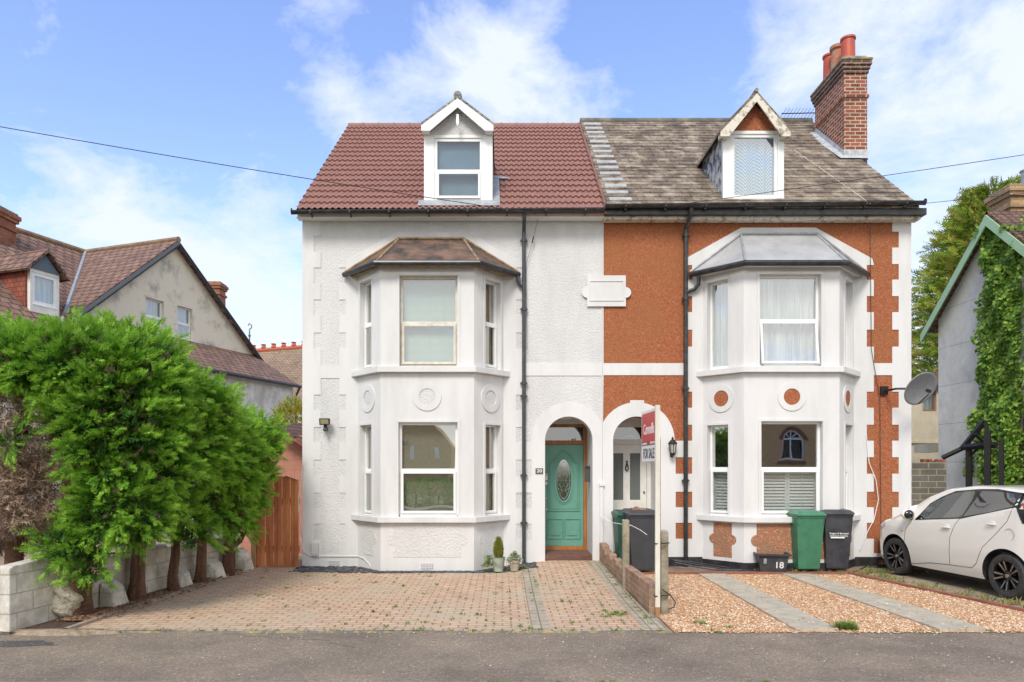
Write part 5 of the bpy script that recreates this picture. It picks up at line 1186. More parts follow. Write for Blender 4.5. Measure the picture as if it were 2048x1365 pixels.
def bough_crown(name, par, p, d, seed, b0, Lb=.34, nf=30, mats=None):
    """flat sprays: each bough carries a fan of fronds, younger and paler towards its tip"""
    rg = np.random.default_rng(seed+100); n = len(p); d = d/np.linalg.norm(d,axis=1,keepdims=True)
    q = np.cross(d, np.array([0,0,1.0])+rg.normal(size=(n,3))*.35); q /= np.linalg.norm(q,axis=1,keepdims=True); up = np.cross(q, d)
    Ls = Lb*rg.uniform(.55,1.45,(n,1)); P_ = []; D_ = []; M_ = []
    for f in range(nf):
        t = rg.random((n,1))**.8; sg = rg.choice([-1,1],(n,1)); lat = rg.random((n,1))*.30*(1-t*.75)*Ls
        P_.append(p+d*Ls*(t-.25)+q*sg*lat-up*Ls*.22*t*t+up*rg.normal(size=(n,1))*.018)
        D_.append(d*(.9+.4*t)+q*sg*(.75-.5*t)-up*.25*t+rg.normal(size=(n,3))*.16)
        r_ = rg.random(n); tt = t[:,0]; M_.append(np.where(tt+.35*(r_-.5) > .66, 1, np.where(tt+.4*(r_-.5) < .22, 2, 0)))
    return fronds(name, par, mats or lf, np.concatenate(P_), np.concatenate(D_), .088, .0062, seed, loc=b0, mi=np.concatenate(M_), npair=3, curl=.12)
deadm = [leafm('dead_frond', (.36,.26,.19), (.55,.43,.33), 4, .2), leafm('dead_frond_dark', (.16,.10,.07), (.30,.20,.14), 4, .2)]
bark = simple('reddish_bark', (.22,.11,.065), .95, col2=(.09,.05,.03), scale=9, streak=.12, bump=(16,1,.09))
def trunk_mb(m, base, path, r0, r1, seed, n=12):
    rnd = random.Random(seed); pts = [Vector(base)]+[Vector(p) for p in path]; P2 = []
    for i in range(len(pts)-1):
        for t in (0,.33,.66): P2.append(pts[i].lerp(pts[i+1],t)+Vector((rnd.uniform(-1,1),rnd.uniform(-1,1),0))*.012)
    P2.append(pts[-1]); rs = [(r0*1.25 if i == 0 else r0+(r1-r0)*i/(len(P2)-1))*rnd.uniform(.92,1.08) for i in range(len(P2))]
    m.tube(P2, rs, n)
# hedge trees: (label, base, trunk points, blobs, seed)
def pw(px, py, Y): return tuple(P(px,py,Y))
trees = [
 ('largest conifer at the road end of the hedge, its trunk beside the rubbish sack', 8.75, (160,1235), .125,
   [((245,835),8.8,(.66,.7,1.0)), ((175,725),8.7,(.58,.65,.50)), ((290,760),9.1,(.60,.65,.62)), ((245,1005),8.75,(.50,.5,.52)), ((330,900),9.2,(.40,.5,.62)), ((75,715),8.6,(.40,.6,.32)),((150,1085),8.6,(.36,.3,.26)),((190,1125),8.6,(.17,.2,.13)),((290,1040),9.0,(.36,.35,.30))]),
 ('second conifer from the road with a thick split trunk', 9.9, (272,1205), .115,
   [((330,800),9.9,(.60,.7,.55)), ((385,880),10.0,(.50,.6,.62)), ((335,1000),9.9,(.40,.4,.34)), ((250,690),9.9,(.55,.6,.32)),((420,820),10.2,(.4,.5,.45))]),
 ('third conifer from the road, slim trunk with bare side branches', 10.5, (345,1188), .08,
   [((395,842),10.6,(.50,.6,.48)), ((430,900),10.7,(.42,.55,.55)), ((420,1010),10.7,(.28,.35,.30)), ((350,785),10.5,(.5,.55,.22)),((400,1068),10.4,(.28,.25,.12))]),
 ('fourth conifer from the road, straight slim trunk', 11.2, (400,1170), .085,
   [((455,868),11.3,(.48,.6,.46)), ((470,930),11.3,(.42,.5,.55)), ((465,1015),11.3,(.32,.35,.32)), ((425,825),11.2,(.5,.5,.24))]),
 ('last conifer of the hedge nearest the wooden gate with forked base', 12.2, (455,1152), .11,
   [((505,885),12.3,(.52,.6,.46)), ((500,950),12.2,(.44,.5,.60)), ((485,1030),12.1,(.30,.35,.32)), ((470,850),12.2,(.5,.5,.24)),((532,862),12.4,(.30,.4,.26))]),
]
for k, (lab, Y, (tx,ty), rad, bl) in enumerate(trees):
    b0 = P(tx, ty, F*HC/(ty-HY)); b0.z = 0.0
    top = P(bl[0][0][0], bl[0][0][1], bl[0][1])
    t = thing('conifer_tree', lab, 'tree', b0, 0, 'conifers of the hedge along the block wall')
    m = MB(); mid = b0.lerp(top,.35)+Vector((-.02,0,0)); mid.x = b0.x+(top.x-b0.x)*.12
    trunk_mb(m, b0-Z*.05, [mid, Vector((b0.x+(top.x-b0.x)*.5, top.y, b0.z+(top.z-b0.z)*.7)), top], rad, rad*.4, k)
    obj('trunk', m, bark, t, smooth=True)
    m = MB(); rnd = random.Random(k+50)
    for _ in range(16):
        h = rnd.uniform(.85,2.4); a = rnd.uniform(-1.5,.9); s0 = b0.lerp(top, h/top.z); s0.x = b0.x+(top.x-b0.x)*.3*h/2.4; ln = rnd.uniform(.3,.75)
        e = s0+Vector((math.cos(a)*ln, math.sin(a)*ln, rnd.uniform(-.1,.5))); m.tube([s0, s0.lerp(e,.5)+Z*rnd.uniform(-.08,.05), e], [.022,.015,.006], 6)
    if k in (1,2): m.tube([b0+Z*.75, b0+Vector((.15,0,1.0)), b0+Vector((.30,.1,1.55))], [.05,.035,.02], 8)
    if k == 4: m.tube([b0+Z*.45, b0+Vector((.22,0,.62)), b0+Vector((.32,.05,.85)), b0+Vector((.42,.05,1.4))], [.06,.05,.035,.02], 8)
    obj('branches', m, bark, t)
    blobs = [((P(c[0]-10,c[1]+6,y)).to_tuple(), tuple(max(.1,a-.10) for a in r)) for c,y,r in bl]
    rg = np.random.default_rng(k)
    pd_, dd_ = blobpts(blobs, 420, k+30, rmin=.05, up=.1)
    fronds('inner_shade_fronds', t, [lf[2], deadm[1], lf[0]], pd_, dd_+rg.normal(size=dd_.shape)*.6, .13, .012, k+31, loc=b0, mi=rg.choice([0,0,0,1,2], len(pd_)), npair=3)  # mostly dark fronds colouring in the crown's inner shade, with some dead brown twigs
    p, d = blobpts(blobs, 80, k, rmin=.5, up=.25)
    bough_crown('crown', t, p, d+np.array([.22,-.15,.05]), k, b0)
# dead brown conifer at the left edge
b0 = Vector((-6.2,8.9,0)); t = thing('dead_conifer', 'half dead conifer with brown matted foliage at the left edge, green at its top', 'tree', b0)
m = MB(); trunk_mb(m, b0-Z*.05, [b0+Vector((0,0,1.2)), b0+Vector((.1,0,2.8))], .13, .06, 77); obj('trunk', m, bark, t, smooth=True)
blobs = [(pw(40,860,8.7),(.52,.5,.62)),(pw(-40,800,8.8),(.7,.6,.7)),(pw(75,985,8.65),(.45,.4,.42)),(pw(0,1010,8.8),(.55,.5,.42)),(pw(-60,1000,9),(.6,.5,.6)),(pw(10,1060,9.3),(.65,.4,.28)),(pw(110,900,8.8),(.3,.3,.5))]
p, d = blobpts(blobs, 620, 70, rmin=.6, up=-.15); rg = np.random.default_rng(5)
fronds('dead_foliage', t, deadm, p, d+rg.normal(size=d.shape)*.7, .13, .006, 71, loc=b0, mi=(rg.random(len(p))<.45).astype(int), npair=3, curl=.5)
blobs = [(pw(0,715,8.8),(.50,.5,.26)),(pw(-80,720,9),(.6,.5,.40)),(pw(50,735,8.5),(.3,.3,.2)),(pw(20,880,8.2),(.12,.12,.05))]
p, d = blobpts(blobs, 75, 72, rmin=.35); bough_crown('crown', t, p, d+np.array([.35,-.1,.1]), 73, b0)
# block wall by the hedge
hwm = brickmat('white_block_wall', (.74,.71,.64), (.68,.65,.58), (.48,.44,.37), bw=.46, bh=.225, ms=.007, var=.4, bump=.8, stain=((.27,.23,.17), 2.4, .40, .74))
wl = thing('block_wall', 'broken white-painted concrete block wall behind the conifer trunks', 'wall', (-5.6,8,0))
A = Vector((-5.62,7.98,0)); B = Vector((-4.86,12.9,0)); U = (B-A).normalized(); Nn = Vector((U.y,-U.x,0)); Ln = (B-A).length
prof = [(0,-.1),(Ln,-.1),(Ln,.78),(Ln-.5,.78),(Ln-.52,.66),(Ln-1.2,.68),(Ln-1.22,.62),(2.9,.66),(2.85,.72),(2.3,.73),(2.2,.64),(1.6,.66),(1.5,.70),(1.15,.72),(1.05,.60),(.95,.72),(.8,.78),(.5,.80),(.05,.77),(0,.75)]
m = MB(); m.plate(A, U, Z, Nn, prof, (), -.20, 0); obj('blockwork', m, hwm, wl, bevel=.02)
m = MB(); A2 = A-U*.0; m.box((A.x-.55,A.y+.0,-.1),(A.x-.201,A.y+.21,.75)); obj('return_wall', m, hwm, wl, bevel=.02)
for i,(s,h) in enumerate(((1.55,.35),(3.05,.33),(4.0,.34),(4.95,.40))):
    m = MB(); c = A+U*s+Nn*.14; rnd = random.Random(i)
    vs = [c+U*(a*.17)+Nn*(b_*.12)+Z*z for a,b_,z in ((-1,-1,-.05),(1,-1,-.05),(1,1,-.05),(-1,1,-.05),(-.9,-1,h),(.8,-1,h*1.1),(.7,.3,h*.8),(-.8,.5,h*.6))]
    m.add(vs, [(0,3,2,1),(4,5,6,7),(0,1,5,4),(1,2,6,5),(2,3,7,6),(3,0,4,7)])
    tag(obj('rubble_block', m, hwm, None, bevel=.03, loc=c), ['white lump of masonry just past the second conifer trunk','white lump of masonry at the foot of the wall, between the third and fourth trunks','white lump of masonry leaning on the wall behind the fourth trunk','stone lump between the last conifer and the gate post'][i], 'rubble', 'lumps of masonry at the wall foot')
# rubbish sack
sc_ = P(128,1195,8.75); t = MB(); t.sphere((sc_.x,sc_.y,.26),.2,20,14,(1,.8,1.35))
rnd = random.Random(9)
t.v = [Vector((v.x+(.03*math.sin(v.z*19+v.x*9)+.018*math.sin(v.z*41+v.y*31)), v.y+.03*math.sin(v.z*23+v.x*17), max(0.0,v.z+.02*math.sin(v.x*30)))) if True else v for v in t.v]
t.v = [Vector((sc_.x+(v.x-sc_.x)*(.72 if v.z>.40 else 1.0)-(.05 if v.z>.35 else 0), v.y, v.z)) for v in t.v]
t.tube([Vector((sc_.x-.07,sc_.y,.5)),Vector((sc_.x-.13,sc_.y,.53)),Vector((sc_.x-.2,sc_.y-.02,.56))],[.10,.07,.10],10)
s_ = tag(obj('rubbish_sack', t, simple('dusty_plastic_sack', (.44,.39,.28), .3, col2=(.60,.56,.46), scale=9, bump=(11,1,.08)), None, smooth=True, loc=(sc_.x,sc_.y,0)), 'dusty translucent plastic sack slumped between the block wall and the first trunk', 'sack')
m = MB(); m.tube([Vector((sc_.x-.20,sc_.y-.10,.46)),Vector((sc_.x-.235,sc_.y-.12,.3)),Vector((sc_.x-.20,sc_.y-.16,.14)),Vector((sc_.x-.18,sc_.y-.18,.01))],[.02,.025,.022,.02],8); tag(obj('torn_strip', m, simple('blue_white_strip', (.10,.12,.22), .5, col2=(.6,.62,.66), scale=20), None), 'torn blue and white strip of plastic hanging off the rubbish sack', 'plastic strip')
m = MB(); rc_ = random.Random(6); c_ = P(120,1262,8.02); rg_ = [(c_.x+(.62+rc_.uniform(-.10,.10))*math.cos(a), 8.04+(.10+rc_.uniform(-.02,.03))*math.sin(a)) for a in np.linspace(0,2*math.pi,26)[:-1]]; m.add([(c_.x,8.05,.045)]+[(x,y,.03) for x,y in rg_]+[(c_.x+(x-c_.x)*1.05,8.04+(y-8.04)*1.2,-.02) for x,y in rg_], [(0,1+i,1+(i+1)%25) for i in range(25)]+[(1+i,26+i,26+(i+1)%25,1+(i+1)%25) for i in range(25)]); structure(obj('rough_concrete', m, simple('broken_concrete', (.36,.29,.20), .95, col2=(.2,.15,.1), scale=8, bump=(20,1,.04)), smooth=True))
# wooden gate
gt = thing('wooden_gate', 'arched orange-brown boarded wooden gate beside the white house', 'gate', (-4.3,13.25,0))
gw = simple('orange_fence_wood', (.62,.25,.085), .7, col2=(.38,.11,.04), scale=3.2, streak=.25, lo=.35, hi=.6, bump=(30,.4,.01)); gp_ = simple('tan_gate_post', (.42,.27,.13), .8, col2=(.3,.17,.08), scale=6, streak=.2)
m = MB(); nb = 10; gx0, gx1 = XZ(518,0)[0], XZ(601,0)[0]; 
for i in range(nb):
    a = gx0+(gx1-gx0)*i/nb+.003; b_ = gx0+(gx1-gx0)*(i+1)/nb-.003; tt = lambda x: 1.60+.14*math.sin(math.pi*(.12+.76*(x-gx0)/(gx1-gx0)))
    m.front(13.22-(i%2)*.018, [(a,.03),(b_,.03),(b_,tt(b_)),(a,tt(a))], (), .02)
obj('boards', m, gw, gt, bevel=.004)
m = MB(); m.box((gx0,13.245,.3),(gx1,13.29,.42)); m.box((gx0,13.245,1.2),(gx1,13.29,1.32)); obj('rails', m, gp_, gt)
m = MB(); m.box((gx0-.11,13.2,-.05),(gx0-.01,13.3,1.15)); m.box((gx0-.13,13.17,.5),(gx0-.11,13.19,.9)); obj('gate_post', m, gp_, gt, bevel=.006)
m = MB(); m.tube([(gx1-.02,13.19,1.66),(gx1-.25,13.19,1.74)], .008, 6); obj('latch', m, MT['black_iron'], gt)
# pink block outbuilding, tiled roof
ob = thing('outbuilding', 'pink painted block outbuilding with a low tiled roof behind the wooden gate', 'outbuilding', (-4.9,16,0))
pk = brickmat('pink_block', (.44,.20,.14), (.40,.175,.12), (.30,.15,.11), bw=.46, bh=.23, ms=.006, var=.15, bump=.4)
m = MB(); Y0 = 15.5; m.front(Y0, [((480-VX)*Y0/F,-.1),(XZ(604,0)[0]+.5,-.1),(XZ(604,0)[0]+.5,HC-(885-HY)*Y0/F),((566-VX)*Y0/F,HC-(866-HY)*Y0/F),((480-VX)*Y0/F,HC-(905-HY)*Y0/F)], (), 3.0); obj('wall', m, pk, ob)
rt = brickmat('brown_pantile', (.20,.10,.075), (.14,.075,.055), (.05,.03,.025), bw=.18, bh=.16, ms=.02, var=.4, bump=1, off=0, stain=((.30,.24,.15),5,.55,.75))
m = MB(); a = P(556,850,15.2); b_ = P(640,905,15.2); k_ = Vector((0,3.3,.25)); m.add([a,b_,b_+k_,a+k_,a-Z*.07,b_-Z*.07,b_+k_-Z*.07,a+k_-Z*.07],[(0,1,2,3),(4,5,6,7),(0,1,5,4),(1,2,6,5),(2,3,7,6),(3,0,4,7)])
obj('roof', m, rt, ob)
m = MB(); m.tube([a-Z*.11-YV*.02,b_-Z*.11-YV*.02], .055, 6); obj('barge_board', m, simple('dark_red_board', (.16,.03,.025), .6), ob)
# yellow shrub
sp = P(588,838,18.5); t = thing('yellow_shrub', 'yellow-green leafed shrub showing between the hedge and the white house', 'shrub', (sp.x,sp.y,0))
m = MB(); trunk_mb(m, (sp.x,sp.y,-.1), [(sp.x,sp.y,2.4)], .07, .03, 4); obj('trunk', m, bark, t)
p, d = blobpts([((sp.x,sp.y,sp.z-.1),(.55,.5,.62)),((sp.x-.3,sp.y,sp.z-.5),(.5,.5,.5))], 500, 81, rmin=.4); fronds('crown', t, [leafm('yellow_leaf', (.30,.28,.03), (.55,.45,.05)), lf[0]], p, d, .09, .014, 82, loc=(sp.x,sp.y,0), mi=(np.random.default_rng(1).random(len(p))<.3).astype(int), npair=2)
# ------------------------------------------------------------------ rendered gable house on the left
U = Vector((.334,.943,0)).normalized(); Vv = Vector((-U.y, U.x, 0))      # u along the gable wall, v into the house
O = Vector((-10.67,22.73,0))
def lw_(a, b, z): return O+U*a+Vv*b+Z*z
gh_ = thing('gable_house', 'large stained cream rendered house with brown tiled roofs, gable end towards the road', 'house', O)
cr = simple('stained_cream_render', (.72,.66,.53), .9, col2=(.28,.27,.23), scale=1.5, lo=.50, hi=.72, bump=(25,.2,.01)); cream = simple('cream_wall', (.80,.78,.72), .85, col2=(.5,.48,.42), scale=2)
pan = MT['pan'] = brickmat('brown_interlocking_tile', (.27,.155,.11), (.20,.115,.085), (.07,.045,.035), bw=.30, bh=.25, ms=.026, off=.5, var=.4, bump=1, stain=((.40,.28,.18),4,.56,.76))
def wz(px, py):      # point on gable plane -> (a, z)
    k = (px-VX)/F; a = (k*O.y-O.x)/(U.x-k*U.y); Y = O.y+U.y*a; return a, HC-(py-HY)*Y/F
h1 = [wz(292,594),wz(328,604),wz(328,671),wz(292,664)]; h2 = [wz(355,611),wz(385,619),wz(385,682),wz(355,676)]
rc = lambda h: rect(h[0][0], (h[2][1]+h[3][1])/2, h[1][0], (h[0][1]+h[1][1])/2)
r1_, r2_ = rc(h1), rc(h2)
m = MB(); m.plate(O, U, Z, -Vv, [(-3.5,-.1),(3.9,-.1),(3.9,6.2),(0,9.2),(-3.5,6.2)], [r1_,r2_], -.25, 0); obj('wall', m, cr, gh_)
for r_ in (r1_, r2_): window(gh_, O+Vv*.10, U, Z, -Vv, r_[0][0]+.001, r_[0][1]+.04, r_[2][0]-.001, r_[2][1]-.001, (r_[0][1]*.5+r_[2][1]*.5), glass='glass_sky', fill='curtain')
m = MB(); m.add([lw_(-3.5,0.26,-.1),lw_(-3.5,9,-.1),lw_(-3.5,9,6.2),lw_(-3.5,0.26,6.2)],[(0,1,2,3)]); m.add([lw_(3.9,.26,-.1),lw_(3.9,9,-.1),lw_(3.9,9,6.2),lw_(3.9,.26,6.2)],[(0,1,2,3)])
m.add([lw_(-3.6,-.1,-.1),lw_(-12,-.1,-.1),lw_(-12,-.1,5.7),lw_(-3.6,-.1,5.7)],[(0,1,2,3)]); m.add([lw_(-12,-.1,-.1),lw_(-12,9,-.1),lw_(-12,9,5.7),lw_(-12,-.1,5.7)],[(0,1,2,3)]); obj('side_wall', m, cream, gh_)
def slab(m, pts, th=.10):
    n_ = (Vector(pts[1])-Vector(pts[0])).cross(Vector(pts[2])-Vector(pts[0])).normalized()
    if n_.z < 0: n_ = -n_
    k_ = len(pts); m.add([Vector(p) for p in pts]+[Vector(p)-n_*th for p in pts], [tuple(range(k_)), tuple(range(k_,2*k_))[::-1]]+[(i,(i+1)%k_,k_+(i+1)%k_,k_+i) for i in range(k_)])
m = MB(); e_ = -.18
slab(m, [lw_(-3.75,e_,6.05),lw_(0,e_,9.28),lw_(0,3.86,9.28),lw_(-3.75,.05,6.05)]); slab(m, [lw_(4.1,e_,6.05),lw_(0,e_,9.28),lw_(0,6,9.28),lw_(4.1,6,6.05)])
slab(m, [lw_(-13,-.45,5.55),lw_(-4.3,-.45,5.55),lw_(0,3.86,9.26),lw_(-13,3.86,9.26)]); slab(m, [lw_(-13,3.87,9.26),lw_(4,3.87,9.26),lw_(4,7.7,6.1),lw_(-13,7.7,6.1)])
grf = obj('roof', m, pan, gh_)
m = MB(); m.tube([lw_(0,e_-.02,9.28),lw_(0,3.86,9.28)], .10, 8); m.tube([lw_(-13,3.86,9.28),lw_(2.2,3.86,9.28)], .10, 8); obj('ridge_tile', m, simple('brown_ridge', (.19,.11,.075), .85, col2=(.28,.2,.12), scale=5), grf)
m = MB(); 
for s,a in ((-1,-3.75),(1,4.1)): m.tube([lw_(a,e_-.03,5.93),lw_(0,e_-.03,9.14)], .075, 4)
obj('barge_board', m, simple('dark_blue_grey_board', (.045,.055,.065), .6), gh_)
m = MB(); m.tube([lw_(-4.3,-.42,5.62),lw_(0,3.84,9.3)], .06, 6); obj('valley', m, MT['lead'], grf)
m = MB(); m.tube([lw_(-13,-.52,5.48),lw_(-4.3,-.52,5.48)], .06, 8); obj('gutter', m, MT['black_plastic'], gh_)
m = MB(); slab(m, [lw_(-3.9,-1.95,4.95),lw_(3.95,-1.95,4.95),lw_(3.95,.0,6.12),lw_(-3.9,.0,6.12)]); obj('lean_to_roof', m, pan, gh_)
m = MB(); m.plate(O-Vv*1.75, U, Z, -Vv, rect(-3.8,-.1,3.9,4.92), (), -.2, 0); m.plate(O+U*3.9, Vv, Z, U, rect(-1.75,-.1,0,5), (), -.2, 0); obj('lean_to_wall', m, cream, gh_)
m = MB(); m.tube([lw_(-3.9,-2.02,4.87),lw_(3.98,-2.02,4.87)], .055, 8); m.tube([lw_(3.95,-2.0,4.85),lw_(3.97,-1.85,4.6),lw_(3.97,-1.8,4.5),lw_(3.97,-1.8,0)], .04, 8); obj('lean_to_gutter', m, MT['black_plastic'], gh_)
# dormer of that house
dj = O+Vv*.05
def wz2(px, py):
    k = (px-VX)/F; a = (k*dj.y-dj.x)/(U.x-k*U.y); Y = dj.y+U.y*a; return a, HC-(py-HY)*Y/F
a0,z1 = wz2(64,543); a1,z0 = wz2(115,612); 
z0 = z1-.86
m = MB(); m.plate(dj, U, Z, -Vv, [(a0-.05,z0-.5),(a1+.05,z0-.5),(a1+.05,z1+.08),((a0+a1)/2,z1+.52),(a0-.05,z1+.08)], [rect(a0,z0,a1,z1)], -.1, 0); dm_ = obj('dormer', m, MT['white_paint'], gh_)
m = MB(); m.plate(dj-Vv*.001, U, Z, -Vv, [(a0-.05,z1+.08),(a1+.05,z1+.08),((a0+a1)/2,z1+.52)], (), 0, .03); obj('tympanum', m, simple('blue_grey_tympanum', (.10,.14,.17), .6), dm_)
m = MB(); 
for s in (a0-.11, a1+.051): m.plate(dj+U*s, Vv, Z, U, [(.1,z0-.4),(2.0,z0+1.0),(2.0,z1+.07),(.1,z1+.07)], (), 0, .06)
objs('cheek', m, brickmat('hung_red_tile', (.30,.085,.05),(.22,.06,.04),(.07,.03,.02), bw=.17,bh=.13,ms=.008,var=.3), dm_)
m = MB(); am = (a0+a1)/2
for s in (a0-.28, a1+.28): slab(m, [dj+U*s-Vv*.15+Z*(z1+.0), dj+U*am-Vv*.15+Z*(z1+.68), dj+U*am+Vv*2.6+Z*(z1+.68), dj+U*s+Vv*2.0+Z*(z1+.0)], .06)
obj('dormer_roof', m, pan, dm_)
window(gh_, dj+Vv*.02, U, Z, -Vv, a0+.001, z0+.03, a1-.001, z1-.001, None, glass='glass_sky', fill='curtain', fw=.09)
def chimney(par, lo_, hi_, mat, corb, pots=0):
    m = MB(); m.box(lo_, hi_); m.box((lo_[0]-.05,lo_[1]-.05,hi_[2]-.5),(hi_[0]+.05,hi_[1]+.05,hi_[2]-.4)); m.box((lo_[0]-.06,lo_[1]-.06,hi_[2]-.22),(hi_[0]+.06,hi_[1]+.06,hi_[2]-.12)); m.box((lo_[0]-.10,lo_[1]-.10,hi_[2]-.12),(hi_[0]+.10,hi_[1]+.10,hi_[2]-.0)); c_ = obj('chimney', m, MT[mat], par)
    m = MB(); m.box((lo_[0]-.04,lo_[1]-.04,hi_[2]+.001),(hi_[0]+.04,hi_[1]+.04,hi_[2]+.07)); 
    for i in range(pots): m.lathe([(.13,0),(.11,.35),(.13,.36),(.13,.42),(.10,.42),(.10,.2)], (lo_[0]+.25+.4*i,(lo_[1]+hi_[1])/2,hi_[2]+.05), 14)
    obj('chimney_cap', m, MT['lichen'], c_); return c_
MT['orange_brick'] = brickmat('orange_brick', (.42,.15,.07),(.30,.09,.045),(.20,.13,.09), ms=.012, var=.4)
c1 = P(4,500,20.5); chimney(gh_, (c1.x-.8,c1.y-.3,7.3), (P(13,0,20.5).x,c1.y+.4,HC-(424-HY)*20.5/F), 'orange_brick', 0)
Yc = 31; chimney(gh_, (P(412,0,Yc).x,Yc-.3,6), (P(444,0,Yc).x,Yc+.4,HC-(570-HY)*Yc/F), 'orange_brick', 0, 0)
# brown tiled house far behind
Yb = 36; fb = thing('distant_house', 'distant house with tan tiled roof, red crested ridge and finial between hedge and white house', 'house', (-11.5,Yb,0))
m = MB(); ra = P(499,703,Yb+2.5); rb_ = P(640,692,Yb+2.5); ea = P(440,815,Yb); eb_ = P(680,815,Yb); slab(m, [ea,eb_,rb_,ra],.1); slab(m, [ra,rb_,rb_+Vector((0,4,-4.5)),ra+Vector((-1,4,-4.5))],.1); slab(m, [ea, ra, ra+Vector((-1,4,-4.5))], .1)
frf = obj('roof', m, brickmat('tan_plain_tile', (.33,.235,.165),(.26,.18,.13),(.12,.09,.065), bw=.2,bh=.13,ms=.014,var=.35,vs=1.2), fb)
m = MB(); m.box((ea.x+.3,Yb+.3,-.1),(eb_.x,Yb+6,ea.z-.05)); obj('wall', m, cream, fb)
m = MB(); m.tube([ra,rb_], .12, 8)
for i in range(7): c = ra.lerp(rb_, (i+.4)/7); m.lathe([(.10,.0),(.15,.13),(.10,.25),(.16,.30),(.01,.34)], c, 8)
obj('crested_ridge', m, simple('red_ridge_tile', (.45,.12,.06), .8), frf)
m = MB(); f0 = ra; m.lathe([(.18,-.1),(.18,.35),(.10,.4),(.04,.5),(.04,.8),(.09,.85),(.04,.92),(.03,1.2)], f0, 10); m.tube([f0+Z*1.2, f0+Z*1.3+X*.12, f0+Z*1.45+X*.10, f0+Z*1.52, f0+Z*1.42-X*.08], .03, 6); obj('finial', m, simple('verdigris_lead', (.10,.14,.12), .6), frf)
m = MB(); fx = P(492,700,Yb-2); m.box((fx.x-.1,fx.y,3),(fx.x+.1,fx.y+.2,HC-(686-HY)*(Yb-2)/F)); obj('flue', m, MT['black_iron'], fb)
# ------------------------------------------------------------------ ivy clad house on the right
gx = 11.83
ih = thing('ivy_house', 'pale grey rendered house with light green barge boards and thick ivy, right edge', 'house', (gx,17,0))
gl_ = brickmat('pale_grey_boarding', (.80,.79,.73), (.76,.75,.69), (.46,.45,.42), bw=40, bh=1.02, ms=.008, var=.22, bump=.5, stain=((.64,.63,.57),1.5,.55,.85))
Yf, Ya, Yn = 19.0, 16.75, 12.8
def yz(px, py, x=gx): Y = x*F/(px-VX); return Y, HC-(py-HY)*Y/F
ze_ = yz(1862,640)[1]; za_ = yz(2000,432)[1]+.1; 
m = MB(); m.plate(Vector((gx,0,0)), YV, Z, -X, [(Yn,-.1),(Yf,-.1),(Yf,ze_),(Ya,za_),(Ya-(Yf-Ya),ze_),(Yn,ze_-1.5)], (), -.25, 0); m.box((gx+.26,Yf-.25,-.1),(gx+9,Yf-.001,ze_)); m.box((gx+.26,Yn,-.1),(gx+9,Yn+.2,ze_-1.5)); obj('wall', m, gl_, ih)
m = MB(); o_ = gx-.25; Ye2 = Yf+.35; zz_ = ze_-.35*(za_-ze_)/(Yf-Ya)
slab(m, [(o_,Ye2,zz_),(o_,Ya,za_+.05),(gx+9,Ya,za_+.05),(gx+9,Ye2,zz_)],.08); Y2 = Ya-(Yf-Ya)-.35; slab(m, [(o_,Y2,zz_),(o_,Ya,za_+.05),(gx+9,Ya,za_+.05),(gx+9,Y2,zz_)],.08); obj('roof', m, rt, ih)
lg = simple('light_green_paint', (.36,.58,.32), .5, col2=(.42,.62,.38), scale=6)
m = MB()
for yy in (Ye2, Y2): m.add([(o_-.03,yy,zz_-.09),(o_-.03,Ya,za_-.04),(o_-.03,Ya,za_-.30),(o_-.03,yy,zz_-.34),(o_+.01,yy,zz_-.09),(o_+.01,Ya,za_-.04),(o_+.01,Ya,za_-.30),(o_+.01,yy,zz_-.34)],[(0,1,2,3),(4,5,6,7),(0,3,7,4),(3,2,6,5+1),(0,1,5,4)]); m.add([(o_+.012,yy,zz_-.10),(o_+.012,Ya,za_-.05),(gx-.001,Ya,za_-.05),(gx-.001,yy,zz_-.10)],[(0,1,2,3)])
obj('barge_board', m, lg, ih, recalc=False)
MT['tan_brick'] = brickmat('tan_brick', (.48,.31,.15),(.36,.21,.10),(.25,.2,.14), ms=.012, var=.35)
c1 = P(1987,400,17.6); chimney(ih, (c1.x,17.0,6.5), (c1.x+1.2,17.7,HC-(393-HY)*17.6/F), 'tan_brick', 0)
m = MB(); m.lathe([(.13,0),(.13,.42),(.16,.43),(.16,.46),(.001,.47)], (c1.x+.62,17.3,HC-(388-HY)*17.6/F), 14); obj('chimney_pot', m, MT['lead'], ih)
# timber porch on that house
tp = thing('timber_porch', 'small black timber porch with sloping lean-to frame against the ivy clad house', 'porch', (11.2,15.7,0))
m = MB(); xp = 10.75
def beam(a, b, w_=.06): m.tube([a,b], w_, 4)
A_ = lambda px, py, Y: P(px,py,Y)
beam(A_(1938,980,15.9)-Z*1.2, A_(1938,888,15.9), .08); beam(A_(1975,980,15.2)-Z*1.2, A_(1975,862,15.2), .08); beam(A_(2003,980,14.9)-Z*1.2, A_(2003,880,14.9), .06)
obj('post', m, simple('black_timber', (.008,.008,.008), .6), tp); m = MB()
beam(A_(1885,916,16.2), A_(1925,897,16.1), .055); beam(A_(1925,897,16.1), A_(1970,842,15.7), .07); beam(A_(1925,895,16.0), A_(1992,890,15.2), .07); beam(A_(1950,868,15.7),A_(1975,895,15.7),.04); beam(A_(1970,842,15.7), A_(1982,895,15.6), .05);  beam(A_(1938,915,15.9),A_(1962,890,15.5),.04)
obj('frame', m, bpy.data.materials['black_timber'], tp)
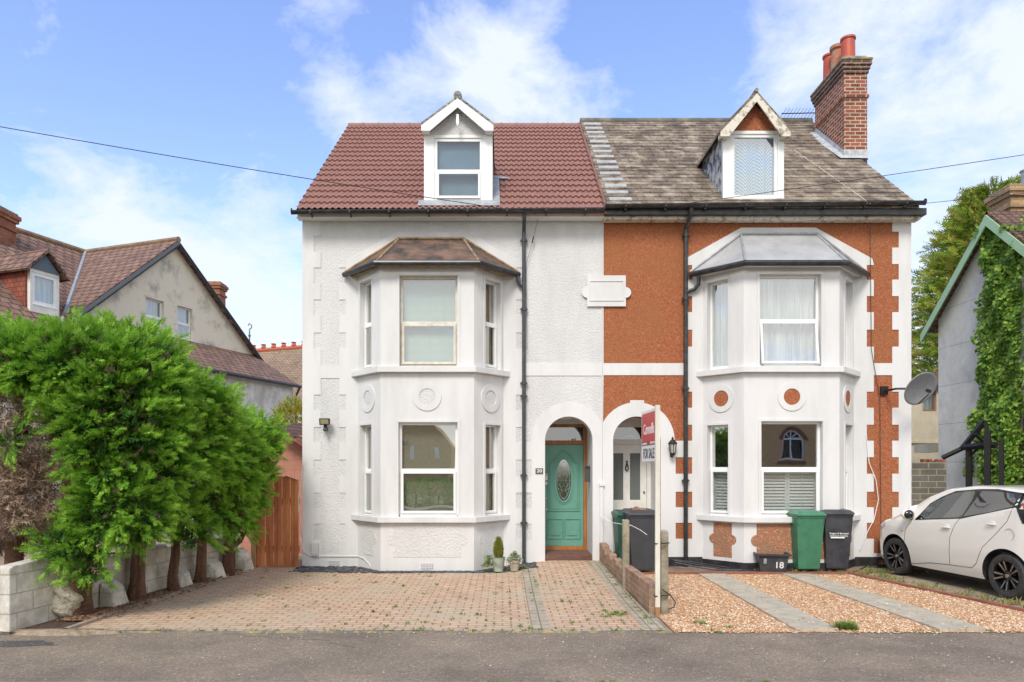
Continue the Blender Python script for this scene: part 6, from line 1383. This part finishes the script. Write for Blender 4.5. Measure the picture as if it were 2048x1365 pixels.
# ivy
rg = np.random.default_rng(21); V_ = []; 
regions = [([(1975,450),(2048,450),(2048,980),(1985,980),(1968,880),(1965,800),(1972,700),(1970,610),(1985,560),(1978,500)], 9500), ([(1975,438),(2010,452),(2010,530),(1975,545)], 900), ([(1962,835),(2048,800),(2048,985),(1990,985),(1985,900)], 4200), ([(1935,905),(1950,905),(1948,955),(1940,955)], 90), ([(2048,430),(2400,430),(2400,980),(2048,980)], 5500)]
def inpoly(x, y, pl):
    c = False; j = len(pl)-1
    for i in range(len(pl)):
        if (pl[i][1] > y) != (pl[j][1] > y) and x < (pl[j][0]-pl[i][0])*(y-pl[i][1])/(pl[j][1]-pl[i][1])+pl[i][0]: c = not c
        j = i
    return c
ivy = thing('ivy', 'thick green ivy covering the end wall of the pale grey house', 'climbing plant', (gx-.1,15,0)); vs = []; fs = []; mi = []
for ri, (pl, n) in enumerate(regions):
    xs = [p[0] for p in pl]; ys = [p[1] for p in pl]; k = 0
    while k < n:
        x, y = rg.uniform(min(xs),max(xs)), rg.uniform(min(ys),max(ys))
        if not inpoly(x+rg.normal()*5, y+rg.normal()*5, pl): continue
        k += 1
        lump = .16+.14*math.sin(x*.11+y*.03)*math.sin(y*.06+x*.02)
        off = .03+rg.random()**.6*max(.05,lump)*(1.0 if ri in (0,2,4) else .4)
        if ri == 2: off = rg.uniform(.05,.42)
        yy, zz = yz(x, y); c = np.array([gx-off, yy, zz])
        nrm = np.array([-1.0, -.25, .35])+rg.normal(size=3)*.45; nrm /= np.linalg.norm(nrm); dn = np.array([0,0,-1.0])+rg.normal(size=3)*.5; dn -= nrm*dn.dot(nrm); dn /= np.linalg.norm(dn); sd_ = np.cross(nrm, dn); s = rg.uniform(.035,.075); o = len(vs)
        for a,b_ in ((-.75,-.2),(0,-.65),(.75,-.2),(.5,.35),(0,1.0),(-.5,.35)): vs.append(tuple(c+sd_*a*s+dn*b_*s+nrm*(.12*s if a == 0 else 0)))
        fs.append((o,o+1,o+4,o+5)); fs.append((o+1,o+2,o+3,o+4)); q_ = int(rg.random()*3); mi += [q_,q_]
me = bpy.data.meshes.new('leaves'); me.from_pydata([(a-ivy.location.x,b-ivy.location.y,c) for a,b,c in vs], [], fs)
for m_ in (leafm('ivy_leaf_a', (.12,.25,.03),(.22,.38,.05)), leafm('ivy_leaf_b', (.22,.38,.04),(.38,.52,.09)), leafm('ivy_leaf_c', (.06,.14,.02),(.11,.22,.03))): me.materials.append(m_)
me.polygons.foreach_set('material_index', mi); o = bpy.data.objects.new('leaves', me); SC.collection.objects.link(o); o.parent = ivy
m = MB(); rnd = random.Random(8)
for i in range(9):
    y = 14.6+i*.2; m.tube([(gx-.03,y,0),(gx-.04,y+rnd.uniform(-.2,.2),1.5),(gx-.03,y+rnd.uniform(-.3,.3),3.2),(gx-.03,y+rnd.uniform(-.3,.3),5)], [.03,.02,.015,.006], 6)
obj('stems', m, bark, ivy)
# cream annexe behind, grey block wall
Y0 = 24; an = thing('cream_annexe', 'small cream rendered house with tiled roof and brown window seen between the houses', 'house', (14.5,Y0,0))
m = MB(); xa = (1800-VX)*Y0/F; xb_ = (1900-VX)*Y0/F; hz = [pxrect(1845,774,1873,823,Y0)]; m.front(Y0, rect(xa,-.1,xb_,HC-(768-HY)*Y0/F), hz, .2); obj('wall', m, simple('cream_panel', (.55,.49,.36), .85, col2=(.45,.39,.28), scale=2), an)
(a,b_),_,(c_,d_),_ = hz[0]; MT['brown_frame'] = simple('brown_frame', (.25,.12,.06), .6); window(an, Vector((0,Y0+.08,0)), X, Z, -YV, a+.001, b_+.02, c_-.001, d_-.001, None, glass='glass', frame='brown_frame', fill='curtain', fw=.05)
m = MB(); slab(m, [P(1790,772,Y0-.2),P(1900,770,Y0-.2),P(1900,735,Y0+2),P(1850,745,Y0+2)],.1); obj('roof', m, rt, an)
m = MB(); yb_ = Y0-.06; m.box(((1790-VX)*yb_/F,yb_,HC-(887-HY)*yb_/F),((1900-VX)*yb_/F,Y0-.001,HC-(883-HY)*yb_/F)); m.box((P(1858,0,22).x,22,HC-(905-HY)*22/F),(P(1885,0,22).x,22.8,HC-(888-HY)*22/F)); objs('ledge', m, bpy.data.materials['cream_panel'], an)
gbm = brickmat('grey_block', (.19,.175,.155),(.14,.13,.115),(.34,.33,.22), bw=.42, bh=.155, ms=.014, var=.3)
m = MB(); Yw = 17.6; m.box(((1810-VX)*Yw/F,Yw,-.1),((1893-VX)*Yw/F,Yw+.22,HC-(926-HY)*Yw/F)); tag(obj('grey_block_wall', m, gbm, None, bevel=.01), 'grey concrete block garden wall behind the car, right of the orange house', 'wall')
m = MB(); rnd = random.Random(2)
for i in range(6): x = (1850+i*7-VX)*17.7/F; z = HC-(925-HY)*17.6/F; s = rnd.uniform(.03,.07); m.box((x-s,17.65,z+.001),(x+s,17.8,z+s*1.2))
tag(obj('brick_rubble', m, MT['orange_brick'], None, bevel=.01), 'broken orange bricks heaped on top of the grey block wall', 'rubble')
# tall conifer behind
tb = Vector((19.0,27,0)); t = thing('tall_conifer', 'tall yellow-green conifer rising behind the ivy clad house', 'tree', tb)
m = MB(); trunk_mb(m, tb-Z*.1, [tb+Z*6, tb+Z*12], .35, .08, 5); obj('trunk', m, bark, t)
rg = np.random.default_rng(31); n = 15000; hh = 1+11.6*rg.random(n)**.85; aa = rg.uniform(0,2*math.pi,n)
base_r = 3.4*(1-(hh/13.3)**3.6)+.2; tier = .72+.28*np.abs(np.sin(hh*2.1+1.3*np.sin(aa*3)+aa)); rr_ = base_r*tier*rg.uniform(.35,1.12,n)
p = np.stack([tb.x+rr_*np.cos(aa), tb.y+rr_*np.sin(aa), hh+.25*rr_*0-.12*rr_+rg.normal(size=n)*.12],1); d = np.stack([np.cos(aa),np.sin(aa),.15+rg.normal(size=n)*.3],1)
fronds('crown', t, [leafm('far_conifer_a', (.17,.27,.03),(.33,.42,.06),1.2), leafm('far_conifer_b', (.10,.18,.02),(.20,.28,.04),1.2), leafm('far_conifer_c',(.38,.34,.06),(.44,.40,.10),1.2)], p, d, .38, .028, 32, loc=tb, npair=4, mi=rg.choice([0,0,1,2],n))
# ------------------------------------------------------------------ white hatchback
e_ = Vector((6.98-7.31, 12.46-10.18, 0)); Lwb = e_.length; e_.normalize(); lft = Vector((-e_.y, e_.x, 0))
CO = Vector((6.98,12.46,0))-lft*.80; 
car = thing('parked_car', 'white five-door hatchback with black ten-spoke wheels parked beside the gravel', 'car', CO, math.atan2(e_.y, e_.x))
LR = -Lwb; RW = .325
def cp(px, py, inset=0):       # photo measurement on the near side plane -> (l, z)
    A0 = CO+lft*(.80-inset); k = (px-VX)/F; l = (k*A0.y-A0.x)/(e_.x-k*e_.y); return l, HC-(py-HY)*(A0.y+e_.y*l)/F
interp = np.interp
TL = [-3.02,-2.98,-2.90,-2.75,-2.45,-2.1,-1.5,-1.0,-.60,-.25,.05,.25,.50,.66,.74,.78]
TZ = [.62,1.00,1.30,1.50,1.585,1.615,1.62,1.565,1.43,1.25,1.075,1.01,.91,.80,.66,.50]
BL = [-3.02,-2.6,-2.42,-2.0,-1.5,-.6,-.2,.1,.5,.78]
BZ = [1.18,1.32,1.30,1.20,1.11,1.02,1.0,.97,.88,.6]
WLx = [-3.02,-2.95,-2.8,-2.5,-2.2,-1.2,-.2,.1,.35,.55,.70,.78]
WLy = [.50,.66,.76,.815,.835,.83,.825,.81,.77,.69,.52,.30]
def ztop(l): return float(interp(l, TL, TZ))
def zbelt(l): return float(interp(l, BL, BZ))
def W(l): return float(interp(l, WLx, WLy))
def yside(l, z):
    zt = ztop(l); zb_ = min(zbelt(l), zt-.05); w_ = W(l)
    if z <= zb_: return w_*float(interp(z, [.20,.30,.42,.60,.85,zb_ if zb_>.86 else .861], [.92,.965,.985,1.0,.985,.955]))
    t = (z-zb_)/max(.02,(zt-.05-zb_)); return w_*(.955-.215*min(1,t)*(1 if zt-zb_ > .25 else .5))
def section(l):
    zt = ztop(l); zb_ = min(zbelt(l), zt-.05); pts = [(0,.22),(W(l)*.80,.20)]
    for z in np.linspace(.215, zb_, 13): pts.append((yside(l,z), float(z)))
    for k in range(1,7): z = zb_+(zt-.05-zb_)*k/6; pts.append((yside(l,z), z))
    y0 = pts[-1][1-1]; 
    for a,b in ((.965,.028),(.88,.012),(.7,.004),(.35,.0),(0,.004)): pts.append((y0*a, zt-b+.004))
    return pts
ls = np.unique(np.concatenate([np.linspace(-3.02,.78,64), np.array([-3.0,-2.97,.72,.75,.77])]))
secs = [section(l) for l in ls]; ns = len(secs[0])
m = MB(); vs = []
for l, s in zip(ls, secs):
    vs += [(l,y,z) for y,z in s]+[(l,-y,z) for y,z in s[1:-1][::-1]]
nr = 2*ns-2; fs = [(i*nr+k, i*nr+(k+1)%nr, (i+1)*nr+(k+1)%nr, (i+1)*nr+k) for i in range(len(ls)-1) for k in range(nr)]
fs += [tuple(range(nr))[::-1], tuple(range((len(ls)-1)*nr, len(ls)*nr))]
m.add(vs, fs)
cw = simple('pearl_white_car_paint', (.76,.74,.68), .25, coat=.8)
body = obj('body', m, cw, car, local=True)
cut = MB()
for l0 in (0, LR): cut.lathe([(.395,-1.1),(.395,1.1)], (l0,0,RW), 40, 'Y', caps=True)
co_ = obj('cutter', cut, None, None)
co_.parent = car
bo = body.modifiers.new('arch','BOOLEAN'); bo.object = co_; bo.operation = 'DIFFERENCE'; bo.solver = 'EXACT'
bpy.context.view_layer.update()
me = bpy.data.meshes.new_from_object(body.evaluated_get(bpy.context.evaluated_depsgraph_get())); body.modifiers.clear(); body.data = me
bpy.data.objects.remove(co_)
me.materials.clear(); me.materials.append(cw); me.materials.append(MT['black_plastic'])
for p_ in me.polygons:
    c = p_.center; k = 0
    for l0 in (0, LR):
        if abs(math.hypot(c.x-l0, c.z-RW)-.395) < .02 and abs(p_.normal.y) < .5 and c.z < 1.0: k = 1
    if p_.normal.z < -.9 and c.z < .3: k = 1
    p_.material_index = k
me.shade_smooth(); bm = bmesh.new(); bm.from_mesh(me)
for ed in bm.edges:
    if len(ed.link_faces)==2 and (ed.calc_face_angle(0) > .5 or ed.link_faces[0].material_index != ed.link_faces[1].material_index): ed.smooth = False
bm.to_mesh(me); bm.free()
def patch(name, poly, mat, off, par, both=True, cuts=3):
    """polygon in (l,z) laid on the car's side"""
    dn = []
    for i,p in enumerate(poly):
        q = poly[(i+1)%len(poly)]; n_ = max(1,int(math.hypot(q[0]-p[0],q[1]-p[1])/.08))
        dn += [(p[0]+(q[0]-p[0])*k/n_, p[1]+(q[1]-p[1])*k/n_) for k in range(n_)]
    # interior grid points by horizontal strips
    bm = bmesh.new(); vv = [bm.verts.new((a,0,b)) for a,b in dn]; f_ = bm.faces.new(vv)
    zs = np.arange(min(b for a,b in poly)+.04, max(b for a,b in poly), .06)
    for z in zs: bmesh.ops.bisect_plane(bm, geom=bm.verts[:]+bm.edges[:]+bm.faces[:], plane_co=(0,0,z), plane_no=(0,0,1))
    for x in np.arange(min(a for a,b in poly)+.06, max(a for a,b in poly), .12): bmesh.ops.bisect_plane(bm, geom=bm.verts[:]+bm.edges[:]+bm.faces[:], plane_co=(x,0,0), plane_no=(1,0,0))
    me = bpy.data.meshes.new(name); V0 = [v.co.copy() for v in bm.verts]; bm.verts.index_update(); F0 = [[v.index for v in f.verts] for f in bm.faces]; bm.free()
    for s in ((1,-1) if both else (1,)):
        o = obj(name, MB().add([(v.x, s*(yside(v.x,v.z)+off), v.z) for v in V0], [tuple(f) for f in F0]), mat, par, smooth=True, local=True, recalc=True)
    return o
blk = simple('gloss_black_trim', (.008,.008,.009), .12, coat=.5)
# side glass
fw_ = [cp(1838,1037),cp(1923,1033),cp(1938,981),cp(1915,982),cp(1892,985),cp(1866,997),cp(1848,1009),cp(1842,1020)]
rw_ = [cp(1926,1032),cp(1975,1024),cp(2024,1012),cp(2019,999),cp(2010,987),cp(1975,982),cp(1946,981)]
fw_ = [(a,z-.012) for a,z in fw_]; rw_ = [(a,z-.012) for a,z in rw_]
surround = [cp(1828,1039),cp(1923,1036),cp(2026,1014),cp(2036,1020),cp(2040,1000),cp(2024,985),cp(2010,983),cp(1975,977),cp(1938,977),cp(1892,981),cp(1866,993),cp(1846,1006)]
surround = [(a,z-.012) for a,z in surround]
tr = patch('window_surround', surround, blk, .003, car)
patch('side_window', fw_, MT['glass_car_front'], .010, car); patch('side_window', rw_, MT['glass_car'], .010, car)
# windscreen and bonnet vent panel, tail glass
def toppatch(name, l0, l1, wf, mat, off, n=14):
    vs = []; L2 = np.linspace(l0,l1,n)
    for l in L2:
        zt = ztop(l); 
        for t in np.linspace(-1,1,13): vs.append((l, t*yside(l,zt-.05)*wf, zt+.004-.03*abs(t)**6*.8+off))
    fs = [(i*13+k,i*13+k+1,(i+1)*13+k+1,(i+1)*13+k) for i in range(n-1) for k in range(12)]
    return obj(name, MB().add(vs,fs), mat, car, smooth=True, local=True)
toppatch('windscreen', -.86, .04, .93, blk, .007); toppatch('bonnet_panel', .06, .26, .93, blk, .006); toppatch('rear_window', -2.97, -2.80, .86, blk, .012)
# rear lamp, quarter trim
rq = [cp(2024,985),cp(2036,986),cp(2060,1000),cp(2075,1040),cp(2062,1052),cp(2042,1046),cp(2034,1025),cp(2026,1003)]
patch('rear_quarter_trim', [(max(-2.99,a),b-.01) for a,b in rq], blk, .006, car)
tl = [cp(2030,992),cp(2046,994),cp(2060,1010),cp(2064,1036),cp(2054,1040),cp(2046,1020),cp(2036,1002)]
patch('tail_light', [(max(-2.985,a),b-.01) for a,b in tl], simple('red_tail_lamp', (.55,.03,.02), .15, coat=.5), .014, car)
hl = [(.30,.84),(.56,.74),(.66,.70),(.62,.80),(.45,.89),(.30,.93)]
patch('headlight', [(a,z-.02) for a,z in hl], simple('headlamp', (.35,.36,.36), .1, coat=.6), .004, car)
# door gaps
def seam(path, r=.0045):
    pts = []
    for i in range(len(path)-1):
        for t in np.linspace(0,1,7)[:-1 if i < len(path)-2 else None]: pts.append((path[i][0]+(path[i+1][0]-path[i][0])*t, path[i][1]+(path[i+1][1]-path[i][1])*t))
    for s in (1,-1): sm_.tube([(l, s*(yside(l,z)-.001), z) for l,z in pts], r, 5)
sm_ = MB()
seam([cp(1822,1042),cp(1812,1060),cp(1811,1085),cp(1815,1118),cp(1818,1128)]); seam([cp(1922,1033),cp(1910,1050),cp(1902,1075),cp(1901,1128)])
seam([cp(2024,1014),cp(2014,1043),cp(1992,1070),cp(1968,1095),cp(1955,1127),cp(1945,1136),cp(1901,1130)])
seam([cp(1818,1128),cp(1860,1126),cp(1901,1130)])
obj('door_gap', sm_, MT['black_iron'], car, local=True)
m = MB()
c0 = cp(2019,1070)
m.tube([(c0[0]+.085*math.cos(R(t)), yside(c0[0],c0[1])+.0005, c0[1]+.085*math.sin(R(t))) for t in range(0,361,15)], .003, 5); obj('fuel_flap', m, simple('grey_gap', (.25,.25,.24), .6), car, local=True)
for (px,py) in ((1894,1055),(1985,1049)):
    l,z = cp(px,py)
    m = MB()
    for s in (1,-1): y = yside(l,z); m.sphere((l,s*(y+.022),z), .1, 16, 8, (1.0,.16,.15)); m.sphere((l,s*(y+.002),z+.015), .06, 14, 8, (1,.12,.65))
    for q_ in range(2):
        h_ = MB(); s = (1,-1)[q_]; y = yside(l,z); h_.sphere((l,s*(y+.022),z), .1, 16, 8, (1.0,.16,.15)); h_.sphere((l,s*(y+.002),z+.015), .06, 14, 8, (1,.12,.65)); obj('door_handle', h_, cw, car, smooth=True, local=True)
for s in (1,-1):
    l,z = cp(1822,1029); y = yside(l,z)
    m = MB(); m.sphere((l+.0,s*(y+.13),z), .12, 18, 12, (.62,1.0,.78)); mr = obj('wing_mirror', m, cw, car, smooth=True, local=True)
    m = MB(); m.sphere((l-.028,s*(y+.135),z), .10, 18, 12, (.58,.98,.80)); obj('mirror_glass', m, blk, mr, smooth=True, local=True)
    m = MB(); m.tube([(l-.01,s*(y-.02),z-.07),(l,s*(y+.08),z-.07)], .03, 8); obj('mirror_stalk', m, MT['black_plastic'], mr, local=True)
m = MB(); 
for s in (1,-1): l,z = cp(1806,1062); m.sphere((l,s*yside(l,z),z), .022, 12, 8, (1,.4,.7))
objs('side_repeater', m, simple('amber_lens', (.45,.3,.2), .2), car, smooth=True, local=True)
m = MB(); m.box((-2.6,-.7,.16),(.4,.7,.3)); obj('underside', m, MT['black_iron'], car, local=True)
m = MB(); m.box((-2.3,-.6,.5),(-.9,.6,.62)); 
for x in (-.95,-1.95):
    for y in (-.36,.36): m.box((x-.12,y-.24,.6),(x+.02,y+.24,1.1)); m.box((x-.1,y-.11,1.12),(x-.02,y+.11,1.28))
objs('seats', m, MT['interior'], car, bevel=.02, local=True)
# wheels
tyre = simple('tyre_rubber', (.028,.028,.028), .75, col2=(.06,.058,.05), scale=12); rimm = simple('gloss_black_rim', (.012,.012,.013), .15, coat=.5); sil = simple('machined_edge', (.45,.45,.46), .3, metal=.8)
def wheel(l0, s):
    y0 = s*.70; t_ = MB()
    t_.lathe([(.225,-.085),(.30,-.095),(.318,-.08),(.325,-.06),(.325,.06),(.318,.08),(.30,.095),(.25,.098),(.225,.09)], (l0,y0,RW), 44, 'Y')
    for k in range(44): 
        pass
    w_ = obj('wheel', t_, tyre, car, smooth='auto', local=True)
    m = MB(); m.lathe([(.228,.088),(.222,.094),(.212,.088),(.205,.03),(.19,-.06),(.0,-.07)], (0,0,0), 40, 'Y'); m.v = [Vector((l0+v.x, y0+s*v.y, RW+v.z)) for v in m.v]; obj('rim', m, rimm, w_, smooth='auto', local=True)
    m = MB(); m2 = MB(); rnd = .2
    for k in range(10):
        a = 2*math.pi*k/10+(.1 if k%2 else -.1)+.2; ca, sa = math.cos(a), math.sin(a)
        def pt(r_, w__, d): return Vector((l0+ca*r_-sa*w__, y0+s*d, RW+sa*r_+ca*w__))
        m.add([pt(.03,-.016,.055),pt(.03,.016,.055),pt(.215,.022,.085),pt(.215,-.022,.085),pt(.03,-.016,.02),pt(.03,.016,.02),pt(.215,.022,.04),pt(.215,-.022,.04)],[(0,1,2,3),(0,1,5,4),(1,2,6,5),(2,3,7,6),(3,0,4,7)])
        m2.add([pt(.06,-.004,.0595+.0),pt(.06,.006,.0595),pt(.213,.010,.0868),pt(.213,-.006,.0868)],[(0,1,2,3)])
    m.lathe([(.055,.02),(.055,.058),(.045,.066),(.001,.068)], (0,0,0), 20, 'Y') if 0 else None
    hb = MB(); hb.lathe([(.06,.02),(.058,.056),(.045,.066),(.001,.068)], (0,0,0), 20, 'Y'); hb.v = [Vector((l0+v.x, y0+s*v.y, RW+v.z)) for v in hb.v]; m.add(hb.v, hb.f)
    sp_ = obj('spokes', m, rimm, w_, local=True); obj('machined_face', m2, sil, sp_, local=True) if 0 else obj('spoke_faces', m2, sil, w_, local=True)
    c_ = MB(); c_.lathe([(.028,.067),(.027,.072),(.001,.073)], (0,0,0), 20, 'Y'); c_.v = [Vector((l0+v.x, y0+s*v.y, RW+v.z)) for v in c_.v]; obj('centre_cap', c_, sil, w_, local=True)
for l0 in (0, LR):
    for s in (1,-1): wheel(l0, s)
# ------------------------------------------------------------------ across the road (seen in the window reflections)
op = thing('brick_house', 'tan brick house across the road with white arched window, mirrored in the right bay window', 'house', (15,-12,0))
tb_ = brickmat('tan_brick_far', (.82,.50,.22),(.74,.42,.17),(.6,.46,.3), var=.2)
ac = 15.6; az = 3.35; m = MB(); ho_ = [(ac-.6,2.25),(ac+.6,2.25),(ac+.6,az)]+arcpts(ac,az,.6,0,180,16)[1:]
m.plate(Vector((0,-12,0)), X, Z, YV, rect(10.5,-.1,22,6.2), [ho_], -.3, 0); m.box((10.5,-20,-.1),(10.8,-12.301,6.2)); obj('wall', m, tb_, op)
m = MB(); m.plate(Vector((0,-12.0,0)), X, Z, YV, arcpts(ac,az,.85,0,180,16)+arcpts(ac,az,.605,180,0,16), (), 0, .02); m.plate(Vector((0,-12,0)), X, Z, YV, rect(ac-.75,2.0,ac+.75,2.2), (), 0,.02); obj('brick_arch', m, MT['orange_brick'], op)
m = MB(); m.plate(Vector((0,-12.08,0)), X, Z, YV, ho_, [rect(ac-.53,2.32,ac-.05,az-.03),rect(ac+.05,2.32,ac+.53,az-.03)]+[[(ac+.08*math.cos(R(a+22)),az+.05+.04),(ac+.50*math.cos(R(a+5)),az+.05+.46*math.sin(R(a+5))),(ac+.50*math.cos(R(a+40)),az+.05+.46*math.sin(R(a+40)))] for a in (0,45,90,135)], -.05, 0); fr_ = obj('window', m, MT['upvc'], op)
m = MB(); m.plate(Vector((0,-12.2,0)), X, Z, YV, ho_, (), -.05, 0); obj('pane', m, MT['black_iron'], fr_)
m = MB(); slab(m, [(10,-11.5,6.1),(22.5,-11.5,6.1),(22.5,-16,8.2),(10,-16,8.2)],.1); slab(m, [(10,-20.5,6.1),(22.5,-20.5,6.1),(22.5,-16,8.2),(10,-16,8.2)],.1); obj('roof', m, rt, op)
o2 = thing('gabled_brick_house', 'brown brick gabled house across the road, mirrored in the lower left bay window', 'house', (-9,-30,0))
m = MB(); m.plate(Vector((0,-30,0)), X, Z, YV, [(-14,-.1),(-4.2,-.1),(-4.2,3.6),(-5.6,5.4),(-14,5.0)], (), -6, 0); obj('wall', m, tb_, o2)
m = MB(); m.plate(Vector((0,-29.98,0)), X, Z, YV, rect(-5.4,2.6,-5.1,3.5), (), 0, .05); m.plate(Vector((0,-29.98,0)), X, Z, YV, rect(-7.3,2.6,-7.0,3.5), (), 0, .05); obj('window', m, MT['upvc'], o2)
m = MB(); slab(m, [(-14,-29.5,3.7),(-7.5,-29.5,3.7),(-7.5,-33,5.2),(-14,-33,5.2)],.1); obj('roof', m, rt, o2)
p, d = blobpts([((x,-9.5+.3*math.sin(x),.55),(.9,.6,.85)) for x in np.arange(-12,4,1.1)], 90, 90, rmin=.6)
hg = thing('hedge', 'low clipped hedge across the road, mirrored in the lower left bay window', 'hedge', (-4,-9.5,0))
fronds('foliage', hg, [lf[0], lf[1]], p, d, .16, .035, 91, loc=(-4,-9.5,0), npair=2, mi=np.random.default_rng(2).integers(0,2,len(p)))
m = MB(); 
for x in np.arange(-12,4,1.1): m.tube([(x,-9.5,-.1),(x,-9.5,.5)], .05, 6)
obj('stems', m, bark, hg)
